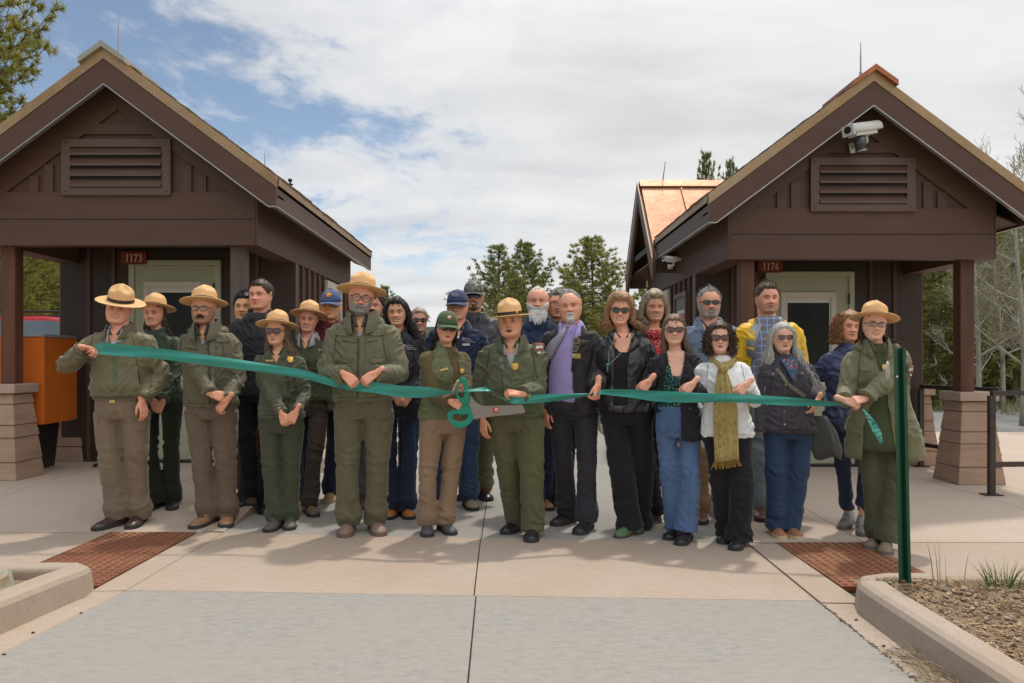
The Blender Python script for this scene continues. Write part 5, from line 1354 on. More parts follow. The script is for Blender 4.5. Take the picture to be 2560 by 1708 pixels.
PEOPLE = []
def person(spec):
    S = dict(sex='m', skin='pink', hair='brown', hs='short', yaw=0, hy=0, hp=0, hr=0, mouth='smile', build=1.0, belly=0, top='jacket', topm=None, hem=.92, flare=1.0, legm=None, legw=1.0, hemw=1.0,
             L=('down',), Rr=('down',), shoes='boot', shoem=None, solem=None, lace=None, open=None, shirt=None, collar='stand', collm=None, blush=.35, brow=.8, toeout=14, sleevem=None, details=None, beard=None, stubble=None, sit=0, fold=1.0, pants_top=1.04)
    S.update(spec); S['build'] *= 1.07 if S['sex'] == 'm' else 1.08; S['sleevew'] = S.get('sleevew', 1.0) * 1.16; S['legw'] *= 1.05 if S['sex'] == 'm' else .95; random.seed(len(PEOPLE) * 13 + 5); fem = S['sex'] == 'f'
    # feet and base
    ft = []
    for (fx, fy_) in S['feet']:
        g = ground(fx, fy_, 0)
        for _ in range(4): g = ground(fx, fy_, gz(g.x, g.y) + .0)
        ft.append(g)
    if 'Y' in S:
        Yb = S['Y']; zg = gz(ft[0].x if ft else at(S['eye'][0], 900, Yb).x, Yb)
    else: Yb = sum(g.y for g in ft) / len(ft) + .14
    if not ft or 'cx' in S: cxw = at(S.get('cx', S['eye'][0]), 900, Yb).x
    else: cxw = sum(g.x for g in ft) / len(ft)
    zg = gz(cxw, Yb)
    if len(ft) < 2:
        sp_ = .11
        if len(ft) == 1:
            o_ = ft[0]; oth = Vector((2 * cxw - o_.x, Yb - .14 + .02, 0)); ft = [o_, oth] if o_.x < cxw else [oth, o_]
        else: ft = [Vector((cxw - sp_, Yb - .14, 0)), Vector((cxw + sp_, Yb - .12, 0))]
    ft.sort(key=lambda g: g.x)
    base = Vector((cxw, Yb, zg)); root = thing('person', S['label'], 'person', base)
    E = at(S['eye'][0], S['eye'][1], Yb - .09) - base
    s = E.z / 1.635; hk = (.97 if not fem else .90) * min(1.06, max(.93, (s + 1) / 2)) * S.get('headk', 1.0) * 1.04
    HM = frame_of(S['yaw'] * .5 + S['hy'], S['hp'], S['hr']); hc = E - HM @ Vector((0, -.088, 0)) * hk
    leanx = hc.x * .85; leany = S.get('leany', 0)
    cy_, sy_ = math.cos(R(S['yaw'])), math.sin(R(S['yaw']))
    def W(x, y, z):
        x *= s; y *= s; z *= s; t = max(0, z) / E.z
        return Vector((x * cy_ - y * sy_ + leanx * t ** 1.3, x * sy_ + y * cy_ + leany * t, z))
    def Winv(c):
        z = c[:, 2]; t = np.clip(z, 0, None) / E.z; x = c[:, 0] - leanx * t ** 1.3; y = c[:, 1] - leany * t
        return np.stack([(x * cy_ + y * sy_) / s, (-x * sy_ + y * cy_) / s, z / s], 1)
    bw = S['build'] * (.86 if fem else 1.0); be = S['belly']
    P = dict(S=S, root=root, base=base, W=W, s=s, hc=hc, HM=HM, hk=hk)
    L2 = lambda p: Vector(p) - base                        # world -> local
    px = lambda x, y, dy=-.2: at(x, y, Yb + dy) - base     # pixel + depth -> local
    # ---- arms
    arms = {}
    shx, shz = (.158 if not fem else .138) * (S['build'] ** .7), 1.380
    for key, sg in (('L', -1), ('Rr', 1)):
        a = S[key]; sh = W(sg * shx, .005, shz)
        f = n_ = None; pose = 'relax'; show = True
        if a[0] == 'down':
            w_ = W(sg * (shx + .085), -.03, .80); f = Vector((0, -.15, -1)); n_ = Vector((sg * .8, -.5, 0)); pose = 'relax'; show = a[1] if len(a) > 1 else False
        elif a[0] == 'px':
            _, x, y, dy, f, n_, pose = a[:7]; w_ = px(x, y, dy); f = Vector(f); n_ = Vector(n_)
        elif a[0] == 'back': w_ = W(sg * .12, .16, .95); f = Vector((0, 0, -1)); n_ = Vector((0, 1, 0)); show = False
        L1, L2_ = .285 * s, .255 * s; d = w_ - sh; D = min(d.length, (L1 + L2_) * .995); dn = d.normalized(); w_ = sh + dn * D
        ca = (L1 * L1 + D * D - L2_ * L2_) / (2 * L1 * D); ca = max(-1, min(1, ca)); hgt = L1 * math.sqrt(1 - ca * ca)
        pole = Vector((a[7][0] * (.4 if len(a) < 9 else 1), a[7][1], a[7][2] - (.3 if len(a) < 9 else 0))) if a[0] == 'px' and len(a) > 7 else Vector((sg * .75, .45, -.5)); pole = (pole - dn * pole.dot(dn)).normalized()
        el = sh + dn * L1 * ca + pole * hgt
        arms[sg] = (sh, el, w_, f, n_, pose, show)
    P['arms'] = arms
    # ---- jacket
    hem = S['hem'] / s
    fl = S['flare']
    def torso_rings(grow=0.0, hemz=None, topz=1.505, ww=1.0, step=.035):
        hz = hem if hemz is None else hemz
        if fem: tab = [(.60, .205, .150), (.80, .200, .148), (.90, .196, .142), (.98, .184, .130), (1.06, .165, .118), (1.14, .164, .120), (1.22, .178, .140), (1.29, .182, .140), (1.35, .172, .116), (1.40, .156, .098), (1.435, .128, .086), (1.47, .094, .076), (1.50, .070, .064)]
        else: tab = [(.60, .200, .15), (.80, .194, .145), (.90, .190, .138), (1.0, .182, .134), (1.1, .182, .134), (1.2, .188, .134), (1.3, .192, .128), (1.36, .190, .116), (1.40, .178, .102), (1.435, .152, .090), (1.47, .116, .082), (1.505, .084, .074)]
        zs = [t[0] for t in tab]; rr = []; zz = hz
        levels = [hz] + [z for z in np.arange(hz + step * .9, topz - .01, step)] + [topz]
        for z in levels:
            w = np.interp(z, zs, [t[1] for t in tab]) * (bw / (.86 if fem else 1)) ** (1 if z < 1.38 else .4) * (.97 if fem else 1); d = np.interp(z, zs, [t[2] for t in tab]) * (1 + .5 * (S['build'] - 1))
            bel = be * math.exp(-((z - 1.08) / .14) ** 2)
            k = 1 + (fl - 1) * max(0, (1.15 - z) / .3)
            lipk = 1 - .05 * (z == hz)
            rr.append([W(*p) for p in ring(0, -bel * .5 - (.012 if z > 1.42 else 0), z, (w * k + bel * .35 + grow) * ww * lipk, (d * k + bel * .6 + grow) * lipk)])
        return rr
    def sleeve(mb, sg, r0=.063, r1=.053, r2=.042, stop=1.0, ww=1.0):
        sh, el, wr, *_ = arms[sg]; k = s * S['build'] ** .4 * (.88 if fem else 1) * ww * S.get('sleevew', 1.0)
        e2 = el.lerp(wr, .08); end = el.lerp(wr, stop)
        inn = W(sg * .07, .005, 1.375)
        limb(mb, [(*inn, r0 * .9 * k), (*sh, r0 * 1.0 * k), (*sh.lerp(el, .5), (r0 + r1) / 2 * k), (*el, r1 * 1.05 * k), (*el.lerp(wr, .5), (r1 + r2) / 2 * 1.04 * k), (*end, r2 * 1.06 * k)], 22, 14)
        d = (wr - el).normalized(); mb.tube([end - d * .045, end - d * .04, end + d * .004], [r2 * k * 1.02, r2 * k * 1.18, r2 * k * 1.16], 14)
    jk = MB(); jk.loft(torso_rings(.0))
    vest = S['top'] == 'vest'
    if not vest:
        for sg in (-1, 1): sleeve(jk, sg)
    def fin_jacket(me):
        co = get_co(me); no = get_no(me); c = Winv(co); n = len(co); seed = random.random() * 20
        disp = np.zeros(n); fo = S['fold']
        for i in range(n):
            x, y, z = c[i]
            a = noise.noise(Vector((x * 6 + seed, y * 6, z * 5))); w2 = noise.noise(Vector((x * 5 - seed, y * 5, z * 5))) * 1.4; m_ = max(0, min(1, .5 + 1.6 * noise.noise(Vector((x * 4.5 + seed * 2, y * 4, z * 4.5)))))
            sx_ = 1 if x > 0 else -1
            b_ = noise.noise(Vector((x * 5 + sx_ * z * 6 + w2, y * 6 + seed, (z - sx_ * x * .9) * 15 + w2))); c_ = noise.noise(Vector((x * 16 - seed, y * 14, z * 11 + w2 * 2)))
            disp[i] = (a * .010 + max(-.2, .24 - abs(b_)) * .040 * m_ + (.2 - abs(c_)) * .014 * (1 - m_ * .5) - .005) * fo
            if S.get('puff'): disp[i] += .008 * abs(math.sin(z * PI / .075)) - .004
        # folds gather at the elbow, calmer on the chest
        for sg in (-1, 1):
            el = np.array(arms[sg][1]); dd = np.linalg.norm(co - el, axis=1); disp *= 1 + .8 * np.exp(-(dd / .10) ** 2)
        disp = np.clip(disp, -.011, .015)
        # elastic hem
        if S.get('rib'):
            t = np.clip((c[:, 2] - hem) / .06, 0, 1); disp = disp * t - .010 * (1 - t) + .014 * np.exp(-((c[:, 2] - hem - .10) / .045) ** 2) * (np.abs(c[:, 0]) < .26)
        co = co + no * disp[:, None] * s
        set_co(me, co)
        mats_ = [S['topm']] if not isinstance(S['topm'], list) else S['topm']
        for m in mats_: me.materials.append(m)
        if S.get('yoke') is not None or S.get('cuffm') is not None:
            me.materials.append(S.get('cuffm') or S.get('yoke')); mi = np.zeros(len(me.polygons), np.int32); cen = np.empty(len(me.polygons) * 3, np.float32); me.polygons.foreach_get('center', cen); cen = cen.reshape(-1, 3); cc = Winv(cen)
            if S.get('cuffm'):
                for sg in (-1, 1): mi[np.linalg.norm(cen - np.array(arms[sg][2]), axis=1) < .062] = 1
                mi[(cc[:, 2] < hem + .035)] = 1
            me.polygons.foreach_set('material_index', mi)
        if S['open']:
            # front opening: half width as a function of height, only on the torso front
            cen = np.empty(len(me.polygons) * 3, np.float32); me.polygons.foreach_get('center', cen); cen = cen.reshape(-1, 3); cc = Winv(cen)
            zz = [p[0] for p in S['open']]; lo = [p[1] for p in S['open']]; hi = [p[2] for p in S['open']]
            l = np.interp(cc[:, 2], zz, lo, left=9); h = np.interp(cc[:, 2], zz, hi, left=-9)
            kill = (cc[:, 0] > l) & (cc[:, 0] < h) & (cc[:, 1] < -.02)
            for sg in (-1, 1):
                el, wr = np.array(arms[sg][1]), np.array(arms[sg][2]); t = np.clip(((cen - el) @ (wr - el)) / ((wr - el) @ (wr - el)), 0, 1); dd = np.linalg.norm(cen - (el + t[:, None] * (wr - el)), axis=1); kill &= dd > .085
            bm = bmesh.new(); bm.from_mesh(me); bm.faces.ensure_lookup_table()
            bmesh.ops.delete(bm, geom=[bm.faces[i] for i in np.nonzero(kill)[0]], context='FACES')
            ed = [v for v in bm.verts if v.is_boundary]
            bmesh.ops.smooth_vert(bm, verts=ed, factor=.5, use_axis_x=True, use_axis_y=True, use_axis_z=True); bmesh.ops.smooth_vert(bm, verts=ed, factor=.5, use_axis_x=True, use_axis_y=True, use_axis_z=True)
            bm.to_mesh(me); bm.free()
        smooth_shade(me); me.name = 'jacket'
        nm = S.get('topname', 'vest' if vest else 'jacket'); o = put(nm, me, root)
        if S['open']:
            so = o.modifiers.new('solid', 'SOLIDIFY'); so.thickness = .006; so.offset = -1
        P['jacket'] = o; vs = [v.co.copy() for v in me.vertices]; P['bvh'] = BVHTree.FromPolygons(vs, [tuple(p.vertices) for p in me.polygons])
    remesh_later(jk, .0085 * s, 4, fin_jacket)
    # sleeves worn under a vest, shirt under an open jacket
    if vest:
        sl = MB(); sl.loft(torso_rings(-.012, 1.2, 1.49))
        for sg in (-1, 1): sleeve(sl, sg)
        def fin_sl(me):
            co = get_co(me); no = get_no(me); c = Winv(co); seed = random.random() * 9
            d = np.array([noise.noise(Vector((p[0] * 10 + seed, p[1] * 10, p[2] * 8))) * .008 + (.3 - abs(noise.noise(Vector((p[0] * 12 + p[2] * 10, p[1] * 12, p[2] * 20))))) * .01 for p in c]); set_co(me, co + no * d[:, None] * s)
            me.materials.append(S['sleevem']); smooth_shade(me); P['bvh2'] = BVHTree.FromPolygons([v.co.copy() for v in me.vertices], [tuple(p.vertices) for p in me.polygons]); P['shirt'] = put('shirt', me, root)
        remesh_later(sl, .0095 * s, 4, fin_sl)
    if S['shirt'] and not vest:
        sh_ = MB(); sh_.loft(torso_rings(-.016, max(hem, S.get('shirt_hem', .92)), 1.50, step=.016 if S.get('chest') else .035))
        if S.get('chest'):
            vz = S.get('vneck', 1.385); cc_ = Winv(np.array([np.mean([sh_.v[i] for i in f], axis=0) for f in sh_.f])); keep = [k for k in range(len(sh_.f)) if len(sh_.f[k]) == 4 and not (cc_[k][1] < 0 and cc_[k][2] > vz and abs(cc_[k][0]) < (cc_[k][2] - vz) * S.get('vw', .6) + .012)]; sh_.f = [sh_.f[k] for k in keep]; sh_.m = [sh_.m[k] for k in keep]
            used = sorted({i for f in sh_.f for i in f}); mp = {i: k for k, i in enumerate(used)}; sh_.v = [sh_.v[i] for i in used]; sh_.c = [sh_.c[i] for i in used]; sh_.f = [tuple(mp[i] for i in f) for f in sh_.f]
            bm = bmesh.new(); vv = [bm.verts.new(v) for v in sh_.v]; [bm.faces.new([vv[i] for i in f]) for f in sh_.f]
            for _ in range(5): bmesh.ops.smooth_vert(bm, verts=[v for v in bm.verts if v.is_boundary], factor=.6, use_axis_x=True, use_axis_y=True, use_axis_z=True)
            bm.verts.index_update(); sh_.v = [tuple(v.co) for v in bm.verts]; bm.free()
        P['shirt'] = sh_.build('shirt', S['shirt'], root, True)
        P['bvh_s'] = BVHTree.FromPolygons([Vector(v) for v in sh_.v], sh_.f)
    # ---- trousers
    if S['legm']:
        tr = MB(); hw = (.170 if not fem else .168) * (S['build'] ** .8)
        tz = S['pants_top']
        tr.loft([[W(*p) for p in ring(0, -be * .25, z, w * (S['build'] ** .8) + be * .2 * (z > .95), d + be * .2 * (z > .95))] for z, w, d in ((.80, .150, .112), (.83, .168, .122), (.88, .178, .128), (.94, .174, .126), (1.0, .164, .118), (tz, .160, .115))])
        for q, g in enumerate(ft):
            sg = -1 if q == 0 else 1; t_ = g - base; dr_ = Vector((sg * math.sin(R(S['toeout'])), -math.cos(R(S['toeout'])), 0)); 
            if S.get('feetdir'): dr_ = Vector(S['feetdir'][q]).normalized()
            zf = gz(g.x, g.y) - zg; ank = Vector((t_.x, t_.y, zf)) - dr_ * .195 * s ** .5
            hip = W(sg * .094 * S['build'] ** .6, .0, .86); kn = hip.lerp(ank, .5); kn.z = zf + .49 * s; kn += Vector((sg * .008, -.026, 0)); kk = S['legw'] * s * (S['build'] ** .6) * (.96 if fem else 1)
            hr = .071 * S['hemw'] * s; hz = zf + S.get('cuffz', .055)
            limb(tr, [(*hip, .090 * kk), (*hip.lerp(kn, .5), .080 * kk), (*kn, (.058 * kk + hr * .15) if S['hemw'] <= 1.2 else .5 * (.074 * kk + hr)), (*kn.lerp(ank, .55).lerp(Vector((kn.x, kn.y, 0)), 0), (.064 * kk * .5 + hr * .52)), (ank.x, ank.y + .0, hz, hr)], 20, 14)
            P.setdefault('ank', []).append((ank, dr_, zf)); P.setdefault('knees', []).append((hip.copy(), kn.copy()))
        def fin_tr(me):
            co = get_co(me); no = get_no(me); c = Winv(co); n = len(co); seed = random.random() * 20; disp = np.zeros(n); fo = S.get('legfold', 1.0)
            for i in range(n):
                x, y, z = c[i]; a = noise.noise(Vector((x * 8 + seed, y * 8, z * 4))); w2 = noise.noise(Vector((x * 6, y * 6 - seed, z * 5))) * 1.6; b_ = noise.noise(Vector((x * 7 + w2, y * 7 + seed, z * 15 + w2 + (abs(x) * 14 if z > .6 else x * 8)))); m_ = max(0, min(1, .55 + 1.8 * noise.noise(Vector((x * 5 + seed, y * 4, z * 5)))))
                kk = .35 * m_ + 1.2 * m_ * math.exp(-((z - .16) / .12) ** 2) + .7 * math.exp(-((z - .52) / .09) ** 2) + .5 * math.exp(-((z - .84) / .07) ** 2)
                disp[i] = (a * .009 + max(-.25, .26 - abs(b_)) * .034 * kk + .014 * math.exp(-((z - .13) / .05) ** 2) * (1 if S['hemw'] < 1.3 else 0) - .003) * fo
            set_co(me, co + no * disp[:, None] * s); me.materials.append(S['legm']); smooth_shade(me); o = put('trousers', me, root); P['trousers'] = o
            P['bvht'] = BVHTree.FromPolygons([v.co.copy() for v in me.vertices], [tuple(p.vertices) for p in me.polygons])
        remesh_later(tr, .010 * s, 3, fin_tr)
    # ---- shoes
    for q, (ank, dr_, zf) in enumerate(P.get('ank', [])):
        sdv = Vector((-dr_.y, dr_.x, 0)); kf = (1.0 if fem else 1.10) * s ** .5 * S.get('shoek', 1.0); T = lambda l, w, h: Vector((ank.x, ank.y, zf)) + (dr_ * l + sdv * w + Vector((0, 0, h))) * kf
        kind = S['shoes']; hl = {'boot': .10, 'low': .062, 'hiker': .135, 'heel': .10, 'loafer': .058}[kind]; st_ = .026 if kind != 'heel' else .010; lift = .0 if kind != 'heel' else .035
        prof = [(-.088, .020, hl * .8), (-.082, .033, hl * .98), (-.06, .039, hl), (-.02, .040, hl), (.02, .041, hl * .98 if kind != 'loafer' else hl * .8), (.055, .043, hl * .60 + .030), (.09, .047, .066), (.12, .049, .060), (.15, .047, .053), (.175, .038, .045), (.192, .024, .036), (.199, .009, .030)]
        rings = []
        for l, w, h in prof:
            up = lift * max(0, (.08 - l) / .16); r_ = []
            for k2 in range(14):
                a = -.35 + (PI + .7) * k2 / 13; r_.append(T(l, w * math.cos(a) * (1 if math.sin(a) < .5 else .86), max(st_ * .8, st_ * .8 + (h - st_ * .8) * max(0, math.sin(a)) ** .75) + up))
            rings.append(r_)
        b = MB(); b.loft(rings); sh_o = b.build('shoe', S['shoem'] or M_BLACKM, root, True)
        b = MB(); top = []; n2 = len(prof); outl = [(l, w + .004) for l, w, h in prof] + [(l, -w - .004) for l, w, h in reversed(prof)]
        r0 = [T(l + (.004 if l > .1 else -.003 if l < -.08 else 0), w * (1 if l > .0 else .96), .001 + lift * max(0, (.08 - l) / .16)) for l, w in outl]; r1 = [T(l + (.004 if l > .1 else -.003 if l < -.08 else 0), w, st_ + lift * max(0, (.08 - l) / .16)) for l, w in outl]
        b.loft([r0, r1]); b.build('sole', S['solem'] or M_BLACKM, sh_o)
        if kind == 'heel':
            b = MB(); b.hexa([T(-.085, -.028, .001), T(-.03, -.028, .001), T(-.03, .028, .001), T(-.085, .028, .001)], [T(-.088, -.032, .05), T(-.02, -.032, .04), T(-.02, .032, .04), T(-.088, .032, .05)]); b.build('heel', S['solem'] or M_BLACKM, sh_o)
        if S['lace']:
            b = MB()
            for k2 in range(5):
                l = .035 + k2 * .017; hh = (hl * .62 + .034) * (1 - k2 * .085) + .004 - k2 * .002; d2 = .012 * (1 if k2 % 2 else -1)
                b.tube([T(l, -.023, hh - .008), T(l + d2 * .5, 0, hh + .002), T(l + d2, .023, hh - .008)], .0022, 4); b.tube([T(l, .023, hh - .008), T(l + d2 * .5, 0, hh + .003), T(l + d2, -.023, hh - .008)], .0022, 4)
            b.build('lace', S['lace'], sh_o)
    # ---- body: slim core inside the clothes, neck, head, hands in one mesh
    sk = SKINS[S['skin']]; hcol = HC[S['hair']][0]
    lipc = S.get('lips') or (sk[0] * .64, sk[1] * .30, sk[2] * .28)
    X, Y, Z = head_grid(S.get('jaw', 1.04 if not fem else .90), S.get('wide', 1.17 if not fem else 1.12), 0, nose=1.0 if not fem else .85)
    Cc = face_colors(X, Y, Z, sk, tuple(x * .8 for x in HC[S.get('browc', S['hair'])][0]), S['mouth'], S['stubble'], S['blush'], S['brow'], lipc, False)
    body = MB(); nz, na = X.shape
    vs = [hc + HM @ (Vector((X[j, i], Y[j, i], Z[j, i])) * hk) for j in range(nz) for i in range(na)]
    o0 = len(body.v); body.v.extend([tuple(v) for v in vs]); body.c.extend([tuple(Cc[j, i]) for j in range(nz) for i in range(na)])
    for j in range(nz - 1):
        for i in range(na): body.f.append((o0 + j * na + i, o0 + (j + 1) * na + i, o0 + (j + 1) * na + (i + 1) % na, o0 + j * na + (i + 1) % na)); body.m.append(0)
    body.f.append(tuple(range(o0, o0 + na))); body.m.append(0); body.f.append(tuple(range(o0 + (nz - 1) * na, o0 + nz * na))[::-1]); body.m.append(0)
    body.col = sk
    for sg in (-1, 1):   # ears
        pts = [hc + HM @ (Vector(p) * hk) for p in ((sg * .071, -.006, .010), (sg * .078, .004, .022), (sg * .082, .016, .020), (sg * .083, .021, .004), (sg * .079, .014, -.016), (sg * .073, .003, -.028), (sg * .070, -.004, -.022))]
        body.tube(pts, [.003, .0045, .005, .005, .0045, .005, .003], 7); body.col = (sk[0] * .9, sk[1] * .7, sk[2] * .66); body.ellipsoid(hc + HM @ (Vector((sg * .0745, .006, -.003)) * hk), (.004, .012, .018), 8, 6, None, HM); body.col = sk
    nb = W(0, .012, 1.455); nr = (.063 if not fem else .050) * s ** .5 * S['build'] ** .5; hb_ = hc + HM @ Vector((0, .034, -.060)) * hk
    limb(body, [(*(hc + HM @ Vector((0, .034, -.02)) * hk), nr * .85), (*hb_, nr * .92), (*hb_.lerp(nb, .6), nr), (*nb, nr * 1.15), (*W(0, .02, 1.40), nr * 1.35), (*W(0, .02, 1.30), .07 * s), (*W(0, 0, 1.1), .07 * s), (*W(0, 0, .92), .08 * s)], 24, 18)
    for sg in (-1, 1):
        sh, el, wr, f, n_, pose, show = arms[sg]; limb(body, [(*W(0, 0, 1.34), .04 * s), (*sh, .035 * s), (*el, .026 * s), (*wr, .022 * s)], 10, 8)
        if P.get('ank'): ank = P['ank'][0 if sg < 0 else 1][0]; hp_, kn_ = P['knees'][0 if sg < 0 else 1]; limb(body, [(*W(0, 0, .95), .06 * s), (*hp_, .05 * s), (*kn_, .035 * s), (*kn_.lerp(ank, .6), .028 * s), (ank.x, ank.y, ank.z + .06, .026 * s)], 12, 8)
    if S.get('chest'): # visible skin at an open neck
        body.loft(torso_rings(-.024, 1.12, 1.475))
    hk2 = (.93 if not fem else .85) * s ** .5
    def fin_body(me):
        # eyes
        for sg in (-1, 1):
            body.mat = 1; body.col = (.6, .57, .53); c = hc + HM @ (Vector((sg * .031, -.0835, .0005)) * hk); body.ellipsoid(c, (.0100 * hk, .0055, S.get('eyeh', .0031) * hk), 12, 8, None, HM)
            body.mat = 2; c = hc + HM @ (Vector((sg * .031 + S.get('look', 0), -.0885, .0005)) * hk); body.ellipsoid(c, (.0046 * hk, .0022, min(.0044, S.get('eyeh', .0031) * 1.15) * hk), 10, 6, None, HM)
            body.mat = 0; body.col = tuple(x * .8 for x in sk)
            lid = [hc + HM @ (Vector((sg * (.031 + t * .014), -.0875 + abs(t) * .004, S.get('eyeh', .0031) * (1 - t * t) + .0008)) * hk) for t in (-1, -.5, 0, .5, 1)]; body.tube(lid, [.0012, .0022, .0026, .0022, .0012], 5)
        body.col = (sk[0] * .96, sk[1] * .88, sk[2] * .85); body.mat = 0
        if me is not None:
            co = get_co(me); body.add([tuple(v) for v in co], [tuple(p.vertices) for p in me.polygons], 0)
        m2 = body.mesh('body', [M_SKIN, M_EYEW, M_IRIS], True, True); P['body'] = put('body', m2, root)
    hm = MB(); any_ = False
    for sg in (-1, 1):
        sh, el, wr, f, n_, pose, show = arms[sg]
        if show: any_ = True; hand_prims(hm, wr + (wr - el).normalized() * .012, f, n_, -sg if True else sg, pose, hk2)
    if any_: remesh_later(hm, .0036, 2, fin_body)
    else: fin_body(None)
    # ---- hair, hat, glasses, beard
    hm_ = hair_mat(S['hair'], HC[S['hair']][0], HC[S['hair']][1]); hs = S['hs']; hat = S.get('hat')
    def capmask(front, side, back):
        """hairline heights in front, at the temples and at the nape"""
        def fn(X, Y, Z):
            a = np.arctan2(np.abs(X), -Y); line = np.interp(a, [0, .55, .95, 1.25, 1.6, 2.2, PI], [front, front - .006, side + .022, side, side - .02, back + .015, back])
            nn = .004 * np.sin(X * 240 + 1) * np.cos(Y * 180)
            return np.clip((Z - line + nn) / .012, 0, 1)
        return fn
    if hs != 'none':
        th = S.get('hth', .012); fr_, sd_, bk_ = S.get('line', (.072, -.005, -.06) if not fem else (.075, .0, -.08))
        if hat: th = min(th, .006) if hs in ('short',) else .007
        sh2 = hair_shell(capmask(fr_, sd_, bk_), (lambda p: th * (1.0 + .6 * max(0, p[2]) / .1)) , th * .42, HM, hc, hk, random.random() * 30, S.get('jaw', 1.0))
        if hs == 'ring': pass
        hb = sh2
        rnd_roots = []
        if hs in ('short', 'ring', 'spiky', 'bob', 'curly', 'curlyshort') and not hat:
            nS = {'short': 420, 'ring': 260, 'spiky': 500, 'bob': 300, 'curly': 260, 'curlyshort': 300}[hs]
            for q in range(nS):
                v = Vector(random.choice(sh2.v)); d = (v - hc).normalized(); up = HM @ Vector((0, 0, 1)); L = {'short': .012, 'ring': .014, 'spiky': .022, 'bob': .045, 'curly': .04, 'curlyshort': .03}[hs] * rnd(.5, 1.1)
                e = (d * (.32 if hs != 'spiky' else .6) + up * (-.55 if hs in ('bob', 'curly') else -.1 if hs in ('short', 'ring') else .7) * (1 if v.z > hc.z or hs != 'spiky' else -1) + Vector((rnd(-.5, .7), rnd(-.4, .4), rnd(-.3, .3))) * .6).normalized()
                rnd_roots.append(([v - d * .004, v + e * L * .5, v + (e + d * -.2).normalized() * L], .0022))
            strands(hb, rnd_roots, .002)
        if S.get('locks'):
            K = S['locks']; wind = K.get('wind', .25); LL = K['len']; wave = K.get('wave', .012); nL = int(K.get('n', 230) * 1.5); wd = K.get('w', .006) * .75; vol = K.get('vol', 1.0); clampf = K.get('front', 1.08)
            roots = []
            for q in range(nL):
                a = rnd(clampf, PI) * random.choice((-1, 1)); st = Vector((math.sin(a) * .03, -math.cos(a) * .05, .112 + rnd(-.006, .004)))
                if hat: st.z = .06; st.x = math.sin(a) * .078; st.y = -math.cos(a) * .088
                rr = .082 * vol * rnd(.86, 1.1); p1 = Vector((math.sin(a) * rr * .8, -math.cos(a) * rr * 1.05 + .006, .075)); p2 = Vector((math.sin(a) * rr * 1.06, -math.cos(a) * rr * 1.2 + .01, .01)); p3 = Vector((math.sin(a) * rr * 1.08, -math.cos(a) * rr * 1.05 + .022, -.07))
                if hat: p1 = Vector((math.sin(a) * rr * 1.0, -math.cos(a) * rr * 1.15 + .01, .035))
                pp = [hc + HM @ (v * hk) for v in (st, p1, p2, p3)]; p = pp[-1].copy(); L = LL * rnd(.6, 1.05); nn = 7; ph = rnd(0, 6); w_ = wind * rnd(.4, 1.5)
                dirx = w_ if wind >= 0 else w_
                for j in range(nn):
                    t = (j + 1) / nn; stp = Vector((dirx * (.4 + t) + (.0 if abs(math.sin(a)) < .5 else math.copysign(K.get('spread', .10), math.sin(a))), -.06 if math.cos(a) > .0 else .04, -1 + K.get('lift', 0) * t)).normalized() * L / nn
                    p = p + stp; pp.append(p + Vector((math.sin(ph + t * K.get('freq', 7)) * wave * (1 if wave < .02 else rnd(.7, 1.3)), math.cos(ph + t * K.get('freq', 7)) * wave * .8, 0)))
                roots.append((pp, wd * rnd(.6, 1.3)))
            strands(hb, roots, wd)
        if hs in ('curly',):
            K = S.get('curl', dict(n=420, rad=.05, vol=1.25, down=-.10))
            for q in range(K['n']):
                a = rnd(.75, PI) * random.choice((-1, 1)); zz = rnd(K['down'], .10); rr = .080 * K['vol'] * rnd(.8, 1.12) * (math.cos(max(0, zz) / .13 * PI / 2) ** .45 if zz > 0 else 1)
                c = Vector((math.sin(a) * rr, -math.cos(a) * rr * 1.12 + .012, zz)); ph = rnd(0, 6); R0 = rnd(.007, .015); ln = rnd(.02, .05); dv = Vector((rnd(-1, 1) + K.get('wind', 0), rnd(-1, 1), rnd(-1.4, .3))).normalized(); pts = []
                e1 = dv.orthogonal().normalized(); e2 = dv.cross(e1)
                for j in range(8): t = j / 7; pts.append(hc + HM @ ((c + dv * ln * t + (e1 * math.cos(ph + t * 8) + e2 * math.sin(ph + t * 8)) * R0) * hk))
                strands(hb, [(pts, .0035)], .003)
        ho = hb.build('hair', hm_, root, True); P['hair'] = ho
    if S['beard']:
        col, off, kind = S['beard']; bm_ = hair_mat(col, HC[col][0], HC[col][1])
        def bmask(X, Y, Z):
            aX = np.abs(X); fr2 = (Y < .0); low = np.clip((-.052 + np.clip((aX - .030) * 1.25, 0, .055) - Z) / .008, 0, 1)
            if kind == 'goatee': low = np.clip((-.052 - Z) / .006, 0, 1) * np.clip((.030 - aX) / .008, 0, 1)
            if kind == 'mustache': return np.clip(1.2 - ((aX / .030) ** 2 + ((Z + .0545 + 8 * aX ** 2) / .0075) ** 2), 0, 1) * (Y < -.05)
            mouth_ = np.exp(-.5 * ((aX / .017) ** 2 + ((Z + .0675) / .0055) ** 2)); must = np.clip(1.25 - ((aX / .034) ** 2 + ((Z + .0545 + 6 * aX ** 2) / .0085) ** 2), 0, 1)
            return np.maximum(low * (1 - np.clip(mouth_ * 1.6, 0, 1)), must) * fr2
        bb = hair_shell(bmask, off if not callable(off) else off, .005 if kind != 'big' else .010, HM, hc, hk, 3.3, S.get('jaw', 1.04), 1.0, 40, (1, 1, .5))
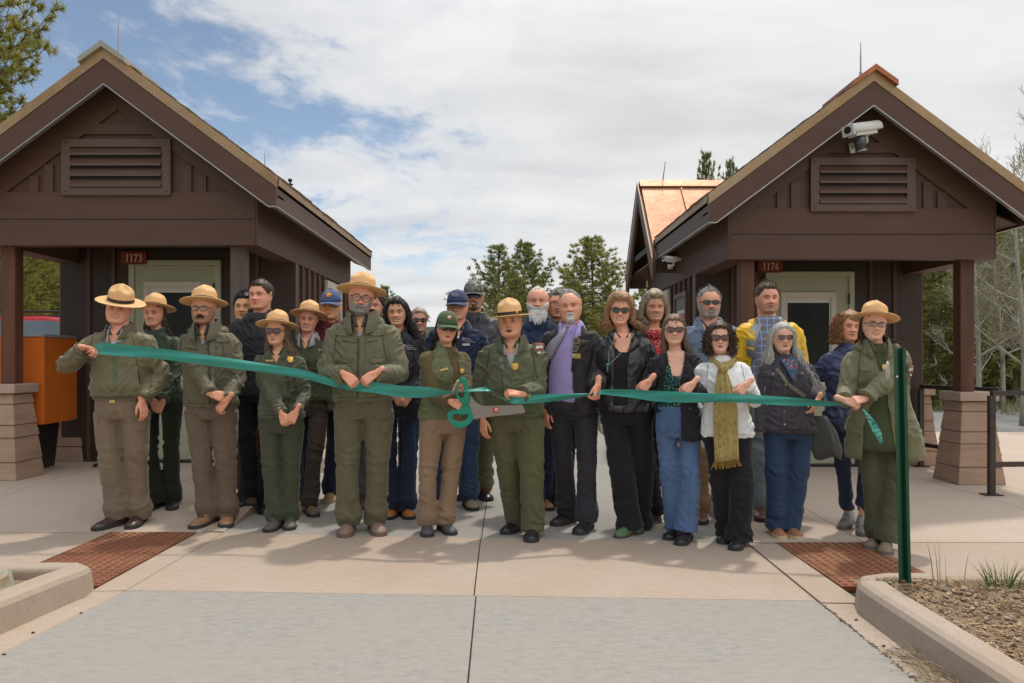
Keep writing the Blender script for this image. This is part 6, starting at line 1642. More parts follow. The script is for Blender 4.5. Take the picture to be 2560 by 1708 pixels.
        if kind == 'big':
            rr = []
            for q in range(950):
                a = rnd(-1.25, 1.25); z0 = rnd(-.085, -.035) if abs(a) > .35 else rnd(-.105, -.078); r0 = .078; st = Vector((math.sin(a) * .066, -math.cos(a) * .088, z0)); L = rnd(.03, .085) * (1.0 if abs(a) < .8 else .75)
                d = Vector((math.sin(a) * .5, -math.cos(a) * .55, -.75 - .4 * random.random())).normalized(); pts = []
                for j in range(6): t = j / 5; pts.append(hc + HM @ ((st + d * L * t + Vector((-math.sin(a) * .012 * t * t + rnd(-.003, .003), 0, -.018 * t * t))) * hk))
                rr.append((pts, .0030))
            strands(bb, rr, .004)
            i0 = len(bb.v); bb.ellipsoid(hc + HM @ (Vector((0, -.060, -.100)) * hk), (.070 * hk, .050 * hk, .062 * hk), 28, 18, 0, HM)
            for k in range(i0, len(bb.v)):
                v = Vector(bb.v[k]) - hc; n_ = v.normalized(); bb.v[k] = tuple(hc + v + n_ * .010 * noise.noise(Vector((v.x * 60, v.y * 60, v.z * 14))))
            rr = []
            for q in range(90):
                sg = random.choice((-1, 1)); st = Vector((sg * rnd(.0, .02), -.104, -.053 + rnd(-.002, .004))); pts = [hc + HM @ ((st + Vector((sg * .034 * t, .008 * t * t, -.016 * t * t + .004 * t))) * hk) for t in (0, .25, .5, .75, 1)]; rr.append((pts, .0028))
            strands(bb, rr, .003)
        else:
            rr = []
            for q in range(260):
                v = Vector(random.choice(bb.v)); d = (v - hc).normalized(); rr.append(([v, v + (d * .4 + Vector((rnd(-.3, .3), 0, -1))).normalized() * rnd(.006, .014)], .0016))
            strands(bb, rr, .002)
        bb.build('mustache' if kind == 'mustache' else 'beard', bm_, root, True)
    if hat == 'ranger': campaign_hat(root, hc, HM, hk * S.get('hatk', 1.06), S.get('tilt', 6), S.get('pin', False))
    elif isinstance(hat, tuple): ball_cap(root, hc, HM, hk * 1.02, *hat[1:])
    if S.get('glasses'):
        gk = dict(S['glasses']); glasses(root, hc, HM, hk, **gk)
    # ---- collar
    cm = S['collm'] or (S['topm'][0] if isinstance(S['topm'], list) else S['topm'])
    def collar(kind, m, rin=.070, h=.05, gap=25, drop=.05, name='collar', z0=1.480, wide_=1.0, par=None, yo=-.004, pts_=.035):
        k0 = (.86 if fem else 1.0) * S['build'] ** .3
        b = MB(); nn = 26; rows = []
        if kind == 'stand': prof = [(rin, 0, 0, 0), (rin - .002, h * .6, 0, .6), (rin + .002, h, 0, 1), (rin + .010, h, 0, 1), (rin + .012, h * .5, 0, .6), (rin + .016, -.012, 0, 0)]
        elif kind == 'fold': prof = [(rin, -.01, 0, 0), (rin - .002, h * .5, 0, .5), (rin + .004, h, 0, 1), (rin + .016, h * .8, .15, .95), (rin + .032, h * .15, .6, .62), (rin + .044, -h * .35, 1, .35), (rin + .041, -h * .4, 1, .35)]
        for i in range(nn + 1):
            r_ = []; q_ = i / nn
            for (r, z, w, gf) in prof:
                g0 = R(gap * (.35 + 1.5 * gf)); a = g0 + (2 * PI - 2 * g0) * q_; ft_ = max(0, math.cos(a)); bk_ = max(0, -math.cos(a))
                zz = z0 + z - .034 * ft_ + .014 * bk_ - w * pts_ * ft_; r_.append(W(r * math.sin(a) * k0 * wide_, yo - r * math.cos(a) * k0 * (1.0 + .20 * ft_) + .01 * bk_ , zz))
            rows.append(r_)
        b.add([p for r_ in rows for p in r_], [(i * len(prof) + j, i * len(prof) + j + 1, (i + 1) * len(prof) + j + 1, (i + 1) * len(prof) + j) for i in range(nn) for j in range(len(prof) - 1)])
        o = b.build(name, m, par or root, True); so = o.modifiers.new('s', 'SOLIDIFY'); so.thickness = .003; return o
    P['collar'] = collar
    if S['collar'] in ('stand', 'fold'): P['post_collar'] = lambda: collar(S['collar'], cm, h=S.get('colh', .052), gap=S.get('gap', 22), par=P['jacket'], rin=S.get('rin', .076))
    P['px'] = px; P['Yb'] = Yb; PEOPLE.append(P); P['fem'] = fem
    return P

# ---- details laid on the cloth -----------------------------------
def cast(P, x, y, which='bvh'):
    o = Vector((0, 0, CAM_H)) - P['base']; d = Vector(((x - CX) / F_PX, 1, -(y - CY) / F_PX)).normalized()
    h = P[which].ray_cast(o, d)
    if which == 'bvh' and 'bvh_s' in P:
        h2 = P['bvh_s'].ray_cast(o, d)
        if h2[0] is not None and (h[0] is None or h2[3] < h[3]): h = h2
    if h[0] is None: return None, None
    return h[0], h[1] if h[1].dot(d) < 0 else -h[1]
def surf_line(P, pts, w, m, name='seam', lift=.002, which='bvh', par='jacket', n=10, thick=.002):
    """a band laid on the garment along photo points"""
    q = []
    for i in range(len(pts) - 1):
        for k in range(n if i < len(pts) - 2 else n + 1):
            t = k / n; h, nn = cast(P, pts[i][0] + (pts[i + 1][0] - pts[i][0]) * t, pts[i][1] + (pts[i + 1][1] - pts[i][1]) * t, which)
            if h is not None: q.append((h, nn))
    if len(q) < 2: return None
    b = MB(); rings = []
    for i, (h, nn) in enumerate(q):
        d = (q[min(i + 1, len(q) - 1)][0] - q[max(i - 1, 0)][0]); d = d.normalized() if d.length > 1e-7 else Vector((0, 0, 1)); sd = d.cross(nn).normalized() * w / 2; a = h + nn * lift
        rings.append([a - sd, a - sd * .8 + nn * thick, a + sd * .8 + nn * thick, a + sd])
    b.loft(rings); return b.build(name, m, P[par])
def surf_patch(P, poly, m, name='patch', lift=.003, which='bvh', par='jacket', thick=.003):
    """a flat shape laid on the garment; poly in photo pixels"""
    c = (sum(p[0] for p in poly) / len(poly), sum(p[1] for p in poly) / len(poly)); h0, n0 = cast(P, c[0], c[1], which)
    if h0 is None: return None
    pts = []; nr = []
    for (x, y) in poly:
        h, nn = cast(P, x, y, which)
        if h is None or (h - h0).length > .12: return None
        pts.append(h)
    f = n0; b = MB(); A = [p + f * lift for p in pts]; B = [p + f * (lift + thick) for p in pts]; n = len(pts)
    cc = sum((v for v in B), Vector()) / n; cc = h0 + f * (lift + thick) if (h0 - cc).length < .05 else cc
    b.add(A + B + [cc], [(i, (i + 1) % n, n + (i + 1) % n, n + i) for i in range(n)] + [(n + i, n + (i + 1) % n, 2 * n) for i in range(n)])
    return b.build(name, m, P[par])
def tag_on(P, x, y, w, h, mats, name='name_tag', which='bvh', par='jacket', ang=0, draw=None, lift=.008, shape=None, front=.7):
    """small rigid plate on the cloth, w x h metres, with its own drawing"""
    h0, n0 = cast(P, x, y, which)
    if h0 is None and 'bvh_s' in P: h0, n0 = cast(P, x, y, 'bvh_s'); par = 'shirt'
    if h0 is None: return None
    nn = (n0 + Vector((0, -1, 0)) * front).normalized(); u = Vector((0, 0, 1)).cross(nn) * -1; u = u.normalized(); u = -u if u.x < 0 else u; v = u.cross(nn); v = v if v.z > 0 else -v
    ca, sa = math.cos(R(ang)), math.sin(R(ang)); u2 = u * ca - v * sa; v2 = v * ca + u * sa; o = h0 + nn * lift
    pl = lambda a, b_, l=.0026: o + u2 * a + v2 * b_ + nn * l
    b = MB(); shp = shape or [(-w / 2, -h / 2), (w / 2, -h / 2), (w / 2, h / 2), (-w / 2, h / 2)]
    n = len(shp); b.add([pl(a, c, 0) for a, c in shp] + [pl(a, c, .0022) for a, c in shp], [tuple(range(n))[::-1], tuple(range(n, 2 * n))] + [(i, (i + 1) % n, n + (i + 1) % n, n + i) for i in range(n)], 0)
    if draw: draw(b, pl)
    return b.build(name, mats, P[par])
M_TAGW = mat('name_tag_white', (.68, .68, .66), .4); M_TAGG = mat('name_tag_gold', (.66, .45, .16), .4, metal=.3); M_TAGB = mat('name_tag_brown', (.16, .07, .04), .4); M_INK = mat('print_ink', (.05, .06, .08), .6)
M_ARB = mat('emblem_brown', (.26, .065, .025), .7); M_ARG = mat('emblem_green', (.05, .12, .08), .7); M_ARW = mat('emblem_white', (.62, .6, .56), .7); M_LRED = mat('logo_red', (.4, .03, .05), .7); M_LBL = mat('logo_blue', (.25, .35, .55), .7)
ARROW = [(0, -.052), (.014, -.030), (.030, -.008), (.038, .018), (.040, .034), (.030, .040), (.015, .044), (-.004, .046), (-.022, .042), (-.036, .038), (-.041, .028), (-.036, .004), (-.024, -.020), (-.012, -.038)]
def arrowhead(P, x, y, k=1.0, ang=0, which='bvh', par='jacket', name='shoulder_patch'):
    def draw(b, pl):
        def f(pts, mi, l=.0032): b.add([pl(u * k, v * k, l) for u, v in pts], [tuple(range(len(pts)))], mi)
        f([(-.034, .0), (-.016, .004), (-.018, .034), (-.034, .032)], 1); f([(-.030, .008), (-.020, .008), (-.025, .032)], 1, .0036)
        f([(-.018, .012), (-.006, .024), (.006, .014), (.018, .026), (.032, .008), (-.02, .0)], 2); f([(-.026, -.014), (.022, -.012), (.008, -.034), (-.008, -.040)], 1, .0033)
        f([(-.010, -.022), (.012, -.018), (.014, -.030), (-.004, -.034)], 2, .0038)
        for q, tx in enumerate(('NATIONAL', 'PARK', 'SERVICE')): add_text(b, tx, .0088 * k, lambda u, v, q=q: pl(.012 * k + u, (.035 - q * .009) * k + v, .0042), 2)
    tag_on(P, x, y, 0, 0, [M_ARB, M_ARG, M_ARW], name, which, par, ang, draw, .009, [(u * k, v * k) for u, v in ARROW][::-1] if False else [(u * k, v * k) for u, v in ARROW])
def gold_badge(P, x, y, k=1.0, which='bvh', par='jacket'):
    shp = [(0, -.026), (.014, -.018), (.021, -.004), (.021, .014), (.017, .024), (.007, .021), (0, .027), (-.007, .021), (-.017, .024), (-.021, .014), (-.021, -.004), (-.014, -.018)]
    def draw(b, pl):
        b.add([pl(.011 * k * math.cos(q * PI / 5), .011 * k * math.sin(q * PI / 5), .0045) for q in range(10)] + [pl(.015 * k * math.cos(q * PI / 5), .015 * k * math.sin(q * PI / 5), .002) for q in range(10)], [tuple(range(10))] + [(q, (q + 1) % 10, 10 + (q + 1) % 10, 10 + q) for q in range(10)], 0)
    tag_on(P, x, y, 0, 0, M_GOLD, 'badge', which, par, 0, draw, .009, [(u * k, v * k) for u, v in shp])
def gold_tag(P, x, y, ang=0, m=None, w=.058, h=.014, which='bvh'): tag_on(P, x, y, w, h, m or M_TAGG, 'name_tag', which, 'jacket', ang)
def white_tag(P, x, y, w=.062, h=.028, ang=0, lines=2, logo=True, which='bvh', par='jacket'):
    def draw(b, pl):
        if logo: b.add([pl(-w * .42, -h * .0, .0028), pl(-w * .28, 0, .0028), pl(-w * .28, h * .34, .0028), pl(-w * .42, h * .34, .0028)], [(0, 1, 2, 3)], 1)
        for q in range(lines):
            y0 = h * (.18 - .32 * q) ; x0 = -w * .2 if q == 0 and logo else -w * .38
            b.add([pl(x0, y0 - h * .06, .0028), pl(w * .4, y0 - h * .06, .0028), pl(w * .4, y0 + h * .05, .0028), pl(x0, y0 + h * .05, .0028)], [(0, 1, 2, 3)], 1)
    tag_on(P, x, y, w, h, [M_TAGW, M_INK], 'name_tag', which, par, ang, draw)
def conserv_logo(P, x, y, k=1.0, which='bvh', par='jacket'):
    h0, n0 = cast(P, x, y, which)
    if h0 is None: return
    def draw(b, pl):
        b.add([pl(-.036 * k, -.012 * k), pl(-.018 * k, -.012 * k), pl(-.018 * k, .014 * k), pl(-.027 * k, .02 * k), pl(-.036 * k, .014 * k)], [(0, 1, 2, 3, 4)], 1); b.add([pl(-.036 * k, -.012 * k, .003), pl(-.018 * k, -.012 * k, .003), pl(-.018 * k, -.002 * k, .003), pl(-.028 * k, .003 * k, .003), pl(-.036 * k, -.003 * k, .003)], [(0, 1, 2, 3, 4)], 2)
        for q, tx in enumerate(('Rocky', 'Mountain', 'Conservancy')):
            vs, fs = text_mesh(tx, .0135 * k); x0 = min(v[0] for v in vs); b.add([pl(-.013 * k + v[0] - x0, (.010 - q * .0125) * k + v[1], .003) for v in vs], fs, 3)
    tag_on(P, x, y, 0, 0, [S_or(P), M_LBL, M_LRED, M_ARW], 'embroidered_logo', which, par, 0, draw, .006, [(-.04 * k, -.02 * k), (.05 * k, -.02 * k), (.05 * k, .022 * k), (-.04 * k, .022 * k)])
def S_or(P):
    m = P['S']['topm']; return m[0] if isinstance(m, list) else m
# ================================================================ the group
def cl(r, g, b, k=.66): return tuple(min(.8, c / k) for c in lin(r, g, b))
J1 = fabric('olive_nylon', cl(92, 87, 64), .55, .10, spec=.35); T1 = fabric('taupe_canvas', cl(104, 91, 75))
J3 = fabric('olive_parka', cl(82, 77, 59), .6, .1, spec=.3); T3 = fabric('brown_canvas', cl(92, 78, 66))
J6 = fabric('grey_green_softshell', cl(69, 71, 56), .65); T6 = fabric('green_wool', cl(60, 63, 49))
J9 = fabric('moss_parka', cl(86, 84, 63), .6, spec=.3); T9 = fabric('green_canvas', cl(84, 80, 61))
J16 = fabric('forest_jacket', cl(71, 75, 53), .6, spec=.3); T16 = fabric('dress_green', cl(76, 74, 51))
J28 = fabric('long_parka', cl(93, 91, 66), .6, spec=.3); T28 = fabric('dark_olive', cl(72, 73, 54))
J2 = fabric('deep_green', cl(44, 58, 44), .55); T2 = fabric('near_black_green', cl(36, 41, 32))
J7 = fabric('brown_green', cl(62, 64, 47)); T7 = fabric('dark_brown_twill', cl(58, 48, 42))
V13 = fabric('green_vest', cl(84, 87, 61), .55, spec=.3); SL13 = fabric('brown_fleece', cl(80, 69, 45)); T13 = fabric('khaki', cl(122, 101, 81))
NAVY = fabric('navy_fleece', cl(34, 41, 62)); BLACK = fabric('black_softshell', cl(33, 32, 36), .6, spec=.3); BLACK2 = fabric('black_twill', cl(27, 25, 28)); CHAR = fabric('charcoal_shell', cl(60, 62, 68), .5, spec=.4)
JEAN_D = fabric('dark_denim', cl(34, 42, 60), col2=cl(46, 56, 78)); JEAN_M = fabric('mid_denim', cl(42, 58, 82), col2=cl(56, 74, 102), p2=(.4, .8)); JEAN_L = fabric('light_denim', cl(66, 86, 118), col2=cl(88, 110, 140), p2=(.38, .75)); JEAN_G = fabric('grey_denim', cl(110, 120, 124))
RUSTP = fabric('rust_canvas', cl(104, 64, 39)); KHAKI2 = fabric('brown_khaki', cl(110, 85, 58))
SUIT = fabric('dark_suit', cl(44, 40, 42), .7); LEATHER = mat('black_leather', (.022, .021, .022), .30, .25, 9, .5, 70, spec=.6, bdist=.002); BLAZER = fabric('black_blazer', cl(36, 33, 38))
LILAC = fabric('lilac_shirt', cl(146, 132, 180)); WHITEJ = fabric('white_softshell', cl(212, 206, 210), .7); DENIMJ = fabric('denim_jacket', cl(82, 93, 112), col2=cl(110, 120, 136))
YEL = fabric('yellow_raincoat', cl(226, 152, 22), .45, spec=.4); YIN = fabric('grey_coat_lining', cl(120, 126, 130), .4, spec=.5)
JBLK = fabric('charcoal_field_jacket', cl(60, 57, 64)); PUFF = mat('blue_quilt', cl(62, 66, 92), .45, .12, 5, .2, 200, spec=.4)
BEIGEJ = fabric('beige_jacket', cl(158, 148, 122)); GREYSH = fabric('grey_shirt', cl(140, 138, 140)); LTBLUE = fabric('pale_blue_shirt', cl(150, 156, 178)); BLKIN = fabric('black_lining', cl(26, 25, 28)); NAVYSH = fabric('navy_shirt', cl(38, 46, 76)); BLUET = fabric('royal_tee', cl(30, 40, 120)); MAROON = fabric('maroon', cl(90, 40, 40))
PLAID = pattern('flannel_plaid', 'plaid', cl(92, 110, 150), cl(110, 98, 86), cl(170, 165, 160), 1.0); PLAID2 = pattern('dark_plaid', 'plaid', cl(40, 42, 36), cl(60, 62, 45), cl(120, 125, 90), 1.3)
PAIS = pattern('paisley_scarf', 'paisley', cl(150, 134, 86), cl(52, 43, 26), cl(120, 102, 58)); FLORAL = pattern('green_floral_blouse', 'speckle', cl(22, 52, 52), cl(130, 160, 140), cl(60, 110, 90)); REDSC = pattern('red_print_scarf', 'speckle', cl(150, 44, 44), cl(190, 165, 160), cl(60, 40, 50)); NECKER = pattern('blue_floral_neckerchief', 'speckle', cl(52, 78, 96), cl(215, 90, 75), cl(70, 50, 70), 1.6); TIE = pattern('striped_tie', 'stripe', cl(52, 50, 62), cl(150, 148, 160), scale=.6)
CAMO = pattern('camo_cap', 'camo', cl(110, 112, 104), cl(66, 66, 60), cl(150, 150, 140))
NAVYCAP = fabric('navy_cap', cl(52, 58, 86)); GRCAP = fabric('green_cap', cl(62, 82, 56)); DENCAP = fabric('denim_cap', cl(62, 78, 110))
SH_BROWN = mat('dark_brown_leather', cl(62, 44, 42), .32, .25, 9, .15, 80, spec=.6); SH_TAN = mat('tan_leather_boot', cl(124, 92, 70), .6, .3, 12, .3, 80); SH_BLK = mat('black_leather_shoe', cl(34, 32, 34), .35, .2, 9, spec=.6); SH_GRB = mat('grey_brown_leather', cl(112, 92, 80), .55, .25, 10, .3, 80); SH_COG = mat('cognac_suede', cl(150, 90, 45), .6, .3, 14); SH_GRN = mat('green_embossed_leather', cl(70, 95, 66), .45, .4, 60, .4, 90); SH_HIK = mat('grey_hiker', cl(108, 104, 98), .7, .3, 14, .3, 80); SH_MOC = mat('brown_moc_leather', cl(140, 98, 76), .6, .2, 12); SH_OX = mat('oxblood_leather', cl(92, 62, 52), .3, .3, 10, spec=.6); SH_OLV = mat('olive_suede', cl(120, 108, 84), .7, .2, 14); SH_TRL = mat('taupe_trail_shoe', cl(112, 98, 80), .7, .3, 20, .4, 90)
SOLE_D = mat('dark_sole', cl(48, 46, 46), .8); SOLE_C = mat('cream_sole', cl(178, 160, 128), .7); SOLE_G = mat('grey_sole', cl(92, 90, 86), .8); LACE_G = mat('green_lace', cl(40, 100, 70), .7); LACE_D = mat('dark_lace', cl(45, 45, 48), .7); LACE_R = mat('red_lace', cl(180, 60, 60), .7); LACE_T = mat('tan_lace', cl(190, 150, 90), .7); LACE_W = mat('grey_lace', cl(160, 160, 160), .7)
ZIP = mat('zipper', cl(50, 52, 44), .5); ZIPG = mat('green_zipper', cl(70, 100, 84), .5)
D, U = (0, -.1, -1), (0, 0, 1)

A = {}
A[1] = person(dict(label='leftmost ranger in olive bomber jacket and tilted flat hat, holding the ribbon end', eye=(291, 771), feet=[(240, 1327), (327, 1323)], hem=.955, rib=True, cuffm=fabric('knit_trim', cl(84, 76, 58)), topm=J1, legm=T1, legw=1.1, hemw=1.18, build=1.06, belly=.02, hy=14, hp=-2, hr=9, skin='pink', hair='mid', mouth='smile', hat='ranger', tilt=-13, shirt=LTBLUE, open=[(1.33, 0, 0), (1.40, -.025, .025), (1.50, -.075, .075)], collar='fold', collm=fabric('knit_trim', (0, 0, 0)), gap=24, chest=True,
    L=('px', 207, 871, -.30, (.93, -.25, -.12), (-.1, .35, 1), 'pinch', (-.9, .1, -.75), 1), Rr=('px', 357, 1000, -.10, (.25, -.1, -1), (.9, -.4, 0), 'relax', (1, .5, -.2)), shoem=SH_BROWN, solem=SOLE_D, lace=LACE_D, feetdir=[(-.45, -1, 0), (.15, -1, 0)], sleevew=1.1))
A[2] = person(dict(label='smiling woman ranger in dark green jacket, half hidden behind the leftmost ranger', sex='f', eye=(375, 783), feet=[(347, 1288), (431, 1280)], hem=.86, topm=J2, legm=T2, hemw=1.15, skin='pink', hair='brown', mouth='grin', hat='ranger', tilt=12, collar='stand', hs='bob', locks=dict(len=.19, n=150, wind=.25, vol=.98, front=1.3), L=('px', 382, 1006, -.22, (.5, -.2, -1), (-.3, -1, .1), 'clasp'), Rr=('px', 408, 1002, -.24, (-.5, -.2, -1), (.3, -1, .1), 'clasp'), shoes='low', shoem=SH_BLK, solem=SOLE_D, feetdir=[(-.3, -1, 0), (.45, -1, 0)]))
A[5] = person(dict(label='tall young man with short dark hair in black, at the back by the wooden post', eye=(638, 737), feet=[], Y=6.55, cx=640, hem=.9, topm=BLACK, legm=BLACK2, skin='pink', hair='brown', hth=.013, mouth='closed', hy=-12, collar='stand', gap=40, shoem=SH_BLK))
A[4] = person(dict(label='black-haired man in charcoal jacket with mouth open, behind the mustached ranger', eye=(605, 767), feet=[(583, 1263), (625, 1285)], cx=604, hem=.86, topm=CHAR, legm=RUSTP, skin='asian', hair='black', hs='spiky', hth=.016, mouth='talk', eyeh=.0018, hp=3, collar='fold', gap=26, collm=CHAR, shoem=mat('dark_suede', cl(70, 52, 44), .8), solem=SOLE_D, stubble=((.03, .025, .02), .12, 'full')))
A[3] = person(dict(label='ranger with glasses and dark mustache in olive parka, hands clasped', eye=(500, 772), feet=[(483, 1323), (563, 1320)], hem=.90, topm=J3, legm=T3, legw=1.05, hemw=1.1, build=1.02, skin='tan', hair='salt', hth=.012, mouth='closed', hat='ranger', tilt=9, hy=4, glasses=dict(kind='square', frame='dark', lens='clear', lh=.0165), stubble=((.06, .05, .045), .55, 'full'), beard=('dark', .007, 'mustache'), hs='curlyshort', collar='fold', colh=.075, rin=.082, gap=20, shirt=GREYSH, open=[(1.36, 0, 0), (1.42, -.02, .03), (1.50, -.06, .07)], chest=True,
    L=('px', 536, 1000, -.29, (.95, -.12, -.28), (.25, -.85, .5), 'clasp', (-.9, .3, -.4)), Rr=('px', 567, 1000, -.25, (-.6, -.1, -.8), (-.3, -.9, .3), 'clasp', (.95, .3, -.4)), shoes='hiker', shoem=SH_TAN, solem=SOLE_D, lace=LACE_D))
A[7] = person(dict(label='short-haired woman ranger smiling in dark green-brown fleece, right of the ranger with rose sunglasses', sex='f', eye=(767, 799), feet=[(735, 1262), (788, 1294)], cx=765, hem=.92, topm=J7, legm=T7, build=1.08, skin='pink', hair='brown', mouth='smile', hat='ranger', tilt=10, hy=5, hr=4, collar='fold', collm=GREYSH, shirt=GREYSH, open=[(1.38, 0, 0), (1.44, -.03, .03), (1.5, -.05, .05)], chest=True, shoes='low', shoem=mat('olive_brown_shoe', cl(92, 76, 56), .6, .4, 20), solem=SOLE_D, lace=LACE_T, feetdir=[(-.3, -1, 0), (.5, -1, 0)]))
A[6] = person(dict(label='woman ranger with rose sunglasses and long windblown hair, hands joined in front', sex='f', eye=(683, 828), feet=[(667, 1332), (723, 1327)], hem=.83, topm=J6, legm=T6, legw=1.12, hemw=1.15, skin='warm', hair='light_brown', hs='bob', mouth='closed', lips=(.36, .10, .09), hat='ranger', tilt=11, hy=-3, glasses=dict(kind='square', frame='tort', lens='rose', lw=.031, lh=.024), locks=dict(len=.34, n=260, wind=.42, wave=.018, freq=9, vol=1.0, w=.0065), collar='fold', gap=30, collm=J6, shirt=GREYSH, open=[(1.38, 0, 0), (1.43, -.03, .03), (1.5, -.06, .06)], chest=True,
    L=('px', 703, 1034, -.24, (.38, -.15, -.95), (-.2, -.9, .2), 'clasp', (-.9, .3, -.5)), Rr=('px', 741, 1028, -.24, (-.42, -.15, -.9), (.2, -.95, .2), 'clasp', (.9, .3, -.5)), shoes='hiker', shoem=mat('brown_grey_boot', cl(84, 78, 72), .6, .3, 14, .3, 80), solem=SOLE_D, lace=LACE_G, feetdir=[(-.1, -1, 0), (.25, -1, 0)]))
A[8] = person(dict(label='man in blue denim cap and maroon jacket, behind the tallest ranger', eye=(822, 764), feet=[(745, 1277), (826, 1257)], cx=812, hem=.9, topm=MAROON, legm=JEAN_D, skin='asian', hair='black', mouth='closed', eyeh=.002, hat=('cap', DENCAP, DENCAP, ('oval', [M_ORANGE, M_TAGG, M_LRED])), collar='stand', gap=30, shoes='low', shoem=mat('tan_suede', cl(150, 125, 95), .8), solem=SOLE_C))
A[10] = person(dict(label='dark-haired woman whose half face shows behind the tallest ranger\'s hat', sex='f', eye=(930, 765), feet=[(897, 1262)], cx=905, Y=6.75, hem=.9, topm=NAVY, legm=fabric('grey_trouser', cl(74, 70, 74)), skin='pink', hair='dark', mouth='smile', hs='bob', shoem=SH_OX, solem=SOLE_D))
A[12] = person(dict(label='fair-haired person in dark sunglasses peeping out behind the black-jacketed woman', sex='f', eye=(1049, 801), feet=[(993, 1232)], Y=7.2, cx=1040, hem=.9, topm=BLACK, legm=BLACK2, skin='pink', hair='blond_grey', mouth='smile', hs='bob', hy=12, glasses=dict(kind='wayf', frame='dark', lens='dark'), shoes='low', shoem=mat('teal_shoe', cl(50, 110, 110), .7), solem=SOLE_C))
A[11] = person(dict(label='dark-haired woman with hoop earrings in black jacket with embroidered logo', sex='f', eye=(989, 781), feet=[(966, 1301), (1026, 1300)], hem=.84, topm=BLACK, legm=JEAN_D, hemw=1.1, skin='warm', hair='dark', hs='bob', hth=.020, mouth='grin', lips=(.40, .14, .13), hr=-3, locks=dict(len=.28, n=340, wind=.30, wave=.026, freq=8, vol=1.24, spread=.2), collar='stand', gap=24, shirt=GREYSH, open=[(1.36, 0, 0), (1.42, -.03, .03), (1.5, -.055, .055)], chest=True,
    L=('px', 985, 985, -.22, (.55, -.2, -.8), (-.1, -.95, .2), 'clasp', (-.9, .4, -.4)), Rr=('px', 1026, 988, -.2, (-.6, -.2, -.75), (.2, -.95, .2), 'clasp', (.9, .4, -.4)), shoes='low', shoem=SH_COG, solem=SOLE_D, lace=LACE_T, feetdir=[(-.15, -1, 0), (.3, -1, 0)]))
A[15] = person(dict(label='tall bearded man in camouflage cap and dark sunglasses with black rain jacket', eye=(1183, 739), feet=[(1153, 1252), (1220, 1253)], cx=1186, hem=.88, topm=fabric('black_rain', cl(46, 46, 52), .45, spec=.4), legm=fabric('sage_pants', cl(92, 92, 70)), build=1.12, skin='tan', hair='brown', mouth='grin', hat=('cap', CAMO, fabric('dark_visor', cl(60, 60, 58)), None), glasses=dict(kind='wayf', frame='dark', lens='dark'), stubble=((.16, .10, .07), .25, 'full'), beard=('light_brown', .003, 'full'), collar='stand', gap=34, colh=.06, shoem=SH_BLK, solem=SOLE_D, lace=LACE_R, Rr=('down', False)))
A[14] = person(dict(label='older man in navy cap and navy fleece with white name tag', eye=(1139, 765), feet=[(1088, 1277), (1184, 1277)], cx=1141, hem=.86, topm=NAVY, legm=JEAN_M, build=1.05, skin='pink', hair='grey', mouth='smile', hat=('cap', NAVYCAP, NAVYCAP, ('box', [M_LBL, M_ARW, M_LRED])), glasses=dict(kind='round', frame='wire', lens='clear', thick=.0014), collar='fold', collm=NAVY, gap=34, shirt=fabric('white_check', cl(190, 190, 198)), open=[(1.34, 0, 0), (1.42, -.035, .035), (1.5, -.07, .07)], chest=True, hy=-6, shoes='low', shoem=SH_OLV, solem=SOLE_D, lace=LACE_T))
A[9] = person(dict(label='tallest ranger with round glasses and grey beard in moss parka, both hands on the ribbon', eye=(903, 745), feet=[(860, 1344), (951, 1340)], hem=.965, topm=J9, legm=T9, legw=1.1, hemw=1.12, build=1.06, belly=.01, skin='pink', hair='mid', browc='mid', mouth='closed', hat='ranger', tilt=11, hatk=1.08, hy=12, hp=-3, hr=7, glasses=dict(kind='round', frame='dark', lens='clear', lw=.027, lh=.0245, thick=.0026), stubble=((.16, .14, .12), .6, 'full'), beard=('grey', .009, 'full'), collar='fold', colh=.08, rin=.086, gap=20, collm=J9, shirt=GREYSH, open=[(1.34, 0, 0), (1.42, -.02, .03), (1.50, -.06, .07)], chest=True, sleevew=1.12,
    L=('px', 860, 937, -.31, (.68, -.15, -.60), (-.1, -.8, .6), 'pinch', (-.95, .1, -.35)), Rr=('px', 940, 935, -.30, (-.70, -.2, -.50), (.2, -.8, .6), 'pinch', (.95, .1, -.4)), shoes='low', shoem=SH_GRB, solem=mat('brown_sole', cl(96, 80, 70), .8), lace=LACE_G, feetdir=[(.05, -1, 0), (.35, -1, 0)]))
A[13] = person(dict(label='woman in green cap, sunglasses and olive vest gripping the giant scissors', sex='f', eye=(1121, 821), feet=[(1068, 1344), (1133, 1339)], hem=.84, top='vest', topm=V13, sleevem=SL13, legm=T13, legw=1.1, hemw=1.1, build=1.1, yaw=32, hy=-2, hp=-4, hr=4, skin='pink', hair='dark', hs='bob', mouth='talk', hat=('cap', GRCAP, GRCAP, ('oval', [M_ARB, M_ARW, M_ORANGE])), glasses=dict(kind='wayf', frame='dark', lens='dark'), locks=dict(len=.15, n=160, wind=-.1, vol=.96, front=1.3), collar='stand', collm=V13, gap=35, shirt=None, open=[(.90, .03, .03), (1.1, .02, .045), (1.3, -.005, .06), (1.42, -.02, .07), (1.5, -.05, .08)], chest=False,
    L=('px', 1126, 1004, -.34, (.80, -.35, -.35), (-.3, -.75, .5), 'grip', (-.5, .3, -.9)), Rr=('px', 1139, 975, -.30, (.3, -.5, .5), (-.6, -.7, .3), 'grip', (.9, .3, -.5)), shoes='low', shoem=mat('grey_trail_shoe', cl(70, 70, 74), .6, .5, 60), solem=SOLE_D, lace=LACE_D, feetdir=[(.1, -1, 0), (.45, -1, 0)]))
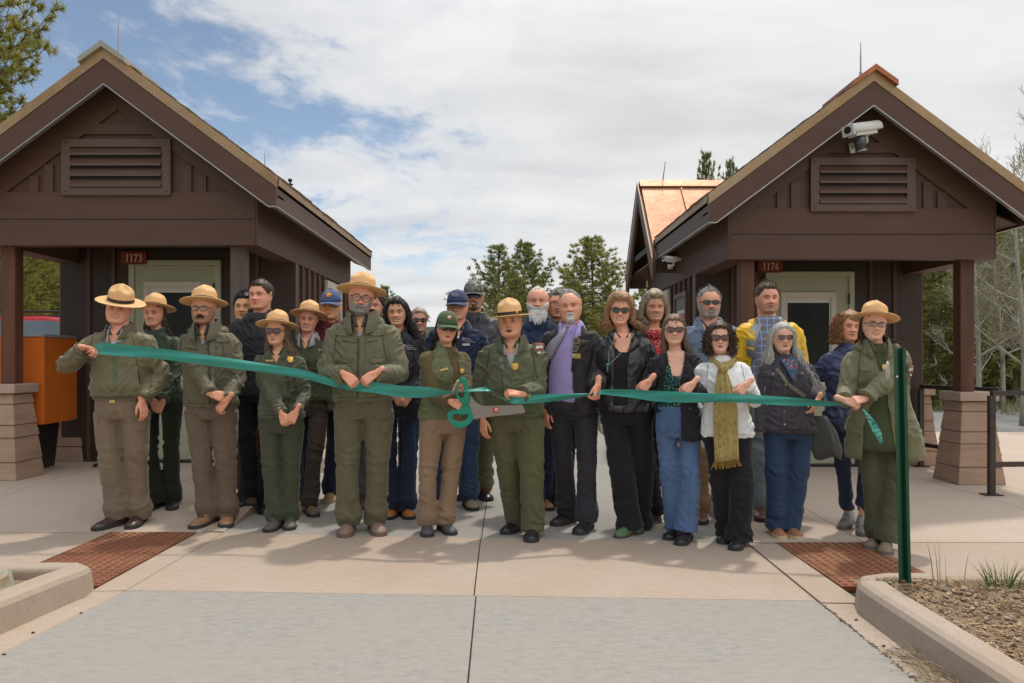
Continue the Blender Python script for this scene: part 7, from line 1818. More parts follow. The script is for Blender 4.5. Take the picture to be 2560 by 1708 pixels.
A[17] = person(dict(label='man with a large white beard in navy jacket, left behind the suited man', eye=(1344, 753), feet=[(1373, 1277)], cx=1350, Y=6.62, hem=.88, topm=fabric('navy_shell', cl(38, 46, 66)), legm=JEAN_D, build=1.1, skin='pink', hair='white', hs='ring', line=(.098, .02, -.06), hth=.006, browc='grey', brow=.5, mouth='closed', beard=('white', .016, 'big'), collar='fold', collm=fabric('navy_shell', (0, 0, 0)), gap=30, shirt=NAVYSH, shoem=SH_TAN, solem=SOLE_D, hy=-4))
A[18] = person(dict(label='man with dark-rimmed glasses in beige jacket, squeezed behind the man in the suit', eye=(1395, 760), feet=[], Y=6.75, cx=1392, hem=.9, topm=BEIGEJ, legm=BLACK2, skin='pink', hair='salt', mouth='talk', glasses=dict(kind='square', frame='dark', lens='clear'), collar='fold', collm=BEIGEJ, gap=40, shirt=PLAID2, open=[(.95, -.08, .08), (1.3, -.08, .08), (1.5, -.085, .085)], chest=False, stubble=((.2, .17, .15), .35, 'full')))
A[16] = person(dict(label='ranger with open mouth in forest green jacket, holding the cut ribbon', eye=(1271, 804), feet=[(1263, 1336), (1327, 1356)], cx=1296, hem=.86, topm=J16, legm=T16, legw=1.15, hemw=1.35, cuffz=.04, build=1.14, belly=.035, skin='tan', hair='dark', mouth='open', hat='ranger', tilt=-8, pin=True, hatk=1.05, hy=-5, hp=4, hr=-5, yaw=-8, rib=False, sleevew=1.12, collar='fold', colh=.065, rin=.082, gap=26, collm=J16, shirt=GREYSH, open=[(1.28, 0, 0), (1.38, -.03, .03), (1.50, -.075, .075)], chest=True,
    L=('px', 1207, 1046, -.05, (.08, -.15, -1), (-.75, -.65, .1), 'relax', (-.9, .4, -.2)), Rr=('px', 1302, 985, -.33, (-.92, -.25, .12), (.15, -.55, .8), 'pinch', (.9, .2, -.6)), shoes='low', shoem=SH_BLK, solem=SOLE_D, feetdir=[(-.55, -1, 0), (-.08, -1, 0)]))
A[21] = person(dict(label='smiling woman with grey-blond hair and red print scarf, behind the leather jacket', sex='f', eye=(1641, 768), feet=[(1637, 1319)], cx=1628, Y=6.2, hem=.86, topm=BLACK, legm=BLACK2, skin='tan', hair='blond_grey', hs='bob', hth=.028, mouth='grin', locks=dict(len=.12, n=320, wind=.8, wave=.024, vol=1.3, spread=.3, lift=.6), collar='none', vneck=1.40, shirt=REDSC, open=[(1.0, -.04, .04), (1.35, -.06, .06), (1.5, -.08, .08)], chest=True, shoes='low', shoem=SH_BLK, solem=SOLE_C))
A[19] = person(dict(label='balding man with white goatee in dark suit, lilac shirt and windblown tie', eye=(1423, 765), feet=[(1387, 1315), (1446, 1337)], cx=1434, hem=.855, topm=SUIT, legm=fabric('suit_trouser', cl(46, 44, 49)), hemw=1.15, build=1.0, skin='pink', hair='grey', hs='ring', line=(.104, .025, -.06), hth=.010, browc='grey', brow=.5, mouth='closed', yaw=-14, hy=-2, hr=-5, beard=('white', .005, 'goatee'), collar='fold', collm=LILAC, gap=24, rin=.070, colh=.05, shirt=LILAC, open=[(.86, -.20, .06), (1.0, -.19, .03), (1.2, -.15, .02), (1.35, -.10, .035), (1.5, -.08, .07)], chest=False,
    L=('px', 1364, 1022, -.0, (0, -.2, -1), (-.8, -.5, 0), 'relax', (-.9, .5, -.1)), Rr=('px', 1495, 963, -.42, (-.15, -.3, -.92), (.75, -.55, .1), 'pinch', (.8, .4, -.6)), shoes='low', shoem=SH_BLK, solem=SOLE_D, lace=LACE_W, feetdir=[(-.75, -1, 0), (-.4, -1, 0)]))
A[20] = person(dict(label='woman in black leather jacket with sunglasses, name badge and turquoise earring', sex='f', eye=(1551, 776), feet=[(1541, 1346), (1589, 1336)], cx=1578, hem=.885, topm=LEATHER, legm=BLACK2, legw=1.12, hemw=1.55, cuffz=.035, build=1.08, belly=.015, yaw=-6, skin='pink', hair='auburn', hs='bob', hth=.030, mouth='grin', hy=-3, hr=3, glasses=dict(kind='wayf', frame='tort', lens='dark', lw=.028, lh=.020), locks=dict(len=.13, n=360, wind=.75, wave=.026, vol=1.3, spread=.35, lift=.55), collar='fold', collm=LEATHER, colh=.045, gap=38, vneck=1.33, vw=.8, shirt=BLKIN, open=[(.95, -.10, .0), (1.2, -.08, .01), (1.38, -.07, .04), (1.5, -.07, .07)], chest=True, fold=1.3,
    L=('px', 1510, 1020, -.02, (0, -.1, -1), (-.8, -.5, 0), 'relax', (-.9, .4, -.1)), Rr=('px', 1624, 954, -.33, (-.62, -.12, -.75), (.1, -.95, .2), 'drape', (.95, .2, -.4)), shoes='heel', shoem=SH_GRN, solem=mat('stacked_heel', cl(84, 50, 42), .6), feetdir=[(-.85, -1, 0), (-.3, -1, 0)]))
A[23] = person(dict(label='grey-haired man in wraparound sunglasses and open denim jacket, at the back', eye=(1778, 757), feet=[(1752, 1312)], cx=1775, Y=6.35, hem=.88, topm=DENIMJ, legm=KHAKI2, build=1.12, skin='pink', hair='grey', hs='spiky', hth=.010, line=(.092, .01, -.06), mouth='smile', hy=-3, glasses=dict(kind='wayf', frame='dark', lens='dark', lh=.014, lw=.028), stubble=((.42, .38, .34), .75, 'full'), beard=('grey', .004, 'full'), collar='fold', collm=DENIMJ, gap=32, shirt=NAVYSH, open=[(.9, -.05, .05), (1.2, -.045, .045), (1.38, -.045, .045), (1.5, -.08, .08)], chest=True, shoem=SH_OX, solem=SOLE_D))
A[22] = person(dict(label='long-haired woman in black blazer, floral blouse and wide blue jeans', sex='f', eye=(1687, 825), feet=[(1667, 1351), (1698, 1365)], cx=1700, hem=.70, topm=BLAZER, legm=JEAN_L, legw=1.05, hemw=1.5, cuffz=.07, build=.95, skin='fair', hair='light_brown', hs='bob', mouth='smile', hy=-4, yaw=-8, glasses=dict(kind='wayf', frame='tort', lens='brown', lw=.030, lh=.021), locks=dict(len=.27, n=230, wind=.32, wave=.010, vol=.98), collar='none', vneck=1.265, vw=.26, shirt=FLORAL, shirt_hem=.98, open=[(.6, -.22, .03), (.8, -.22, .02), (1.1, -.18, .015), (1.25, -.10, .02), (1.40, -.06, .06), (1.5, -.08, .08)], chest=True,
    L=('back',), Rr=('px', 1733, 962, -.30, (-.66, -.12, -.70), (.1, -.95, .2), 'drape', (.95, .2, -.4)), shoes='loafer', shoem=SH_BLK, solem=SOLE_D, feetdir=[(-.7, -1, 0), (-.5, -1, 0)]))
A[25] = person(dict(label='man in open yellow raincoat over plaid flannel shirt, in front of the green door', eye=(1927, 745), feet=[(1905, 1305)], cx=1930, Y=6.3, hem=.80, topm=YEL, legm=JEAN_G, build=1.12, skin='pink', hair='mid', hs='spiky', hth=.014, mouth='closed', stubble=((.17, .12, .09), .45, 'full'), collar='none', shirt=PLAID, open=[(.75, -.19, .17), (1.1, -.175, .155), (1.35, -.135, .125), (1.5, -.11, .11)], chest=False, shoem=SH_OX, solem=SOLE_D, lace=LACE_D))
A[24] = person(dict(label='woman with dark curly hair in white jacket and long paisley scarf', sex='f', eye=(1801, 845), feet=[(1804, 1361), (1835, 1378)], cx=1832, hem=.735, topm=WHITEJ, legm=BLACK2, legw=1.15, hemw=1.6, cuffz=.03, build=1.04, belly=.01, skin='fair', hair='brown', hs='curly', hth=.018, curl=dict(n=900, vol=1.4, down=-.12, wind=.6), mouth='talk', lips=(.36, .10, .10), hy=-4, yaw=-8, glasses=dict(kind='wayf', frame='tort', lens='brown', lw=.030, lh=.022), collar='stand', collm=WHITEJ, gap=46, colh=.035, shirt=PAIS, open=None,
    L=('back',), Rr=('px', 1868, 964, -.30, (-.68, -.12, -.66), (.1, -.95, .2), 'drape', (.95, .2, -.35)), shoes='loafer', shoem=SH_BLK, solem=SOLE_D, feetdir=[(-.65, -1, 0), (-.5, -1, 0)]))
A[26] = person(dict(label='woman with very long silver hair in charcoal field jacket, neckerchief and jeans', sex='f', eye=(1963, 844), feet=[(1955, 1349), (2000, 1350)], cx=1981, hem=.745, topm=JBLK, legm=JEAN_M, legw=1.12, hemw=1.3, cuffz=.045, build=1.12, belly=.01, skin='fair', hair='silver', hs='bob', mouth='talk', hy=-4, glasses=dict(kind='cat', frame='pale', lens='brown', lw=.030, lh=.022), locks=dict(len=.46, n=460, wind=.30, wave=.026, freq=8, vol=1.2, spread=.20, w=.007), collar='fold', collm=JBLK, gap=34, shirt=None, 
    L=('down',), Rr=('px', 2044, 1000, -.10, (-.5, -.1, -.9), (.8, -.5, 0), 'relax', (.95, .3, -.1)), shoes='loafer', shoem=SH_MOC, solem=SOLE_C, feetdir=[(-.1, -1, 0), (.08, -1, 0)]))
A[27] = person(dict(label='woman with curly reddish hair in blue quilted jacket beside the long-coated ranger', sex='f', eye=(2133, 817), feet=[(2104, 1325), (2160, 1343)], cx=2128, hem=.745, topm=PUFF, puff=True, legm=JEAN_D, legw=.95, hemw=.72, cuffz=.17, build=1.05, skin='pink', hair='red_curl', hs='curly', hth=.018, curl=dict(n=800, vol=1.42, down=-.13, wind=-.7), mouth='closed', hy=-2, hr=3, collar='stand', collm=PUFF, gap=36, shirt=None, L=('px', 2082, 1010, -.02, (.2, -.1, -1), (-.9, -.3, 0), 'relax', (-.95, .4, -.1)), Rr=('back',), shoes='hiker', shoem=SH_HIK, solem=SOLE_G, lace=LACE_W, feetdir=[(-.75, -1, 0), (-.35, -1, 0)]))
A[28] = person(dict(label='woman ranger with glasses in long olive coat gathering the ribbon end, at far right', sex='f', eye=(2193, 812), feet=[(2171, 1375), (2213, 1389)], cx=2222, hem=.60, topm=J28, legm=T28, legw=1.15, hemw=1.15, build=1.12, flare=1.1, sleevew=1.18, yaw=-16, hy=-2, hr=6, skin='fair', hair='brown', mouth='smile', hat='ranger', tilt=10, glasses=dict(kind='square', frame='dark', lens='clear', lh=.0145), locks=dict(len=.17, n=170, wind=1.3, wave=.014, vol=.98, lift=.8, front=1.35), collar='fold', colh=.07, rin=.082, gap=26, collm=J28, shirt=fabric('inner_green', cl(60, 66, 46)), shirt_hem=.72, open=[(.55, -.19, .06), (.9, -.15, .03), (1.15, -.05, .02), (1.30, -.02, .02), (1.5, -.05, .05)], chest=False,
    L=('px', 2112, 1000, -.26, (.75, -.4, -.3), (-.35, -.6, .7), 'grip', (-.6, .3, -.9)), Rr=('px', 2152, 1006, -.30, (-.85, -.35, -.1), (.1, -.7, .7), 'grip', (.9, .1, -.5)), shoes='low', shoem=SH_TRL, solem=SOLE_G, lace=LACE_T, feetdir=[(-.9, -1, 0), (-.5, -1, 0)]))
run_jobs()
for P in PEOPLE:
    if 'post_collar' in P: P['post_collar']()
# ================================================================ things worn and held
def P_(i): return A[i]
# fronts and pockets
for i, pts, m in ((1, [(286, 860), (287, 990)], ZIPG), (3, [(520, 845), (524, 1008)], ZIP), (6, [(720, 910), (722, 1050)], ZIP), (9, [(896, 830), (893, 995)], ZIP), (2, [(385, 850), (392, 980)], ZIP), (4, [(612, 838), (613, 900)], M_BLACKM), (7, [(768, 860), (770, 1000)], ZIP), (11, [(994, 855), (997, 1030)], M_BLACKM), (14, [(1142, 845), (1143, 880)], M_BLACKM), (15, [(1188, 830), (1190, 890)], M_BLACKM), (16, [(1252, 900), (1262, 1040)], ZIP), (26, [(1965, 925), (1960, 1085)], ZIP), (27, [(2120, 880), (2112, 1080)], ZIP)):
    surf_line(P_(i), pts, .011 if m is ZIP else .008, m, 'zipper')
def storm_flap(i, x0, y0, x1, y1, w=.045):
    surf_line(P_(i), [(x0, y0), (x1, y1)], w, S_or(P_(i)), 'placket', lift=.002, thick=.006)
storm_flap(9, 906, 840, 905, 995); storm_flap(3, 530, 850, 534, 1005); storm_flap(26, 1964, 915, 1958, 1088, .03)
def flap(i, x, y, w, h, m=None, par='jacket', which='bvh', nm='pocket_flap', pt=.3):
    surf_patch(P_(i), [(x - w, y - h * .5), (x + w, y - h * .5), (x + w, y + h * .35), (x + w * .35, y + h * .5 * (1 + pt)), (x - w * .35, y + h * .5 * (1 + pt)), (x - w, y + h * .35)][::-1], m or S_or(P_(i)), nm, .004, which, par, .006)
for (x, y, w, h) in ((862, 833, 24, 12), (940, 833, 22, 12), (858, 900, 24, 9), (944, 902, 20, 9)): flap(9, x, y, w, h)
for (x, y, w, h) in ((483, 850, 22, 10), (556, 850, 18, 10), (480, 912, 20, 8)): flap(3, x, y, w, h)
for (x, y, w, h) in ((1925, 935, 22, 12), (2000, 932, 22, 12)): flap(26, x, y, w, h)
for (x, y, w, h) in ((2165, 925, 14, 6),): flap(28, x, y, w, h)
for (x0, y0, x1, y1) in ((228, 925, 216, 962), (345, 925, 350, 960)): surf_line(P_(1), [(x0, y0), (x1, y1)], .009, M_BLACKM, 'pocket_zip')
def tflap(i, x, y, w, h): flap(i, x, y, w, h, P_(i)['S']['legm'], 'trousers', 'bvht', 'cargo_flap', .4)
tflap(1, 214, 1060, 16, 22); tflap(1, 348, 1062, 14, 20); tflap(3, 455, 1062, 16, 22); tflap(3, 585, 1062, 12, 22); tflap(9, 836, 1070, 16, 22); tflap(9, 962, 1066, 12, 22); tflap(13, 1052, 1092, 24, 14); tflap(7, 812, 1062, 10, 18)
for i, a, b_ in ((1, (247, 1030), (245, 1060)), (9, (898, 1012), (899, 1062)), (16, (1305, 1062), (1306, 1100)), (13, (1101, 1062), (1104, 1110)), (26, (1962, 1096), (1963, 1150))): surf_line(P_(i), [a, b_], .006, P_(i)['S']['legm'], 'fly_seam', .002, 'bvht', 'trousers')
for i, pts in ((26, [(2030, 1100), (2022, 1200), (2032, 1330)]), (22, [(1740, 1100), (1725, 1200), (1722, 1330)]), (11, [(1035, 1060), (1040, 1160), (1038, 1260)]), (14, [(1205, 1060), (1206, 1150)])): surf_line(P_(i), pts, .004, fabric('seam_blue', cl(70, 95, 140)), 'seam', .001, 'bvht', 'trousers')
# armhole, yoke and hem seams
def seam_of(i):
    c = [n for n in S_or(P_(i)).node_tree.nodes if n.type == 'MIX'][0].inputs[6].default_value
    return fabric('seam_%d' % i, (c[0] * .45, c[1] * .45, c[2] * .45), ns=3)
def seam3(i, pts, w=.005):
    P = P_(i); q = []
    for x, z in pts:
        p = P['W'](x, -.12, z) + P['base']; q.append((CX + p.x * F_PX / p.y, CY - (p.z - CAM_H) * F_PX / p.y))
    surf_line(P, q, w, seam_of(i), 'seam', .0015, n=8, thick=.002)
for i in (1, 2, 3, 6, 7, 9, 16, 26, 28, 11, 14, 24, 22):
    bw_ = P_(i)['S']['build'] * (.86 if P_(i)['fem'] else 1)
    for sg in (-1, 1): seam3(i, [(sg * .128 * bw_, 1.43), (sg * .142 * bw_, 1.36), (sg * .150 * bw_, 1.27), (sg * .165 * bw_, 1.20)])
    hz = P_(i)['S']['hem'] / P_(i)['s'] + .035; seam3(i, [(-.13 * bw_, hz), (0, hz - .004), (.13 * bw_, hz)], .004)
for i in (3, 9, 26): seam3(i, [(-.125, 1.34), (-.02, 1.325), ], .006); seam3(i, [(.02, 1.325), (.125, 1.34)], .006)
# buckle
tag_on(P_(1), 282, 1004, .042, .022, M_TAGG, 'belt_buckle', 'bvht', 'trousers', front=1)
# badges, tags, patches
gold_tag(P_(6), 675, 902); gold_badge(P_(6), 726, 900)
gold_tag(P_(13), 1111, 924, -14); gold_badge(P_(13), 1154, 928, .7)
gold_badge(P_(16), 1288, 917, 1.05); gold_tag(P_(16), 1222, 926, 20, M_TAGB, .05, .014)
arrowhead(P_(16), 1346, 874, 1.15); arrowhead(P_(28), 2272, 928, 1.0)
gold_badge(P_(28), 2212, 920, .9)
conserv_logo(P_(11), 1020, 868, 1.15); conserv_logo(P_(14), 1168, 850, 1.15); white_tag(P_(14), 1165, 862, .062, .018, 0, 1)
white_tag(P_(20), 1559, 875, .064, .044, -6); white_tag(P_(22), 1692, 932, .070, .026, -3)
def brass(b, pl): b.add([pl(-.024 + .007 * math.cos(q * PI / 5), .004 + .007 * math.sin(q * PI / 5), .003) for q in range(10)], [tuple(range(10))], 1)
tag_on(P_(19), 1441, 890, .062, .036, [mat('brass_tag', (.42, .30, .10), .4, metal=.5), M_TAGW], 'name_tag', 'bvh', 'jacket', 3, brass)
surf_patch(P_(4), [(633, 856), (640, 856), (640, 866), (633, 866)], M_ARW, 'chest_logo')
for (x, y) in ((1962, 908), (1964, 962), (1962, 1003), (1962, 1030), (1961, 1062), (1933, 935), (2003, 933)): tag_on(P_(26), x, y, 0, 0, M_TAGG, 'button', draw=None, shape=[(.006 * math.cos(q * PI / 4), .006 * math.sin(q * PI / 4)) for q in range(8)], lift=.006)
for (x, y) in ((1411, 852), (1405, 886), (1398, 920), (1392, 955)): tag_on(P_(19), x, y, 0, 0, M_WHITE, 'button', 'bvh_s', 'shirt', shape=[(.005 * math.cos(q * PI / 4), .005 * math.sin(q * PI / 4)) for q in range(8)], lift=.003)
# lapels of the suit and the blazer
def lapel(i, pts_in, pts_out, m):
    P = P_(i); q = []
    b = MB(); A_ = []; B_ = []
    for (p, o) in zip(pts_in, pts_out):
        h, n = cast(P, *p); h2, n2 = cast(P, *o)
        if h is None and 'bvh_s' in P: h, n = cast(P, p[0], p[1], 'bvh_s')
        if h is None or h2 is None: continue
        A_.append(h + n * .010); B_.append(h2 + n2 * .007)
    n = len(A_)
    if n < 2: return
    b.add(A_ + B_, [(k, k + 1, n + k + 1, n + k) for k in range(n - 1)]); o = b.build('lapel', m, P['jacket'], True); s_ = o.modifiers.new('s', 'SOLIDIFY'); s_.thickness = .004
lapel(19, [(1460, 812), (1452, 850), (1437, 890), (1428, 925)], [(1482, 822), (1478, 852), (1452, 868), (1436, 928)], SUIT)
lapel(22, [(1712, 880), (1704, 905), (1690, 935), (1682, 965)], [(1728, 888), (1728, 912), (1706, 918), (1692, 962)], BLAZER)
lapel(22, [(1668, 882), (1664, 905), (1666, 935)], [(1655, 890), (1650, 915), (1660, 938)], BLAZER)
lapel(20, [(1585, 840), (1576, 862), (1566, 885)], [(1602, 842), (1600, 866), (1580, 880)], LEATHER)
lapel(25, [(1905, 810), (1893, 850), (1888, 900)], [(1884, 812), (1868, 850), (1868, 890)], YIN); lapel(25, [(1955, 808), (1966, 850), (1972, 890)], [(1975, 808), (1990, 850), (1990, 890)], YIN)
# tie of the man in the suit, blown to the left
P = P_(19); b = MB(); pts = [P['px'](x, y, d) for x, y, d in ((1416, 820, -.19), (1404, 838, -.235), (1386, 862, -.26), (1370, 890, -.26), (1361, 904, -.25))]
w = [.014, .026, .040, .046, .006]; ns = Vector((.55, -.35, .75)).normalized(); rings = []
for k, p in enumerate(pts):
    u = Vector((.84, -.05, -.55)).normalized() * w[k]; n = Vector((0, -.006, 0)); rings.append([p - u, p + n, p + u, p - n])
b.loft(rings); b.ellipsoid(P['px'](1418, 817, -.185), (.016, .012, .014), 10, 8); b.build('tie', TIE, P['root'], True)
# sunglasses hanging on shirts
def hung(i, c, d, ang, which='bvh', nm='hanging_glasses', lens=M_LENS_D, fr=None, k=1.0):
    P = P_(i); h, n = cast(P, c[0], c[1], which)
    if h is None: h = P['px'](c[0], c[1], -.17); n = Vector((0, -1, 0))
    o = h + Vector((0, -.018, 0)); M = Matrix.Rotation(R(ang), 3, 'Y'); b = MB(); l = MB()
    for sz in (-1, 1):
        pts = [o + M @ Vector((.022 * k * math.cos(2 * PI * q / 14), 0, sz * .029 * k + .024 * k * math.sin(2 * PI * q / 14))) for q in range(14)]
        b.tube(pts + [pts[0]], .0018, 4, False); l.add([o + M @ Vector((0, 0, sz * .029 * k))] + pts, [(0, 1 + q, 1 + (q + 1) % 14) for q in range(14)])
    b.tube([o + M @ Vector((.026 * k, 0, .05 * k)), o + M @ Vector((.028 * k, .004, 0)), o + M @ Vector((.024 * k, .006, -.05 * k))], .0016, 4)
    g = b.build(nm, fr or M_TAGG, P['root'], True); l.build('lens', lens, g)
hung(19, (1438, 862), 0, 8); hung(16, (1254, 908), 0, -12, lens=M_LENS_C, fr=M_FR_WIRE, k=.8)
# earrings and necklaces
def earring(i, dx, kind, m):
    P = P_(i); c = P['hc'] + P['HM'] @ (Vector((dx * .078, .0, -.036)) * P['hk']); b = MB()
    if kind == 'hoop':
        r_ = .013; pts = [c + Vector((r_ * math.cos(2 * PI * q / 14) * .9, 0, -r_ + r_ * math.sin(2 * PI * q / 14))) for q in range(15)]; b.tube(pts, .0012, 4, False)
    elif kind == 'ball': b.ellipsoid(c - Vector((0, 0, .006)), (.005, .005, .005), 8, 6)
    else: b.ellipsoid(c - Vector((0, 0, .014)), (.007, .004, .013), 8, 6)
    b.build('earring', m, P['root'], True)
M_TURQ = mat('turquoise', (.03, .36, .36), .4)
for sx in (-1, 1): earring(11, sx, 'hoop', M_DRIP); earring(2, sx, 'hoop', M_TAGG); earring(24, sx, 'ball', M_WHITE)
earring(20, 1, 'drop', M_TURQ); earring(26, 1, 'hoop', M_TAGG); earring(28, 1, 'drop', M_TAGG); earring(21, -1, 'ball', M_WHITE); earring(27, 1, 'drop', M_LBL)
P = P_(20); b = MB(); pts = [P['px'](x, y, d) for x, y, d in ((1584, 832, -.10), (1566, 868, -.155), (1530, 905, -.175), (1522, 912, -.175), (1522, 880, -.165), (1535, 850, -.145), (1538, 830, -.10))]
b.tube(pts, .0014, 4, False); nk = b.build('necklace', mat('silver_chain', (.5, .48, .44), .3, metal=.8), P['root'])
b = MB(); c = P['px'](1519, 912, -.19); b.ellipsoid(c, (.009, .006, .012), 8, 6); b.ellipsoid(c - Vector((0, 0, .026)), (.005, .005, .014), 8, 6); b.ellipsoid(c - Vector((0, 0, .046)), (.004, .004, .008), 8, 6); b.build('pendant', M_TURQ, nk, True)
# scarves
def scarf_ring(i, m, r0=.072, r1=.026, z=1.46, drop=.03, nm='scarf', yo=-.005, knots=3):
    P = P_(i); b = MB(); rings = []; W = P['W']; n = 26
    for k in range(n + 1):
        a = 2 * PI * k / n; fr = max(0, math.cos(a)); rr = r1 * (1 + .18 * math.sin(a * 3 + i) + .10 * math.sin(a * 7)); c = (r0 * math.sin(a), yo - r0 * 1.05 * math.cos(a), z - drop * fr)
        rings.append([W(c[0] + rr * math.cos(t) * math.sin(a) * .8, c[1] - rr * math.cos(t) * math.cos(a) * .8, c[2] + rr * 1.25 * math.sin(t)) for t in [2 * PI * q / 10 for q in range(10)]])
    b.loft(rings); return b, P
b, P = scarf_ring(24, PAIS, .084, .030, 1.47, .055); b.ellipsoid(P['W'](-.018, -.150, 1.39), (.036, .026, .034), 12, 8)
rings = []; rows = 16
for k in range(rows + 1):
    t = k / rows; z = 1.38 - .70 * t; ww = .034 + .058 * min(1, t * 2.5) ** .8; xc = -.025 - .015 * t; yy = -.155 - .035 * min(1, t * 4) - .03 * math.sin(min(1, t * 1.5) * PI) - .01 * t; q_ = []
    for j in range(13):
        u = -1 + 2 * j / 12; q_.append(P['W'](xc + u * ww, yy + .012 * math.sin(u * 9 + t * 3) + .02 * u * u, z + .015 * u * (t > .9)))
    for j in range(12, -1, -1):
        u = -1 + 2 * j / 12; q_.append(P['W'](xc + u * ww, yy + .012 * math.sin(u * 9 + t * 3) + .02 * u * u + .006, z + .015 * u * (t > .9)))
    rings.append(q_)
b.loft(rings); sc_o = b.build('scarf', PAIS, P['root'], True)
b = MB()
for j in range(22):
    u = -1 + 2 * j / 21; p = P['W'](-.04 + u * .092, -.165 + .02 * u * u, .68 + .015 * u); d = Vector((.25 * u + rnd(-.1, .3), rnd(-.1, .1), -1)).normalized(); b.tube([p, p + d * .03, p + d * .055 + Vector((rnd(-.01, .02), 0, 0))], [.0035, .003, .0025], 4)
b.build('fringe', fabric('fringe_gold', cl(140, 112, 50)), sc_o)
b, P = scarf_ring(26, NECKER, .076, .024, 1.475, .035)
b.add([P['W'](*p) for p in ((-.07, -.10, 1.46), (.07, -.10, 1.46), (.045, -.165, 1.38), (.012, -.185, 1.27), (-.02, -.180, 1.31), (-.05, -.16, 1.39), (0, -.165, 1.42))], [(0, 6, 1), (1, 6, 2), (2, 6, 3), (3, 6, 4), (4, 6, 5), (5, 6, 0)]); b.build('neckerchief', NECKER, P['root'], True)
b, P = scarf_ring(21, REDSC, .078, .028, 1.47, .045); b.build('scarf', REDSC, P['root'], True)
# black inner collars of the two parkas
for i in (3, 9): P_(i)['collar']('fold', BLKIN, rin=.078, h=.078, gap=16, name='inner_collar', z0=1.476, par=P_(i)['jacket'], pts_=.02)
for i, m in ((1, LTBLUE), (16, GREYSH)): P_(i)['collar']('fold', m, rin=.062, h=.05, gap=20, name='shirt_collar', z0=1.472, par=P_(i)['shirt'], pts_=.045)
# hoods lying behind the neck
def hood(i, r=.034, k=1.0, z=1.47):
    P = P_(i); W = P['W']; b = MB(); pts = []; rd = []
    for q in range(13):
        a = R(62) + R(236) * q / 12; pts.append(W(.105 * k * math.sin(a), .01 - .105 * k * math.cos(a), z - .02 + .012 * math.cos(a) * -1)); rd.append(r * (.35 + .65 * math.sin(PI * q / 12) ** .5) * P['s'])
    b.tube(pts, rd, 12); b.build('hood', S_or(P), P['jacket'], True)
hood(9, .042, 1.15, 1.49); hood(3, .040, 1.15, 1.49); hood(28, .045, 1.2, 1.49); hood(15, .03); hood(4, .03); hood(25, .034, 1.15); hood(6, .022); hood(24, .02, .9)
# grey strap and bundled dark jacket of the silver-haired woman
surf_line(P_(26), [(1942, 922), (1968, 960), (2012, 992)], .028, fabric('olive_strap', cl(100, 98, 82)), 'bag_strap', .004, thick=.005)
P = P_(26); b = MB(); rings = []
for k in range(10):
    t = k / 9; c = P['px'](2048 + 22 * t, 1040 + 100 * t, -.02); r_ = .045 + .035 * math.sin(t * PI * .8) + .02 * t
    rings.append([c + Vector((r_ * (1 + .25 * math.sin(5 * a_ + t * 4)) * math.cos(a_), r_ * .6 * math.sin(a_), .03 * math.sin(3 * a_) * t)) for a_ in [2 * PI * q / 24 for q in range(24)]])
b2 = MB(); b2.loft([[tuple(Vector(p) + P['base']) for p in r_] for r_ in rings]); tag(b2.build('folded_jacket', fabric('grey_green_shell', cl(72, 73, 70)), None, True), 'dark grey jacket hanging over the silver-haired woman\'s arm', 'jacket')
# white card in the hand beside the denim jeans
p0 = at(1762, 1103, 5.9); b = MB(); b.hexa([p0 + Vector(v) for v in ((-.022, 0, -.05), (.018, 0, -.056), (.018, .003, -.056), (-.022, .003, -.05))], [p0 + Vector(v) for v in ((-.04, 0, .045), (-.006, 0, .052), (-.006, .003, .052), (-.04, .003, .045))]); tag(b.build('paper_card', M_TAGW, None), 'small white card hanging between the blue jeans and the scarf fringe', 'card')

# ---- giant scissors
YS = 5.36; b0 = at(1180, 1010, YS)
r = thing('giant_scissors', 'oversized ceremonial scissors with green handles held by the woman in the vest', 'scissors', b0)
s2 = lambda x, y, dy=0: at(x, y, YS + dy) - b0
def extr(pts, dy, t, name, m, par, hole=None, smooth=False):
    """plate of outline pts (photo px), thickness t; optional hole ring with the same count"""
    b = MB(); n = len(pts)
    if hole is None: b.prism([s2(x, y, dy) for x, y in pts], (0, t, 0))
    else:
        rg = []
        for (P0, inset, yy) in ((pts, 0, .004), (pts, .1, 0), (hole, .1, 0), (hole, 0, .004), (hole, 0, t - .004), (hole, .1, t), (pts, .1, t), (pts, 0, t - .004)):
            other = hole if P0 is pts else pts
            rg.append([s2(P0[i][0] + (other[i][0] - P0[i][0]) * inset, P0[i][1] + (other[i][1] - P0[i][1]) * inset, dy + yy) for i in range(n)])
        for k in range(8):
            a, c = rg[k], rg[(k + 1) % 8]; b.add(a + c, [(i, (i + 1) % n, n + (i + 1) % n, n + i) for i in range(n)])
    o = b.build(name, m, par, smooth); return o
def spl(pts, n):
    m = len(pts); out = []
    for q in range(n):
        t = q / n * m; i = int(t); u = t - i; p0, p1, p2, p3 = [Vector(pts[(i + k) % m]) for k in (-1, 0, 1, 2)]
        v = .5 * ((2 * p1) + (-p0 + p2) * u + (2 * p0 - 5 * p1 + 4 * p2 - p3) * u * u + (-p0 + 3 * p1 - 3 * p2 + p3) * u ** 3); out.append((v.x, v.y))
    return out
M_SCG = mat('green_scissor_handle', (.004, .235, .15), .32, .05, 4, spec=.5); M_STEEL = mat('brushed_blade', (.30, .26, .235), .36, .12, 6, .1, 60, stretch=(.3, 1, 8), metal=.75)
up_o = [(1142, 962), (1150, 945), (1160, 943), (1168, 950), (1172, 970), (1176, 995), (1172, 1010), (1164, 1012), (1150, 1005), (1139, 990), (1136, 975)]
up_i = [(1150, 960), (1153, 958), (1157, 957), (1159, 962), (1161, 972), (1161, 985), (1158, 992), (1153, 995), (1148, 990), (1144, 982), (1144, 970)]
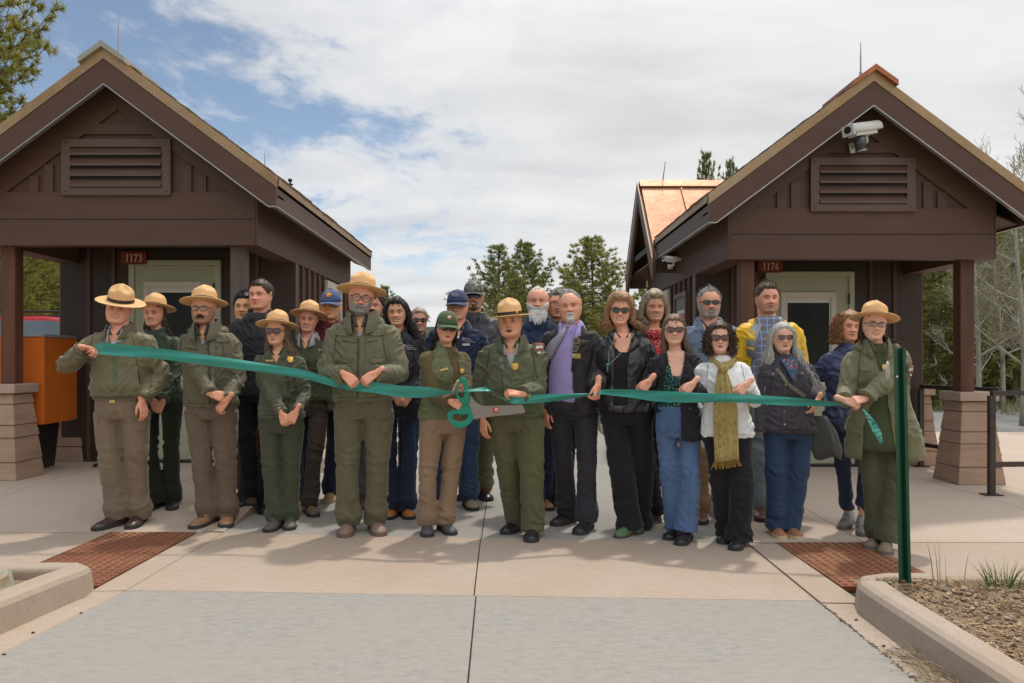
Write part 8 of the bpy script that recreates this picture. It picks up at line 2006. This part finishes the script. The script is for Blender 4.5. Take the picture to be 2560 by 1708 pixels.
lo_o = [(1160, 1013), (1175, 1014), (1180, 1030), (1184, 1046), (1172, 1062), (1152, 1071), (1134, 1066), (1122, 1052), (1118, 1036), (1126, 1028), (1145, 1024)]
lo_i = [(1155, 1037), (1163, 1037), (1170, 1036), (1169, 1042), (1162, 1050), (1153, 1054), (1144, 1054), (1134, 1050), (1130, 1044), (1133, 1038), (1143, 1036)]
extr(spl(up_o, 44), .0, .022, 'handle', M_SCG, r, spl(up_i, 44), True); extr(spl(lo_o, 44), .006, .022, 'handle', M_SCG, r, spl(lo_i, 44), True)
bl = [(1172, 1010), (1178, 988), (1183, 998), (1192, 1008), (1206, 1015), (1230, 1015), (1305, 1012), (1309, 1018), (1313, 1027), (1309, 1031), (1260, 1037), (1184, 1048)]
extr(bl, .009, .005, 'blade', M_STEEL, r)
extr([(x + 1, y + (2 if y > 1020 else 4)) for x, y in bl[4:11]] + [(1186, 1046), (1188, 1010)], .0155, .005, 'blade', M_STEEL, r)
b = MB(); c = s2(1204.5, 1031, .003); b.ellipsoid(c, (.008, .005, .008), 10, 6); b.build('pivot_screw', M_DRIP, r, True)
b = MB()
def arrow_small(b, cx_, cy_, k):
    pl = lambda u, v, l=0: s2(cx_, cy_, .0085 - l) + Vector((u * k, 0, v * k)); b.add([pl(u, v) for u, v in ARROW], [tuple(range(len(ARROW)))], 0); b.add([pl(-.02, .0, .0006), pl(.0, .02, .0006), pl(.025, .004, .0006)], [(0, 1, 2)], 2); b.add([pl(-.022, -.014, .0006), pl(.02, -.012, .0006), pl(.0, -.042, .0006)], [(0, 1, 2)], 1); b.add([pl(-.012, .02, .0006), pl(.024, .02, .0006), pl(.024, .034, .0006), pl(-.012, .034, .0006)], [(0, 1, 2, 3)], 2); b.add([pl(-.01, -.026, .0009), pl(.008, -.022, .0009), pl(-.0, -.036, .0009)], [(0, 1, 2)], 2)
arrow_small(b, 1240, 1028, .62); b.build('arrowhead_sticker', [mat('sticker_orange', (.5, .07, .02), .5), M_ARG, M_ARW], r)
# ---- ribbons
M_RIB = bpy.data.materials.new('satin_ribbon'); M_RIB.use_nodes = True; t = M_RIB.node_tree; bs = t.nodes['Principled BSDF']
tcn = N(t, 'ShaderNodeTexCoord'); nz = noise_node(t, mapping(t, tcn.outputs['Object'], scale=(1.5, 1, 12)), 2.5, 4, .6); c = mixc(t, nz, (.014, .235, .185), (.035, .33, .265)); t.links.new(c, bs.inputs['Base Color'])
bs.inputs['Roughness'].default_value = .42; bs.inputs['Specular IOR Level'].default_value = .55; bs.inputs['Anisotropic'].default_value = .5; bs.inputs['Sheen Weight'].default_value = .25
def ribbon(name, label, keys, par=None):
    """keys: x, y_top, y_bottom (photo px), depth, depth twist of the lower edge"""
    b = MB(); K = np.array(keys, float); n = 150; m = len(K) - 1; T = []; L = 0
    c0 = at(K[0][0], K[0][1], K[0][3]); r_ = []
    for q in range(n + 1):
        t = q / n * m; i = min(int(t), m - 1); u = t - i; p0, p1, p2, p3 = K[max(i - 1, 0)], K[i], K[i + 1], K[min(i + 2, m)]
        v = .5 * ((2 * p1) + (-p0 + p2) * u + (2 * p0 - 5 * p1 + 4 * p2 - p3) * u * u + (-p0 + 3 * p1 - 3 * p2 + p3) * u ** 3)
        a = at(v[0], v[1], v[3]) ; c = at(v[0] + v[5], v[2], v[3] + v[4]); rr = []
        for j in range(7):
            w_ = j / 6; p = a.lerp(c, w_); p.y += .012 * math.sin(w_ * PI) * math.sin(q * .09 + 1) + .004 * math.sin(w_ * 9 + q * .21) + .003 * math.sin(q * .5 + w_ * 3); rr.append(p)
        r_.append(rr)
    for lay in (0, .0012):
        o = len(b.v); b.add([p + Vector((0, lay, 0)) for rr in r_ for p in rr], [(i * 7 + j, i * 7 + j + 1, (i + 1) * 7 + j + 1, (i + 1) * 7 + j) for i in range(n) for j in range(6)])
    o = b.build(name, M_RIB, par, True)
    if label: tag(o, label, 'ribbon', 'cut ceremonial ribbon')
    return o
ribbon('ribbon', 'left half of the cut teal satin ribbon, from the leftmost ranger to the scissors', [(236, 858, 884, 5.66, 0, -6), (262, 858, 887, 5.65, 0, 0), (330, 864, 892, 5.64, 0, 0), (400, 871, 898, 5.62, 0, 0), (500, 885, 911, 5.61, 0, 0), (601, 900, 924, 5.59, 0, 0), (690, 914, 936, 5.58, 0, 0), (763, 926, 948, 5.53, 0, 0), (831, 947, 966, 5.47, .01, 0), (880, 960, 977, 5.45, .02, 0), (912, 955, 980, 5.44, .0, 0), (943, 956, 984, 5.44, 0, 0), (1000, 964, 993, 5.39, .02, 0), (1063, 968, 994, 5.34, .03, 0), (1110, 975, 988, 5.33, .05, 0), (1145, 979.5, 981.5, 5.33, .02, 0), (1175, 974, 979, 5.32, -.03, 0), (1205, 968.5, 978, 5.32, -.04, 0), (1217, 968, 978, 5.31, -.03, 2), (1234, 977, 979, 5.31, 0, 0)])
ribbon('ribbon', 'right half of the cut teal satin ribbon, from the shouting ranger to the far right', [(1252, 993, 994, 5.34, 0, 0), (1268, 992, 1003, 5.34, 0, 0), (1285, 990, 1010, 5.34, 0, 2), (1331, 987, 1009, 5.37, .02, 0), (1412, 984, 1000, 5.44, .03, 0), (1462, 984, 991, 5.48, .03, 0), (1486, 984, 986.5, 5.49, 0, 0), (1500, 977, 986, 5.50, -.02, 0), (1515, 974, 987, 5.48, 0, 0), (1587, 974, 996, 5.39, 0, 0), (1630, 977, 1003, 5.33, 0, 0), (1685, 979, 1006, 5.24, .01, 0), (1754, 983, 1007, 5.17, .01, 0), (1828, 984, 1006, 5.11, 0, 0), (1912, 989, 1011, 5.06, 0, 0), (1990, 995, 1015, 5.02, .02, 0), (2068, 1003, 1016, 4.97, .03, 0), (2118, 1011, 1013, 4.94, 0, 0)])
ribbon('ribbon_tail', 'loose teal ribbon tail hanging from the hands of the ranger in the long coat', [(2150, 1016, 1018, 4.93, 0, 2), (2158, 1026, 1030, 4.90, .02, 8), (2168, 1048, 1050, 4.88, .02, 17), (2180, 1075, 1074, 4.88, .03, 20), (2194, 1100, 1096, 4.89, .02, 12), (2204, 1113, 1112, 4.90, 0, 2)])
